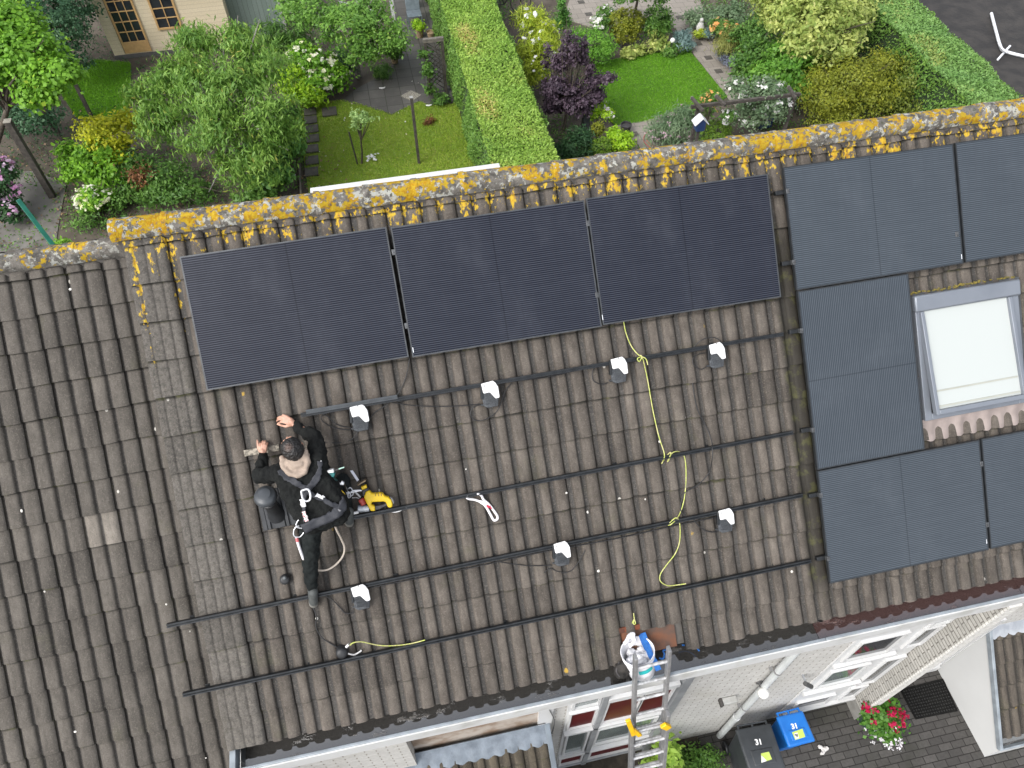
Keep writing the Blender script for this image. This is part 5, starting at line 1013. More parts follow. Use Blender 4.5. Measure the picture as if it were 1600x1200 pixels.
# ================================================================ gardens behind the house
LR = np.random.default_rng(21)
def leaf_mesh(name, pos, nrm, L_, W_, tone, mat, parent=None, droop=0.0, hang=None):
    n = len(pos); nrm = nrm/np.maximum(np.linalg.norm(nrm, axis=1, keepdims=True), 1e-6)
    rv = LR.normal(size=(n, 3)); 
    if hang is not None: rv = rv*.45+np.array(hang)
    t = rv-nrm*(rv*nrm).sum(1, keepdims=True); t /= np.maximum(np.linalg.norm(t, axis=1, keepdims=True), 1e-6); b = np.cross(nrm, t)
    s = LR.uniform(.6, 1.35, (n, 1)); l = t*L_*s*.5; w_ = b*W_*s*.5
    v = np.empty((n, 4, 3)); v[:, 0] = pos-l; v[:, 1] = pos+w_-l*.15; v[:, 2] = pos+l-nrm*L_*s*droop; v[:, 3] = pos-w_-l*.15
    me = bpy.data.meshes.new(name); me.vertices.add(n*4); me.vertices.foreach_set('co', v.reshape(-1).astype(np.float32))
    me.loops.add(n*4); me.loops.foreach_set('vertex_index', np.arange(n*4, dtype=np.int32)); me.polygons.add(n)
    me.polygons.foreach_set('loop_start', np.arange(0, n*4, 4, dtype=np.int32)); me.polygons.foreach_set('loop_total', np.full(n, 4, dtype=np.int32))
    a = me.attributes.new('tone', 'FLOAT', 'FACE'); a.data.foreach_set('value', tone.astype(np.float32)); me.update(calc_edges=True)
    o = bpy.data.objects.new(name, me); finish(o, me, parent, None, name, mat, None); return o
def cloud(blobs, n, clump=.13, per=26, shell=.6, upb=.35, low=-.55):
    """leaf positions gathered in small sprays over the shells of ellipsoid blobs"""
    vol = np.array([(b[1][0]*b[1][1]*b[1][2])**.45 for b in blobs]); nc = max(6, n//per)
    ci = LR.choice(len(blobs), nc, p=vol/vol.sum()); d = LR.normal(size=(nc, 3)); d[:, 2] += .25; d /= np.linalg.norm(d, axis=1, keepdims=True)
    d[:, 2] = np.maximum(d[:, 2], low)
    C_ = np.array([list(b[0]) for b in blobs])[ci]; R_ = np.array([b[1] for b in blobs])[ci]
    rr = LR.uniform(shell, 1.06, (nc, 1)); cc = C_+d*R_*rr; ct = LR.uniform(0, 1, nc)
    k = LR.integers(0, nc, n); sz = clump*LR.uniform(.6, 1.4, (nc, 1)); p = cc[k]+LR.normal(size=(n, 3))*sz[k]*np.array([1, 1, .6])
    nr = d[k]+LR.normal(size=(n, 3))*.55+np.array([0, 0, upb]); tone = np.clip(.55*ct[k]+.45*LR.uniform(0, 1, n), 0, 1)
    p[:, 2] = np.maximum(p[:, 2], .03); return p, nr, tone
def depth_of(p): return (p-CAM).dot(_f)
def blob(px, py, z, rx, ry, dy=None):
    c = gp(px, py, z); s = FPX/depth_of(c); return (c, (rx/s, (dy if dy else rx*.85)/s, ry/s))
bark = pm('brown_bark', (.10, .08, .06), (.05, .042, .034), 14, .9, bump=.01); greybark = pm('pale_grey_bark', (.26, .25, .23), (.15, .14, .125), 14, .9, bump=.01)
def plant(name, label, cat, specs, mat, n, L_, W_, group=None, stem=bark, clump=.12, trunk=None, tr=.03, flowers=None, hang=None, droop=.1, shell=.55, upb=.35, per=26, limbs=True, tall=None):
    bl = [blob(*s) for s in specs]; bl = [(c_, tuple(.90*q for q in r_)) for c_, r_ in bl]
    if tall:
        for i in range(len(bl)): bl[i] = (bl[i][0], (bl[i][1][0], bl[i][1][1], bl[i][1][2]*tall))
    bx, by = (trunk.x, trunk.y) if trunk is not None else (bl[0][0].x, bl[0][0].y)
    t = thing(name, label, cat, (bx, by, 0), group=group)
    p, nr, tn = cloud(bl, n, clump, per, shell, upb); p = p-np.array([bx, by, 0])
    fname = 'crown' if cat == 'tree' else 'foliage'
    leaf_mesh(fname, p, nr, L_, W_, tn, mat, t, droop, hang)
    mb = MB(); zc = bl[0][0].z; b0 = Vector((bx, by, -.02)); 
    hub = b0.lerp(bl[0][0], .55); mb.tube(spline([b0, b0.lerp(hub, .5)+Vector((.02, .03, 0)), hub, bl[0][0]], 3), [tr*(1-.6*i/9) for i in range(10)], 8)
    if limbs:
        for c_, r_ in bl:
            for j in range(3 if len(bl) > 1 else 5):
                e = c_+Vector((LR.normal()*r_[0]*.6, LR.normal()*r_[1]*.6, abs(LR.normal())*r_[2]*.6)); m_ = hub.lerp(e, .5)+Vector((LR.normal()*.06, LR.normal()*.06, .05))
                mb.tube(spline([hub, m_, e], 3), [tr*.5*(1-.8*i/6) for i in range(7)], 5)
    part(t, 'trunk' if cat == 'tree' else 'stem', mb, stem, smooth=60)
    if flowers:
        fm, fn, fr = flowers[:3]; fsh = flowers[3] if len(flowers) > 3 else .8
        q, nq, tq = cloud(bl, fn*5, .035, 5, fsh, .8, low=.1); q = q-np.array([bx, by, 0])
        leaf_mesh('blossom', q+nq/np.linalg.norm(nq, axis=1, keepdims=True)*.03, nq, fr, fr*.9, tq, fm, t)['kind'] = 'stuff'
    return t
LG = lambda nm, a, b, c=None, tr=.3: leafmat(nm, a, b, c, tr)
g_mid = LG('mid_green_leaves', (.035, .085, .016), (.085, .165, .030), (.14, .24, .05)); g_bright = LG('bright_green_leaves', (.060, .140, .012), (.130, .260, .022), (.24, .32, .03)); g_dark = LG('dark_green_leaves', (.014, .042, .016), (.035, .080, .028), (.06, .12, .04))
g_olive = LG('olive_gold_leaves', (.085, .105, .013), (.175, .19, .02), (.27, .25, .025)); g_gold = LG('golden_leaves', (.18, .21, .012), (.34, .34, .018), (.46, .40, .02)); g_peach = LG('peach_tree_leaves', (.060, .130, .022), (.145, .235, .045), (.28, .26, .06))
g_var = LG('variegated_leaves', (.12, .17, .035), (.30, .33, .10), (.44, .42, .18)); g_lime = LG('lime_leaves', (.13, .24, .012), (.24, .36, .02)); g_purple = LG('purple_leaves', (.026, .018, .026), (.062, .042, .058), (.10, .07, .09), .15); g_blue = LG('blue_grey_leaves', (.07, .12, .11), (.14, .20, .19)); g_yg = LG('yellow_green_leaves', (.15, .21, .018), (.27, .31, .03))
g_grey = LG('grey_green_leaves', (.06, .10, .05), (.13, .18, .10)); g_red = LG('red_brown_leaves', (.06, .03, .012), (.14, .06, .025), (.2, .12, .03), .2)
f_white = LG('white_blossom', (.62, .62, .52), (.74, .74, .66)); f_cream = LG('cream_blossom', (.46, .52, .26), (.62, .64, .40)); f_pink = LG('pink_blossom', (.50, .20, .36), (.62, .36, .52)); f_red = LG('crimson_blossom', (.24, .006, .035), (.34, .012, .06)); f_oran = LG('orange_blossom', (.62, .20, .06), (.70, .32, .14)); f_lil = LG('lilac_blossom', (.42, .34, .50), (.56, .48, .60)); f_rose = LG('pale_rose_blossom', (.66, .42, .38), (.72, .60, .55))
# ---- surfaces
m_, t_, b_ = base_mat('lawn'); kk = NT(t_); v_ = kk.coords(); lwn = kk.attr('tone')
c_ = kk.mix(kk.ss(kk.noise(v_, 1.1, 5, .65), .38, .64), (.185, .275, .032), (.265, .325, .05)); c_ = kk.mix(kk.math('MULTIPLY', kk.noise(v_, 60, 3), .4), c_, (.10, .17, .016)); c_ = kk.mix(kk.math('MULTIPLY', kk.ss(kk.noise(v_, 2.7, 5, .7), .60, .74), .6), c_, (.20, .18, .035))
kk.lk(c_, b_.inputs['Base Color']); b_.inputs['Roughness'].default_value = .8; kk.bump(kk.noise(v_, 110, 3), .9, .03, b_); lawn1 = m_
m_, t_, b_ = base_mat('striped_lawn'); kk = NT(t_); v_ = kk.coords()
c_ = kk.mix(kk.ss(kk.noise(v_, .9, 5, .6), .35, .65), (.085, .205, .014), (.125, .26, .018)); c_ = kk.mix(kk.math('MULTIPLY', kk.noise(v_, 60, 3), .5), c_, (.065, .155, .012)); kk.lk(c_, b_.inputs['Base Color']); b_.inputs['Roughness'].default_value = .8; kk.bump(kk.noise(v_, 110, 3), .9, .03, b_); lawn2 = m_
gxy = lambda pts, z=0: [gp(x, y, z)[:2] for x, y in pts]
L1P = gxy([(462, 168), (500, 161), (535, 158), (556, 162), (575, 168), (612, 180), (655, 160), (672, 166), (714, 163)])+[(4.2, 9.0), (0.0, 9.0)]
L2P = gxy([(961, 197), (948, 185), (925, 120), (930, 101), (975, 90), (1075, 78), (1136, 152), (1100, 170), (1040, 189)])
L3P = gxy([(85, 130), (150, 95), (205, 100), (205, 160), (190, 190), (120, 185)])
sheet('lawn_left', L1P, .03, lawn1, thick=.05); sheet('lawn_right', L2P, .03, lawn2, thick=.05); sheet('lawn_shed', L3P, .03, lawn2, thick=.05)
def inpoly(P_, poly):
    x, y = P_[:, 0], P_[:, 1]; ins = np.zeros(len(x), bool); k = len(poly)
    for i in range(k):
        x0, y0 = poly[i][0], poly[i][1]; x1, y1 = poly[(i+1) % k][0], poly[(i+1) % k][1]
        c = ((y0 > y) != (y1 > y)) & (x < (x1-x0)*(y-y0)/((y1-y0) if abs(y1-y0) > 1e-9 else 1e-9)+x0); ins ^= c
    return ins
def scatter(poly, n):
    a = np.array([[p[0], p[1]] for p in poly]); lo, hi = a.min(0), a.max(0); P_ = LR.uniform(lo, hi, (n*3, 2)); P_ = P_[inpoly(P_, poly)][:n]; return P_
def blades(name, poly, n, mat, h=.05, w_=.010, z=.03):
    P_ = scatter(poly, n); k = len(P_); pos = np.c_[P_, np.full(k, z+h*.35)]; nr = LR.normal(size=(k, 3))*np.array([1, 1, .5]); nr[:, 2] = np.abs(nr[:, 2])*.7+.15
    o = leaf_mesh(name, pos, nr, h*1.6, w_, LR.uniform(0, 1, k), mat, None, .1, hang=(0, 0, .9)); o['kind'] = 'stuff'; return o
gl1 = LG('grass_blades', (.13, .215, .018), (.20, .27, .03), (.28, .27, .06)); gl2 = LG('lush_grass_blades', (.075, .19, .010), (.12, .26, .016))
blades('grass', L1P, 52000, gl1); blades('grass', L2P, 30000, gl2, h=.04); blades('grass', L3P, 12000, gl2, h=.07)
dsl = blockmat('dark_wet_slabs', 0, 1, .45, .45, .016, (.070, .066, .060), (.105, .10, .092), (.03, .032, .022), dirt=(.12, .115, .10), rough=.6, bump=.004, shift=.0)
bsl = blockmat('beige_path_slabs', 0, 1, .40, .30, .012, (.24, .215, .185), (.30, .27, .235), (.13, .12, .10), dirt=(.18, .165, .14), bump=.003)
csl = pm('worn_concrete', (.17, .16, .145), (.11, .102, .09), 1.4, .85, bump=.01, lo=.3, hi=.7)
sheet('patio', gxy([(600, -40), (690, -40), (700, 75), (713, 160), (672, 165), (655, 160), (612, 181), (575, 169), (535, 159), (556, 141), (598, 118), (622, 95), (616, 50)]), .036, dsl, thick=.05)
sheet('garden_path', gxy([(900, -30), (1080, -30), (1110, 40), (1170, 140), (1150, 168), (1139, 156), (1078, 78), (1055, 45), (930, 45), (880, 30)]), .026, bsl, thick=.04)
sheet('garden_path_lower', gxy([(955, 199), (1060, 180), (1075, 215), (1000, 250), (985, 235)]), .034, bsl, thick=.05)
sheet('concrete_path', gxy([(-40, 270), (60, 268), (104, 290), (92, 352), (82, 420), (-60, 440)]), .020, csl, thick=.03)
sheet('dark_yard', [(17.2, 6), (30, 6), (30, 17.0), (17.2, 17.0)], .014, pm('wet_black_ground', (.018, .016, .015), (.038, .034, .031), 2.2, .8, bump=.02, rvar=.4), thick=.03)
sheet('sandy_strip', [(16, 17.03), (32, 17.03), (32, 22), (16, 22)], .016, pm('sandy_soil', (.16, .13, .11), (.12, .10, .085), 2, .9), thick=.03)
slabm = pm('dark_stepping_slab', (.085, .078, .066), (.055, .05, .042), 7, .8, bump=.005)
SGp = 'stepping slabs in the small lawn'
for i, (x, y) in enumerate([(485, 176), (486, 189), (488, 203), (489, 218), (488, 234), (488, 252), (487, 270)]):
    c = gp(x, y, .03); mb = MB(); mb.box(c.x-.17, c.x+.17, c.y-.17, c.y+.17, .0, .085)
    solo('stepping_slab', 'square grey stepping slab in the row along the left edge of the small lawn', 'paving slab', mb, slabm, c, group=SGp, bevel=.008)
c = gp(515, 176, .03); mb = MB(); mb.box(c.x-.2, c.x+.2, c.y-.2, c.y+.2, 0, .085); solo('stepping_slab', 'single dark slab set in the grass below the patio', 'paving slab', mb, slabm, c, bevel=.008)
q = [gp(x, y, .04) for x, y in ((626, 150), (642, 141), (658, 148), (644, 158))]; mb = MB(); mb.prism([(p.x, p.y, .03) for p in q], (0, 0, .012)); solo('speckled_slab', 'one pale speckled slab in the dark patio', 'paving slab', mb, pm('speckled_pale', (.34, .32, .27), (.12, .11, .09), 45, .85, lo=.42, hi=.55), q[0])
GD = 'small dark squares let into the garden path'
for (x, y) in ((1062, 27), (1076, 46), (1091, 68), (1107, 90), (1123, 111), (920, 22), (908, 3), (991, 210)):
    c = gp(x, y, .03); zz = .027 if y < 150 else .035; mb = MB(); mb.box(c.x-.11, c.x+.11, c.y-.11, c.y+.11, zz-.02, zz+.004); solo('inset_tile', 'small dark square tile let into the beige garden path', 'path tile', mb, slabm, c, group=GD)
def zat(base, x, y):
    d = ray(x, y); t = (base.y-CAM.y)/d.y; return (CAM+d*t).z
wood = pm('dark_weathered_wood', (.075, .065, .055), (.04, .035, .03), 12, .9, bump=.006); wtop = pm('bleached_wood', (.34, .32, .28), (.25, .23, .2), 15, .9)
def post(name, label, cat, P0, P1, w_, mat, top=None, round_=False):
    b0 = gp(*P0); h = zat(b0, *P1); mb = MB(); t = thing(name, label, cat, b0)
    if round_: mb.tube([b0, b0+Vector((0, 0, h))], w_/2, 12)
    else: mb.box(b0.x-w_/2, b0.x+w_/2, b0.y-w_/2, b0.y+w_/2, -.02, h)
    part(t, 'shaft', mb, mat, bevel=.004 if not round_ else 0)
    mb = MB(); mb.box(b0.x-w_*.55, b0.x+w_*.55, b0.y-w_*.55, b0.y+w_*.55, h, h+.015); part(t, 'top', mb, top or mat); return b0, h
post('wooden_post', 'thick dark wooden post at the left edge beside the concrete path', 'post', (83, 308), (4, 190), .15, wood, wtop)
post('wooden_post', 'thinner dark post between the maple and the golden shrub', 'post', (97, 219), (52, 152), .10, wood, wtop)
post('wooden_post', 'slim dark post on the grass in front of the summer house', 'post', (144, 184), (116, 132), .09, wood)
post('clothes_post', 'slim dark post standing alone on the small lawn', 'post', (655, 257), (646, 152), .07, wood, pm('grey_cap', (.3, .3, .29), None, 9, .6))
green = pm('green_painted_metal', (.008, .13, .085), (.012, .16, .11), 8, .4)
b0 = gp(118, 431, 0.0); b0 = gp(96, 400, 1.1); tpt = gp(28, 312, 2.2); GPt = thing('green_post', 'slanting green painted metal post with an open square end', 'post', (b0.x, b0.y, 0))
mb = MB(); d_ = (tpt-b0).normalized(); mb.bar(b0-d_*1.3, tpt, .085, .085); part(GPt, 'shaft', mb, green, bevel=.004); mb = MB(); mb.bar(tpt, tpt+d_*.004, .06, .06); part(GPt, 'opening', mb, pm('pale_green_cap', (.25, .38, .32), None, 8, .5))
# ---- hedges
def hedge(label, x0, x1, y0, y1, h, n, top_m, side_m, tl, core=(.02, .04, .012)):
    t = thing('hedge', label, 'hedge', ((x0+x1)/2, (y0+y1)/2, 0)); ce = np.array([(x0+x1)/2, (y0+y1)/2, 0])
    mb = MB(); nx, ny, nz = 12, 60, 12; i_ = .06
    mb.box(x0+i_, x1-i_, y0+i_, y1-i_, 0, h-.17); part(t, 'core', mb, pm('hedge_inside', core, tuple(c*.6 for c in core), 6, .95))
    A = (x1-x0)*(y1-y0); nt_ = n; X = LR.uniform(x0, x1, nt_); Y = LR.uniform(y0, y1, nt_)
    und = .05*np.sin(X*3.1+Y*1.7)+.04*np.sin(Y*2.9-X*2.0)+.03*np.sin(Y*6.1+X*5)
    Z = h-.03+und*.6+LR.normal(size=nt_)*.022; pat = .5+.5*np.sin(X*2.3+Y*1.1+np.sin(Y*2.7)*1.3)*np.sin(Y*1.9-X*1.4)
    tn = np.clip(.55*pat+.5*LR.uniform(0, 1, nt_)-.05, 0, 1); dead = np.exp(-((X-x0-.38)/.28)**2)*(.5+.5*np.sin(Y*1.9+np.sin(Y*4.3))); tn = np.clip(tn+dead*LR.uniform(0, .75, nt_), 0, 1); pos = np.c_[X, Y, Z]-ce; nr = LR.normal(size=(nt_, 3))*.6+np.array([0, 0, .9])
    o = leaf_mesh('top_growth', pos, nr, tl, tl*.42, tn, top_m, t, .2); o['kind'] = 'stuff'
    ns = int(n*1.2); side = LR.integers(0, 2, ns); Y = LR.uniform(y0, y1, ns); Z = LR.uniform(0.02, h, ns)
    wv = .05*np.sin(Y*2.2+Z*2)+.04*np.sin(Y*5+Z*4.1); X = np.where(side == 0, x0-wv, x1+wv)+LR.normal(size=ns)*.025
    pos = np.c_[X, Y, Z]-ce; nr = LR.normal(size=(ns, 3))*.6+np.c_[np.where(side == 0, -1, 1), np.zeros(ns), np.full(ns, .35)]
    o = leaf_mesh('side_growth', pos, nr, tl*.9, tl*.4, LR.uniform(0, 1, ns)*.8, side_m, t, .2); o['kind'] = 'stuff'
    ns = int(n*.12); e = LR.integers(0, 2, ns); X = LR.uniform(x0, x1, ns); Z = LR.uniform(.02, h, ns); Y = np.where(e == 0, y0, y1)+LR.normal(size=ns)*.03
    o = leaf_mesh('end_growth', np.c_[X, Y, Z]-ce, LR.normal(size=(ns, 3))*.6+np.c_[np.zeros(ns), np.where(e == 0, -1, 1), np.full(ns, .35)], tl, tl*.4, LR.uniform(0, 1, ns)*.8, side_m, t, .2); o['kind'] = 'stuff'
    return t
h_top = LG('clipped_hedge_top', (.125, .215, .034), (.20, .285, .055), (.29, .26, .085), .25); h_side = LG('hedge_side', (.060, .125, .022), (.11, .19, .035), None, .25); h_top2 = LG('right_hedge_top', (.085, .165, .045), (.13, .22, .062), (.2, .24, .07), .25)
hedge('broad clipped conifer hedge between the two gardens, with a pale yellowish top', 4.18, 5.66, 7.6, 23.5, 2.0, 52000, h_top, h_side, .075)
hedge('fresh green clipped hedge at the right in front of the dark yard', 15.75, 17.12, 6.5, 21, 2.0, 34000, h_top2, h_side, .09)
# ---- sheds
cream = blockmat('cream_boards', 0, 2, 6.0, .115, .006, (.68, .58, .41), (.72, .62, .45), (.44, .35, .23), bump=.003)
trimw = pm('varnished_trim', (.56, .36, .16), (.48, .30, .13), 9, .5); dglass = pm('dark_pane', (.016, .02, .024), (.03, .035, .04), 2, .08)
SH = thing('summer_house', 'cream wooden summer house with small paned door and window', 'shed', (-3.9, 19.8, 0)); sy = 18.62; sx0, sx1 = gp(182, 92).x, -1.95
mb = MB(); mb.box(sx0, sx1, sy, sy+2.2, .12, 2.25); part(SH, 'wall', mb, cream); mb = MB(); mb.box(sx0-.02, sx1+.02, sy-.02, sy+2.2, 0, .118); part(SH, 'plinth', mb, pm('shed_plinth', (.12, .115, .11), None, 5, .9))
mb = MB(); mb.prism([(sx0-.2, sy-.35, 2.26), (sx0-.2, sy+1.1, 2.85), (sx0-.2, sy+2.4, 2.26)], (sx1-sx0+.4, 0, 0)); part(SH, 'roof', mb, pm('felt_roof', (.08, .075, .07), None, 8, .9))
def paned(par, name, x0, x1, z0, z1, nx, nz, zp0):
    mb = MB(); f_ = .055
    mb.box(x0, x0+f_, sy-.04, sy-.001, z0, z1); mb.box(x1-f_, x1, sy-.04, sy-.001, z0, z1); mb.box(x0+f_, x1-f_, sy-.04, sy-.001, z1-f_, z1); mb.box(x0+f_, x1-f_, sy-.04, sy-.001, zp0-f_, zp0)
    if zp0-f_ > z0+.03: mb.box(x0+f_, x1-f_, sy-.032, sy-.001, z0, zp0-f_-.001)
    for i in range(1, nx): xx = x0+f_+(x1-x0-2*f_)*i/nx; mb.box(xx-.012, xx+.012, sy-.035, sy-.006, zp0, z1-f_)
    for i in range(1, nz): zz = zp0+(z1-f_-zp0)*i/nz; mb.box(x0+f_, x1-f_, sy-.034, sy-.007, zz-.012, zz+.012)
    o = part(par, name, mb, trimw); mb = MB(); mb.box(x0+f_, x1-f_, sy-.012, sy-.002, zp0, z1-f_); part(o, 'pane', mb, dglass); return o
dx0, dx1 = gp(205, 82).x, gp(241, 76).x
paned(SH, 'door', dx0-.07, dx1+.02, .16, 2.05, 3, 5, .50); paned(SH, 'window', dx1+.42, dx1+1.12, .75, 2.0, 2, 4, .81)
mb = MB(); mb.box(dx0-.085, dx0-.072, sy-.03, sy-.001, .16, 2.1); part(SH, 'dark_edge', mb, dgr)
ggm = blockmat('grey_green_boards', 0, 2, .14, 9.0, .010, (.20, .25, .22), (.23, .28, .25), (.11, .14, .12), bump=.004, shift=0)
GS = thing('garden_shed', 'grey-green garden shed of vertical boards behind the trees', 'shed', (-1.2, 20.2, 0)); gb = gp(446, 52); mb = MB(); mb.box(gb.x-1.75, gb.x, gb.y, gb.y+2.2, 0, 2.4); part(GS, 'wall', mb, ggm)
mb = MB(); mb.box(gb.x-1.85, gb.x+.1, gb.y-.15, gb.y+2.3, 2.41, 2.5); part(GS, 'roof', mb, bpy.data.materials['felt_roof']); mb = MB(); mb.box(gb.x+.005, gb.x+.09, gb.y-.03, gb.y+.05, 0, 2.4); part(GS, 'corner_post', mb, pm('peeling_white', (.5, .5, .47), (.2, .2, .18), 14, .8))
# ---- left garden plants
TG = 'trees in the left garden'
plant('peach_tree', 'wide loose tree with long drooping leaves in front of the summer house', 'tree', [(350, 150, 2.6, 85, 55, 70), (290, 120, 2.7, 55, 42), (405, 110, 2.8, 60, 45), (420, 190, 2.3, 60, 50), (340, 215, 2.0, 70, 50), (255, 190, 2.1, 50, 40), (390, 260, 1.5, 60, 40), (305, 70, 3.0, 42, 34), (375, 68, 3.0, 40, 30), (240, 135, 2.5, 30, 20), (215, 150, 2.2, 22, 14), (440, 215, 1.8, 30, 32)], g_peach, 23000, .14, .036, TG, greybark, clump=.12, per=34, trunk=gp(372, 262), tr=.09, hang=(0, 0, -1.1), droop=.15, shell=.35, upb=.2)
plant('maple_tree', 'bright lime green leafy tree at the upper left edge', 'tree', [(40, 85, 3.3, 60, 38), (85, 115, 3.1, 42, 24), (15, 45, 3.5, 55, 38), (60, 140, 2.9, 36, 20), (-30, 110, 3.2, 50, 40), (-20, 10, 3.4, 50, 40)], g_bright, 16000, .105, .085, TG, bark, clump=.13, trunk=gp(-20, 260), tr=.10, shell=.5, upb=.6)
plant('dark_conifer', 'dense dark blue-green tree in the top left corner behind the lime green one', 'tree', [(55, 25, 1.9, 70, 50), (100, 50, 1.6, 40, 42), (0, -10, 2.3, 70, 50), (115, 0, 1.9, 40, 45), (110, 90, 1.0, 30, 30), (-15, 150, 1.0, 70, 40), (45, 185, .7, 50, 30)], LG('blue_green_leaves', (.022, .058, .028), (.055, .115, .055), (.09, .16, .08)), 20000, .085, .05, TG, bark, clump=.11, trunk=gp(60, 110), tr=.1, shell=.6)
SGr = 'shrubs in the left garden'
plant('golden_shrub', 'golden yellow shrub below the wide tree', 'shrub', [(150, 205, 1.2, 38, 22), (175, 225, 1.0, 40, 24), (195, 190, 1.2, 22, 18)], g_gold, 3800, .085, .06, SGr, clump=.09)
plant('shrub', 'green leafy shrub just under the golden one', 'shrub', [(130, 260, .6, 38, 28), (170, 265, .6, 40, 34), (110, 240, .7, 22, 20), (150, 245, .9, 40, 24)], g_bright, 3800, .10, .07, SGr, clump=.10)
plant('shrub', 'low dull green bushes along the bed under the wide tree', 'shrub', [(250, 275, .5, 55, 26), (215, 300, .3, 50, 18), (290, 300, .4, 45, 25), (205, 255, .6, 35, 22)], g_mid, 5200, .10, .045, SGr, clump=.12)
plant('rhododendron', 'shrub with mauve pink flowers at the left edge', 'shrub', [(2, 305, .6, 32, 34), (-5, 270, .8, 30, 30), (10, 330, .4, 22, 20)], g_dark, 2800, .12, .05, SGr, flowers=(f_pink, 90, .10), clump=.1)
plant('hydrangea', 'low white flowering hydrangea on the bare bed', 'shrub', [(146, 312, .40, 29, 19)], g_bright, 1500, .09, .07, SGr, flowers=(f_cream, 95, .085), clump=.08)
plant('shrub', 'small green tuft by the green post above the tiled ridge', 'shrub', [(98, 388, .35, 16, 16)], g_bright, 500, .10, .04, SGr, clump=.06); plant('shrub', 'low weeds behind the left end of the ridge', 'shrub', [(165, 335, .2, 40, 12), (130, 345, .15, 30, 10)], g_mid, 1300, .07, .035, SGr, clump=.08)
plant('shrub', 'dark reddish dying bush under the wide tree', 'shrub', [(222, 277, .7, 14, 12)], g_red, 500, .09, .04, SGr)
plant('hydrangea', 'big green hydrangea with cream flower heads left of the patio', 'shrub', [(497, 100, .85, 34, 26), (470, 90, .95, 26, 22), (520, 118, .6, 26, 26), (500, 130, .5, 34, 24)], g_bright, 5200, .11, .075, SGr, flowers=(f_cream, 120, .10), clump=.1)
plant('shrub', 'yellow-green shrub in front of the cream flowered hydrangea', 'shrub', [(470, 140, .5, 30, 22), (455, 125, .7, 26, 24), (485, 152, .4, 22, 16)], g_lime, 3000, .11, .05, SGr, clump=.1)
plant('fruit_tree', 'bushy green tree overhanging the dark patio slabs', 'tree', [(545, 45, 1.9, 52, 34), (592, 45, 1.8, 40, 30), (495, 20, 1.9, 44, 26), (570, 82, 1.3, 34, 18), (455, 12, 1.7, 26, 26), (570, 18, 2.1, 46, 22), (615, 65, 1.6, 22, 18)], LG('fresh_tree_leaves', (.055, .125, .022), (.115, .215, .035), (.2, .28, .05)), 11000, .095, .05, TG, greybark, clump=.11, trunk=gp(562, 122), tr=.07)
plant('shrub', 'spiky grass-like plants beside the corner of the grey-green shed', 'shrub', [(425, 55, .5, 26, 24), (445, 70, .45, 24, 18), (470, 60, .5, 22, 22)], g_mid, 2400, .20, .03, SGr, hang=(0, 0, 1.1), clump=.1)
plant('shrub', 'dark bushes between the wide tree and the small lawn', 'shrub', [(440, 180, .6, 26, 30), (455, 225, .5, 24, 32), (430, 275, .4, 32, 26), (400, 300, .3, 40, 16)], g_mid, 4800, .10, .06, SGr, clump=.1)
plant('shrub', 'broad leaved green bush at the lower right foot of the wide tree', 'shrub', [(435, 225, .9, 34, 36), (425, 270, .6, 36, 26), (400, 250, .8, 26, 30)], LG('broad_leaves', (.045, .12, .03), (.10, .2, .055)), 3600, .12, .10, SGr, clump=.1)
plant('grass_tuft', 'low tuft of green grass on the dark soil by the patio', 'plant', [(598, 112, .2, 18, 10)], g_mid, 900, .14, .02, SGr, hang=(0, 0, 1.0), clump=.06)
plant('shrub', 'dark ferny bush on the soil left of the patio', 'shrub', [(535, 100, .5, 22, 24)], g_dark, 1100, .15, .03, SGr, hang=(0, 0, .9))
sb = gp(565, 257); zt_ = zat(sb, 556, 205)
plant('sapling', 'young staked sapling with a sparse pale crown on the small lawn', 'tree', [(563, 186, 1.55, 17, 14), (575, 182, 1.6, 9, 8), (556, 195, 1.35, 8, 8)], LG('sapling_leaves', (.14, .22, .07), (.24, .33, .13)), 420, .10, .035, None, bark, clump=.05, trunk=sb, tr=.03, per=8)
mb = MB(); mb.tube([sb+Vector((-.10, 0, 0)), sb+Vector((-.16, .0, zt_))], .02, 8); solo('stake', 'dark wooden stake beside the young sapling', 'stake', mb, wood, sb)
P_ = scatter(gxy([(574, 244), (592, 244), (592, 256), (574, 256)]), 26); leaf_mesh('daisies', np.c_[P_, np.full(len(P_), .09)], np.tile([0, 0, 1.0], (len(P_), 1))+LR.normal(size=(len(P_), 3))*.2, .07, .07, LR.uniform(0, 1, len(P_)), f_white)['kind'] = 'stuff'
plant('red_tuft', 'small reddish brown tuft on the lawn right of the dark post', 'plant', [(671, 189, .12, 9, 7)], g_red, 260, .09, .02, None, hang=(0, 0, .8), clump=.05, limbs=False)
plant('shrub', 'red-brown shrub at the near end of the big hedge', 'shrub', [(790, 238, 1.2, 20, 18), (780, 225, 1.4, 10, 14), (800, 248, 1.1, 16, 14)], g_red, 1800, .07, .05, None, clump=.08)
mb = MB(); e0, e1 = gp(464, 168), gp(471, 300); mb.bar((e0.x, e0.y, .05), (e1.x-.02, 9.5, .05), .04, .12); solo('edging_board', 'grey edging board along the left side of the small lawn', 'edging', mb, pm('grey_board', (.16, .14, .11), (.1, .09, .075), 14, .9), e0)
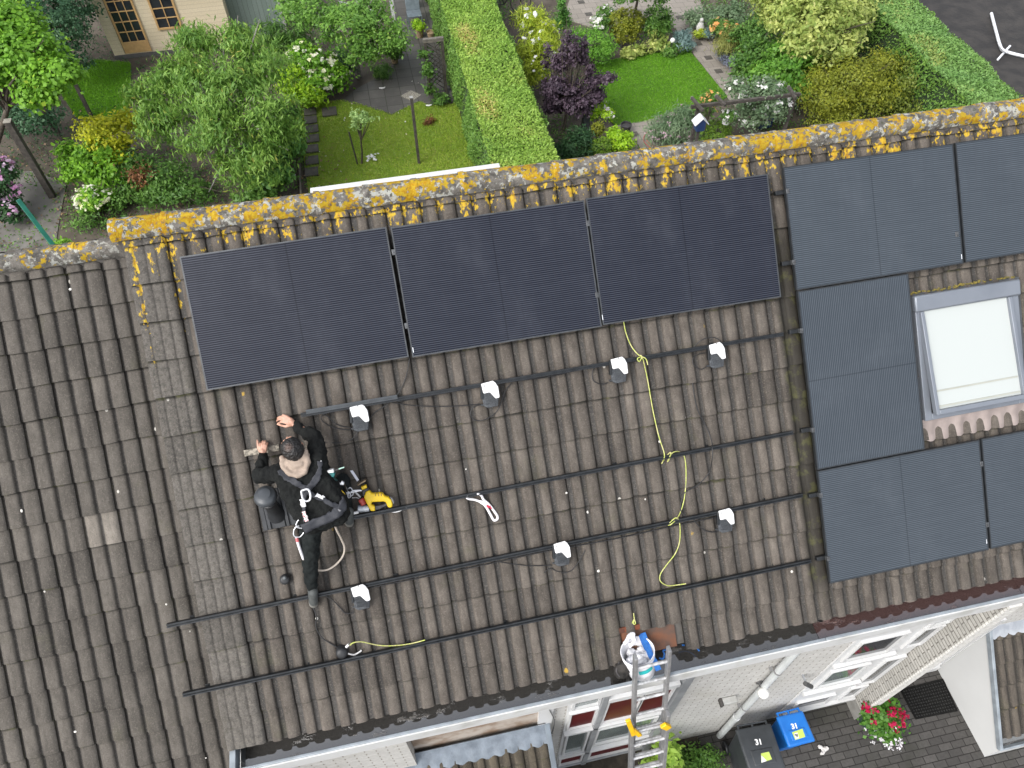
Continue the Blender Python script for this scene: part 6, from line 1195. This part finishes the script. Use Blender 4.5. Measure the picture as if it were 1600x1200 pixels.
# trellis, pots, chair
TRL = thing('trellis', 'dark wooden trellis arch with lattice beside the big hedge', 'trellis', gp(684, 148)); tb0, tb1 = gp(672, 150), gp(697, 147); th0 = zat(tb0, 666, 66); tw = tb1-tb0; nrm_ = Vector((-tw.y, tw.x, 0)).normalized()*.35
for o_ in (tb0, tb1):
    mb = MB(); mb.box(o_.x-.04, o_.x+.04, o_.y-.04, o_.y+.04, 0, th0); part(TRL, 'post', mb, wood)
mb = MB(); mb.bar(tb0+Vector((0, 0, th0+.05))-tw*.1, tb1+Vector((0, 0, th0+.05))+tw*.1, .10, .09); part(TRL, 'top_beam', mb, pm('greyed_wood', (.16, .145, .12), (.1, .09, .08), 14, .9))
mb = MB()
for i in range(9):
    z0 = .15+i*(th0-.5)/8; mb.bar(tb0+Vector((0, 0, z0)), tb1+Vector((0, 0, min(z0+.42, th0))), .018, .012, (0, 1, 0)); mb.bar(tb1+Vector((0, .012, z0)), tb0+Vector((0, .012, min(z0+.42, th0))), .018, .012, (0, 1, 0))
part(TRL, 'lattice', mb, wood); plant('climber', 'thin green climber growing up the trellis', 'plant', [(672, 140, .35, 9, 14), (668, 110, .9, 7, 16), (662, 85, 1.3, 8, 10), (690, 155, .2, 14, 8)], g_mid, 1000, .09, .05, None, clump=.07, trunk=gp(672, 151), tr=.012)
terra = pm('terracotta', (.34, .16, .085), (.26, .125, .07), 9, .8); wick = pm('pale_wicker', (.38, .28, .17), (.20, .14, .085), 40, .9)
def pot(label, P_, r_, h_, mat, plant_=None, rim=None):
    b = gp(*P_, .04); t = thing('plant_pot', label, 'plant pot', (b.x, b.y, .04)); mb = MB(); mb.lathe([(.001, .002), (r_*.72, 0), (r_*.95, h_*.85), (r_, h_*.86), (r_*1.02, h_), (r_*.9, h_), (r_*.88, h_*.8), (.001, h_*.8)], (b.x, b.y, .036), (0, 0, 1), 24); part(t, 'pot', mb, mat)
    if plant_:
        pm_, n_, rr = plant_; p, nr, tn = cloud([(Vector((0, 0, h_+rr*.6)), (rr, rr, rr*.8))], n_, .06, 20, .7); leaf_mesh('foliage', p, nr, .07, .04, tn, pm_, t)
    return t
pot('wicker look pot with a round lime green plant on the patio', (656, 57), .14, .26, wick, (g_lime, 700, .15)); pot('empty pale pot beside the trellis top on the patio', (674, 60), .13, .22, wick)
pot('pot with a loose green bush at the patio corner', (617, 97), .13, .24, wick, (g_mid, 1500, .30)); pot('rust red planter at the top edge of the patio', (645, 12), .18, .34, pm('rust_red_planter', (.34, .09, .04), (.28, .07, .035), 9, .7), (g_lime, 300, .12))
CH = thing('garden_chair', 'grey plastic stacking chair on the patio by the hedge', 'chair', gp(652, 44)); cb = gp(650, 44, .04); gpl = pm('grey_blue_plastic', (.13, .16, .18), (.10, .125, .14), 9, .5)
mb = MB(); mb.box(cb.x-.22, cb.x+.22, cb.y-.05, cb.y+.40, .40, .44); part(CH, 'seat', mb, gpl, bevel=.01); mb = MB(); mb.obox((cb.x-.22, cb.y+.36, .44), (.44, 0, 0), (0, .035, 0), (0, .14, .40)); part(CH, 'backrest', mb, gpl, bevel=.01)
for sx, sy_ in ((-.2, -.03), (.2, -.03), (-.2, .36), (.2, .36)):
    mb = MB(); mb.bar((cb.x+sx*1.1, cb.y+sy_, .03), (cb.x+sx, cb.y+sy_, .40), .035, .035); part(CH, 'leg', mb, gpl)
wb0 = gp(616, 36, .03); mb = MB(); mb.box(wb0.x-.05, wb0.x+.05, wb0.y-.05, wb0.y+.05, 0, 2.2); solo('white_post', 'white veranda post at the top edge beside the patio', 'post', mb, whitep, wb0)
SW = thing('swing_frame', 'pale grey tubular garden frame behind the fruit tree', 'frame', gp(560, 20)); sg = pm('pale_grey_tube', (.38, .39, .40), (.32, .33, .34), 9, .5)
for P0, P1, z0, z1 in (((528, 2), (588, 18), 1.1, .7), ((552, 20), (558, 2), .0, .6), ((525, 14), (540, -5), .2, .9)):
    mb = MB(); mb.tube([gp(*P0, z0), gp(*P1, z1)], .022, 8); part(SW, 'tube', mb, sg)
mb = MB(); c = gp(594, 86, 0); zl = zat(c, 591, 70); mb.tube([(c.x-.02, c.y, 0), (c.x, c.y, zl+.3)], .025, 8); mb.tube([(c.x, c.y, .5), (c.x+.25, c.y-.15, .62)], .012, 6); solo('metal_stand', 'thin grey metal stand by the fruit tree', 'stand', mb, sg, c)
for P_, lb in (((597, 136), 'white crescent ornament on the dark patio slabs'), ((670, 163), 'white crescent ornament by the foot of the trellis'), ((456, 273), 'white crescent ornament in the dark bed left of the small lawn')):
    c = gp(*P_, .06); mb = MB(); mb.tube([c+Vector((.09*math.cos(a), .06*math.sin(a), 0)) for a in [3.3+.35*i for i in range(9)]], [.006, .014, .02, .022, .022, .022, .02, .014, .006], 8); solo('crescent_ornament', lb, 'ornament', mb, plate_m, c, group='white crescent ornaments')
# ---- right garden plants
RG = 'shrubs and flowers in the right garden'
plant('smoke_bush', 'dark purple smoke bush with upright plumes beside the hedge', 'shrub', [(888, 148, 1.1, 36, 28), (880, 95, 2.0, 7, 30), (886, 68, 2.4, 5, 30), (896, 85, 2.2, 6, 32), (911, 84, 2.1, 6, 30), (856, 92, 1.8, 5, 24), (868, 98, 1.9, 6, 26), (926, 128, 1.5, 20, 6), (948, 120, 1.6, 15, 5), (922, 108, 1.8, 8, 14), (865, 135, 1.4, 22, 22), (905, 165, .9, 28, 20), (868, 165, .8, 22, 22), (930, 150, 1.1, 16, 14)], g_purple, 12000, .075, .05, RG, bark, clump=.05, trunk=gp(880, 205), tr=.05)
plant('bamboo', 'tall yellow-green feathery plants right of the hedge', 'plant', [(838, 45, 1.4, 24, 34), (850, 85, 1.2, 22, 28), (825, 85, 1.0, 20, 32), (835, 115, .8, 22, 26), (855, 60, 1.3, 18, 26), (822, 30, 1.3, 14, 22)], g_yg, 7500, .16, .022, RG, hang=(0, 0, .7), flowers=(f_white, 50, .09), clump=.10)
plant('conifer', 'small pointed green conifer near the top path', 'tree', [(880, 35, .7, 13, 16), (879, 18, 1.1, 9, 14), (878, 5, 1.5, 5, 10)], LG('conifer_leaves', (.04, .11, .02), (.08, .18, .035)), 2600, .06, .03, None, bark, clump=.05, trunk=gp(881, 48), tr=.03)
plant('shrub', 'soft bright green feathery bush behind the purple one', 'shrub', [(928, 70, .7, 34, 26), (905, 60, .8, 22, 20), (945, 85, .5, 18, 18)], LG('feathery_green', (.065, .16, .02), (.12, .25, .03)), 5200, .07, .03, RG, clump=.08)
plant('lily', 'pink and white flowers above the feathery bush', 'plant', [(938, 38, .8, 16, 14), (948, 25, .8, 14, 18)], g_mid, 1200, .10, .04, RG, flowers=(f_rose, 26, .10), clump=.08)
plant('topiary', 'clipped golden green topiary block on the far side of the lawn', 'shrub', [(978, 36, .75, 27, 24), (966, 38, .7, 17, 22), (992, 38, .7, 15, 22), (978, 52, .45, 25, 14)], g_olive, 6000, .06, .04, RG, clump=.05, shell=.85, per=10)
plant('shrub', 'rounded mid green bush right of the topiary block', 'shrub', [(1027, 30, .8, 24, 22), (1018, 45, .5, 22, 16), (1036, 40, .6, 14, 16)], g_mid, 3800, .07, .045, RG, clump=.07, shell=.75)
plant('hosta_row', 'pale green hosta border along the far lawn edge', 'plant', [(1000, 78, .2, 14, 8), (1018, 72, .2, 14, 9), (980, 82, .18, 14, 8), (1028, 58, .35, 16, 10), (1020, 50, .5, 12, 8), (1035, 72, .2, 10, 8)], g_var, 1900, .12, .07, RG, clump=.06)
plant('blue_fescue', 'blue-grey tuft beside the white ball lamp', 'plant', [(1066, 58, .3, 15, 11), (1073, 72, .2, 10, 8)], g_blue, 1300, .14, .03, RG, hang=(0, 0, .7), clump=.06)
plant('shrub', 'small low plants at the lawn corner near the ball lamp', 'plant', [(1050, 78, .15, 18, 7), (1070, 74, .15, 12, 8)], g_mid, 900, .10, .04, RG, clump=.06)
c = gp(1051, 63, .45); BLp = thing('ball_lamp', 'white ball garden lamp at the far lawn corner', 'lamp', (c.x, c.y, 0)); mb = MB(); mb.ball(c, .075, 20); part(BLp, 'globe', mb, bpy.data.materials['opal_globe'], smooth=60); mb = MB(); mb.tube([(c.x, c.y, 0), (c.x, c.y, .38)], .015, 8); part(BLp, 'stem', mb, dgr)
plant('tree', 'small tree whose trunk stands at the top path', 'tree', [(1000, -22, 1.9, 45, 20), (1035, -4, 1.5, 16, 12), (975, -12, 1.8, 25, 16)], g_mid, 3000, .08, .05, None, bark, clump=.08, trunk=gp(993, 14), tr=.05)
plant('flower_bed', 'low mixed green plants right of the path at the top', 'plant', [(1098, 28, .35, 30, 14), (1125, 25, .4, 26, 16), (1150, 22, .5, 30, 18), (1085, 30, .3, 14, 10)], g_grey, 3600, .09, .045, RG, clump=.09)
plant('lily', 'orange lilies in the bed right of the path', 'plant', [(1125, 42, .45, 18, 12), (1140, 50, .4, 18, 12)], g_mid, 1500, .12, .035, RG, flowers=(f_oran, 34, .11), clump=.08)
plant('shrub', 'small yellow tuft beside the path', 'plant', [(1095, 52, .25, 9, 7)], g_yg, 400, .10, .03, RG, clump=.05); plant('shrub', 'grey-blue spiky plant beside the yellow tuft', 'plant', [(1108, 50, .3, 12, 9)], g_blue, 600, .12, .03, RG, clump=.05)
c = gp(1094, 44, .3); mb = MB(); mb.ball(c+Vector((0, 0, .25)), (.06, .06, .07), 12); mb.lathe([(.11, -.28), (.10, -.1), (.13, .05), (.07, .17), (.05, .2)], c, (0, 0, 1), 16); o_ = solo('garden_statue', 'small pale stone figure among the plants by the path', 'statue', mb, pm('pale_stone', (.5, .49, .47), (.4, .39, .37), 20, .8), (c.x, c.y, 0), smooth=60)
plant('ornamental_grass', 'round olive brown ornamental grass beside the path', 'plant', [(1142, 68, .5, 26, 20), (1160, 62, .5, 18, 16)], LG('brown_grass', (.09, .11, .02), (.17, .17, .05)), 3200, .22, .018, RG, hang=(0, 0, .8), clump=.1)
plant('lavender', 'bluish purple low plants at the path bend', 'plant', [(1145, 95, .25, 20, 10), (1135, 88, .25, 12, 8)], LG('lavender_leaves', (.06, .08, .09), (.12, .13, .17)), 1200, .10, .03, RG, clump=.07)
plant('shrub', 'mid green bush between the path and the rose arch', 'shrub', [(1190, 85, .9, 45, 40), (1170, 110, .6, 34, 26), (1215, 120, .8, 40, 30), (1165, 60, .8, 24, 24), (1195, 45, 1.0, 30, 26)], g_mid, 8500, .10, .055, RG, clump=.11)
plant('variegated_tree', 'big pale cream-green tree at the top right', 'tree', [(1270, 30, 2.3, 72, 46), (1225, 15, 2.2, 42, 34), (1315, 40, 2.1, 42, 36), (1340, 5, 2.2, 22, 30), (1255, 65, 1.9, 40, 26), (1300, 70, 1.8, 40, 24), (1200, 5, 2.1, 28, 24), (1345, 30, 2.0, 12, 22)], g_var, 13000, .13, .065, None, bark, clump=.12, trunk=gp(1265, 110), tr=.08)
plant('shrub', 'dense green bush below the pale variegated tree', 'shrub', [(1235, 95, 1.3, 52, 34), (1205, 120, 1.0, 38, 26), (1270, 85, 1.3, 40, 28), (1245, 125, .9, 45, 26)], LG('apple_green', (.05, .13, .016), (.10, .20, .026), (.17, .26, .04)), 8500, .11, .06, RG, clump=.11)
plant('golden_bush', 'olive gold bush, left one of the pair in front of the right hedge', 'shrub', [(1330, 125, 1.3, 62, 36), (1290, 155, .9, 46, 30), (1360, 150, 1.0, 50, 32), (1310, 185, .5, 60, 22), (1380, 100, 1.4, 34, 20), (1285, 120, 1.2, 34, 24)], g_olive, 15000, .075, .035, 'pair of golden bushes by the right hedge', clump=.11, hang=(0, 0, -.3))
plant('golden_bush', 'darker olive gold bush, right one of the pair in front of the right hedge', 'shrub', [(1440, 120, 1.3, 56, 36), (1475, 135, 1.1, 36, 30), (1420, 155, .8, 60, 28), (1450, 95, 1.5, 44, 20)], LG('dark_olive_leaves', (.060, .088, .014), (.125, .15, .022), (.2, .2, .03)), 12500, .075, .035, 'pair of golden bushes by the right hedge', clump=.11, hang=(0, 0, -.3))
plant('climbing_rose', 'climbing rose with pale pink flowers over the wooden arch', 'plant', [(1190, 155, 1.4, 40, 28), (1215, 165, 1.2, 28, 24), (1175, 180, .8, 36, 22), (1150, 135, 1.3, 14, 12), (1200, 140, 1.4, 26, 18)], g_grey, 6500, .075, .045, RG, flowers=(f_rose, 80, .085), clump=.1)
plant('climbing_rose', 'sparse rose with peach flowers at the left end of the wooden arch', 'plant', [(1112, 155, 1.5, 18, 12), (1105, 170, 1.0, 16, 14)], g_mid, 1100, .07, .045, RG, flowers=(f_oran, 16, .07), clump=.08)
PGL = thing('pergola', 'dark wooden rose arch with short cross pieces', 'pergola', gp(1115, 180)); zb = 1.7
mb = MB(); mb.bar(gp(1080, 167, zb), gp(1250, 147, zb), .07, .08); part(PGL, 'beam', mb, wood)
for P0, P1 in (((1081, 153), (1098, 173)), ((1119, 150), (1133, 165)), ((1232, 136), (1243, 153))):
    mb = MB(); a_, b_ = gp(*P0, zb+.09), gp(*P1, zb+.09); mb.bar(a_, b_, .06, .07); part(PGL, 'cross_piece', mb, wood); mb = MB(); d_ = (a_-b_).normalized(); mb.bar(a_+d_*.001, a_+d_*.012, .062, .072); part(PGL, 'bleached_end', mb, wtop)
for P0 in ((1092, 166), (1243, 148)):
    a_ = gp(*P0, zb-.05); mb = MB(); mb.box(a_.x-.04, a_.x+.04, a_.y-.04, a_.y+.04, 0, zb-.05); part(PGL, 'post', mb, wood)
BHp = gp(1094, 192, 1.55); BH = thing('birdhouse', 'blue birdhouse with white pitched roof on a post', 'birdhouse', (BHp.x, BHp.y, 0)); x, y, z = BHp
mb = MB(); mb.prism([(x-.10, y-.10, z-.17), (x+.10, y-.10, z-.17), (x+.10, y-.10, z+.06), (x, y-.10, z+.16), (x-.10, y-.10, z+.06)], (0, .2, 0)); part(BH, 'box', mb, pm('navy_paint', (.015, .035, .11), (.02, .05, .14), 9, .5))
mb = MB(); mb.obox((x, y-.13, z+.175), (-.17, 0, -.17), (0, .26, 0), (-.012, 0, .012)); mb.obox((x, y-.13, z+.175), (.17, 0, -.17), (0, .26, 0), (.012, 0, .012)); part(BH, 'roof', mb, pm('pale_roof', (.62, .63, .64), (.5, .51, .52), 9, .5))
mb = MB(); mb.box(x-.03, x+.03, y-.03, y+.03, 0, z-.171); part(BH, 'post', mb, wood)
HBp = gp(1135, 187, 1.2); HB = thing('hanging_basket', 'white hanging pot with pink flowers under the arch', 'hanging basket', HBp); mb = MB(); mb.lathe([(.001, -.1), (.09, -.1), (.12, .06), (.125, .07), (.11, .07), (.001, .04)], HBp, (0, 0, 1), 20); part(HB, 'pot', mb, plate_m)
p, nr, tn = cloud([(Vector((0, 0, .12)), (.15, .15, .10))], 420, .05, 16, .6); leaf_mesh('foliage', p, nr, .07, .04, tn, g_mid, HB); p, nr, tn = cloud([(Vector((0, 0, .13)), (.17, .17, .11))], 110, .02, 4, .9); leaf_mesh('blossom', p, nr, .06, .055, tn, f_rose, HB)['kind'] = 'stuff'
mb = MB()
for k in range(3): mb.tube([HBp+Vector((.11*math.cos(2.1*k), .11*math.sin(2.1*k), .07)), HBp+Vector((0, 0, .5))], .004, 5)
part(HB, 'chains', mb, dgr)
c = gp(1190, 196, .02); RB = thing('recycling_bin', 'dark blue bin with a green mark half hidden by the climbing rose', 'bin', (c.x, c.y, 0)); mb = MB(); mb.prism([(c.x-.2, c.y-.2, .05), (c.x+.2, c.y-.2, .05), (c.x+.2, c.y+.2, .05), (c.x-.2, c.y+.2, .05)], (0, 0, .8)); part(RB, 'body', mb, pm('deep_blue_plastic', (.01, .03, .10), None, 9, .5), bevel=.03)
mb = MB(); mb.box(c.x-.22, c.x+.22, c.y-.23, c.y+.22, .855, .91); part(RB, 'lid', mb, bpy.data.materials['deep_blue_plastic'], bevel=.02); mb = MB(); mb.box(c.x-.05, c.x+.05, c.y-.215, c.y-.2045, .55, .66); part(RB, 'mark', mb, pm('green_mark', (.05, .3, .06), None, 9, .5))
plant('lavender', 'grey-green lavender bush with mauve spikes above the ridge', 'plant', [(1050, 200, .5, 34, 22), (1065, 185, .6, 26, 18), (1030, 210, .4, 22, 16), (1080, 205, .4, 20, 16)], LG('lavender_green', (.07, .12, .06), (.13, .18, .10), (.22, .2, .2)), 5200, .13, .022, RG, hang=(0, 0, .9), flowers=(LG('mauve_spikes', (.24, .16, .20), (.34, .24, .28)), 110, .05), clump=.10)
plant('box_ball', 'round clipped green bush below the birdhouse', 'shrub', [(1115, 207, .4, 29, 16)], LG('box_leaves', (.06, .12, .015), (.12, .19, .02)), 2800, .05, .03, RG, clump=.06, shell=.85, per=10)
plant('box_ball', 'round green bush by the near end of the hedge', 'shrub', [(937, 230, .4, 19, 15)], bpy.data.materials['box_leaves'], 1600, .05, .03, RG, clump=.05, shell=.85, per=10)
plant('shrub', 'dark spreading bush between the hedge and the round green one', 'shrub', [(900, 232, .5, 32, 18), (880, 240, .4, 22, 12), (905, 212, .6, 20, 12)], g_dark, 3400, .12, .03, RG, clump=.09)
plant('shrub', 'small olive conifer ball by the black planter', 'shrub', [(934, 203, .5, 11, 13)], g_olive, 900, .06, .03, RG, clump=.04)
plant('shrub', 'lime yellow bush beside the near path', 'shrub', [(972, 222, .4, 20, 17), (960, 210, .5, 12, 10)], g_lime, 2000, .08, .05, RG, clump=.07)
plant('phlox', 'white and lilac flowers beside the purple bush at the lawn edge', 'plant', [(935, 165, .7, 14, 14), (950, 180, .5, 10, 12), (928, 178, .5, 12, 12)], g_lime, 1300, .08, .04, RG, flowers=(f_lil, 30, .075), clump=.06)
pot('black plastic pot on the near path', (977, 206), .15, .24, dgr); 
c = gp(914, 205, 0); mb = MB(); mb.box(c.x-.10, c.x+.10, c.y-.08, c.y+.08, 0, .75); solo('planter', 'tall dark grey planter behind the purple bush', 'planter', mb, pm('slate_grey', (.07, .08, .085), None, 9, .6), c, bevel=.01)
c = gp(962, 236, .2); mb = MB(); mb.lathe([(.001, 0), (.10, 0), (.13, .22), (.12, .22), (.09, .03)], c-Vector((0, 0, .2)), (0, .2, 1), 18); mb.tube([c+Vector((.1, 0, .05)), c+Vector((.2, .05, .3))], .012, 6); solo('garden_bucket', 'black bucket with a handle sticking up beside the lime bush', 'bucket', mb, dgr, c)
mb = MB(); mb.tube(spline([gp(1030, 196, .05), gp(1010, 208, .05), (gp(1006, 220, .05)), gp(1015, 230, .05), gp(1024, 236, .05)], 6), .014, 8); mb.tube(spline([gp(1028, 200, .05), gp(1014, 210, .06), (gp(1010, 218, .06)), gp(1018, 226, .05), gp(1030, 232, .05)], 6), .014, 8); solo('garden_hose', 'pale red garden hose lying on the near path', 'hose', mb, pm('dull_red_hose', (.36, .13, .10), None, 8, .5), gp(1010, 215))
# white stand in the dark yard
ws_ = pm('white_tube', (.72, .73, .75), (.64, .65, .68), 6, .4); WST = thing('tubular_stand', 'white tubular frame with a bent leg lying on the dark yard', 'frame', gp(1572, 80))
mb = MB(); mb.tube(spline([gp(1549, 21, .1), gp(1556, 48, .1), gp(1563, 72, .1), gp(1570, 80, .1), gp(1600, 88, .1), gp(1640, 97, .1)], 6), .045, 10); part(WST, 'long_tube', mb, ws_, smooth=60); mb = MB(); mb.tube([gp(1559, 93, .05), gp(1578, 72, .05)], .035, 10); part(WST, 'foot', mb, ws_); mb = MB(); mb.tube(spline([gp(1562, 70, .18), gp(1566, 76, .18), gp(1574, 82, .18)], 4), .03, 8); part(WST, 'brace', mb, ws_)
# bicycle beyond the hedge
BCc = gp(790, 22, 0); BC = thing('bicycle', 'dark bicycle standing beyond the hedge at the top edge', 'bicycle', BCc)
for s in (-.5, .5):
    mb = MB(); mb.tube([BCc+Vector((s+.33*math.cos(a), 0, .34+.33*math.sin(a))) for a in [2*math.pi*i/24 for i in range(25)]], .018, 6, caps=False); wh_ = part(BC, 'wheel', mb, dgr, smooth=60)
mb = MB()
for a_, b_ in (((-.5, .34), (-.05, .32)), ((-.05, .32), (.35, .82)), ((-.18, .82), (-.05, .32)), ((-.18, .80), (.35, .80)), ((-.5, .34), (-.18, .78)), ((.5, .34), (.36, .95))): mb.tube([BCc+Vector((a_[0], 0, a_[1])), BCc+Vector((b_[0], 0, b_[1]))], .017, 8)
part(BC, 'frame', mb, pm('black_paint', (.015, .016, .018), None, 9, .35)); mb = MB(); mb.tube([BCc+Vector((.36, -.25, 1.0)), BCc+Vector((.40, 0, .98)), BCc+Vector((.36, .25, 1.0))], .014, 8); part(BC, 'handlebar', mb, dgr); mb = MB(); mb.ball(BCc+Vector((-.2, 0, .9)), (.13, .07, .03), 10); part(BC, 'saddle', mb, dgr)
# ---- front plants
plant('laurel', 'pale green leafy shrub beside the ladder foot', 'shrub', [(1042, 1180, 1.0, 18, 40), (1040, 1205, .6, 26, 40), (1020, 1195, .6, 20, 30)], LG('laurel_leaves', (.13, .22, .03), (.24, .34, .06), (.36, .42, .12)), 1100, .10, .045, None, clump=.07, upb=.6)
plant('shrub', 'low dark green bush on the soil left of the grey bin', 'shrub', [(1105, 1192, .25, 30, 26), (1085, 1205, .2, 30, 22), (1075, 1190, .15, 22, 16)], g_mid, 2600, .05, .025, None, clump=.05)
fpb = gp(1358, 1118, .0); FP = thing('flower_pot', 'dark pot overflowing with crimson geraniums and pale trailing flowers', 'flower pot', (fpb.x, fpb.y, 0)); fc = gp(1380, 1118, .55)
mb = MB(); pc = gp(1366, 1118, .30); mb.lathe([(.001, 0), (.13, 0), (.19, .38), (.20, .40), (.17, .40), (.001, .34)], (pc.x, pc.y, .012), (0, 0, 1), 24); part(FP, 'pot', mb, pm('dark_teal_glaze', (.012, .035, .035), (.02, .05, .05), 7, .3))
def fcl(specs, n, cl, per, sh): p, nr, tn = cloud([blob(*s) for s in specs], n, cl, per, sh, .8); return p-np.array([fpb.x, fpb.y, 0]), nr, tn
p, nr, tn = fcl([(1380, 1112, .55, 24, 22), (1370, 1125, .5, 18, 16), (1392, 1120, .5, 18, 18), (1385, 1145, .3, 16, 14)], 2000, .06, 20, .6); leaf_mesh('foliage', p, nr, .06, .05, tn, LG('geranium_leaves', (.03, .085, .012), (.065, .15, .022)), FP)
p, nr, tn = fcl([(1380, 1112, .60, 27, 22), (1390, 1125, .55, 20, 20)], 380, .028, 24, .95); leaf_mesh('crimson_blossom', p+np.array([0, 0, .04]), nr, .045, .04, tn, f_red, FP)['kind'] = 'stuff'
p, nr, tn = fcl([(1385, 1150, .30, 22, 22), (1375, 1160, .25, 14, 12), (1395, 1158, .28, 16, 14), (1360, 1140, .3, 14, 14)], 240, .016, 6, .9); leaf_mesh('pale_blossom', p+np.array([0, 0, .03]), nr, .030, .028, tn, LG('pale_mauve', (.55, .40, .46), (.66, .55, .58)), FP)['kind'] = 'stuff'
# ---- low ground cover on the beds (nobody could count it)
def cover(name, poly, n, mat, L_=.08, W_=.03):
    P_ = scatter(poly, n); k = len(P_); keep = (np.sin(P_[:, 0]*2.1+1)*np.sin(P_[:, 1]*1.7)+LR.normal(size=k)*.35) > -.05; P_ = P_[keep]; k = len(P_)
    o = leaf_mesh(name, np.c_[P_, LR.uniform(.01, .09, k)], LR.normal(size=(k, 3))*.6+np.array([0, 0, .8]), L_, W_, LR.uniform(0, 1, k), mat); o['kind'] = 'stuff'
cover('ground_cover', [(-9, 9), (0, 9), (0, 15), (-9, 13)], 9000, g_mid); cover('ground_cover', [(5.8, 9), (8.6, 9), (8.6, 22), (5.8, 22)], 14000, g_mid); cover('ground_cover', [(11.5, 9), (15.6, 9), (15.6, 20), (12.8, 20), (12.6, 13.5)], 14000, g_mid); cover('ground_cover', [(-8, 13), (-.2, 15.5), (1.6, 20), (-8, 22)], 9000, g_dark)
cover('fallen_leaves', [(-9, 8.5), (1, 8.5), (1, 16), (-9, 16)], 2600, LG('brown_litter', (.10, .065, .035), (.2, .14, .08)), .07, .05); cover('fallen_leaves', [(0, 9), (4.1, 9), (4.1, 18), (0, 18)], 160, LG('pale_petals', (.4, .36, .3), (.6, .56, .5)), .05, .035)
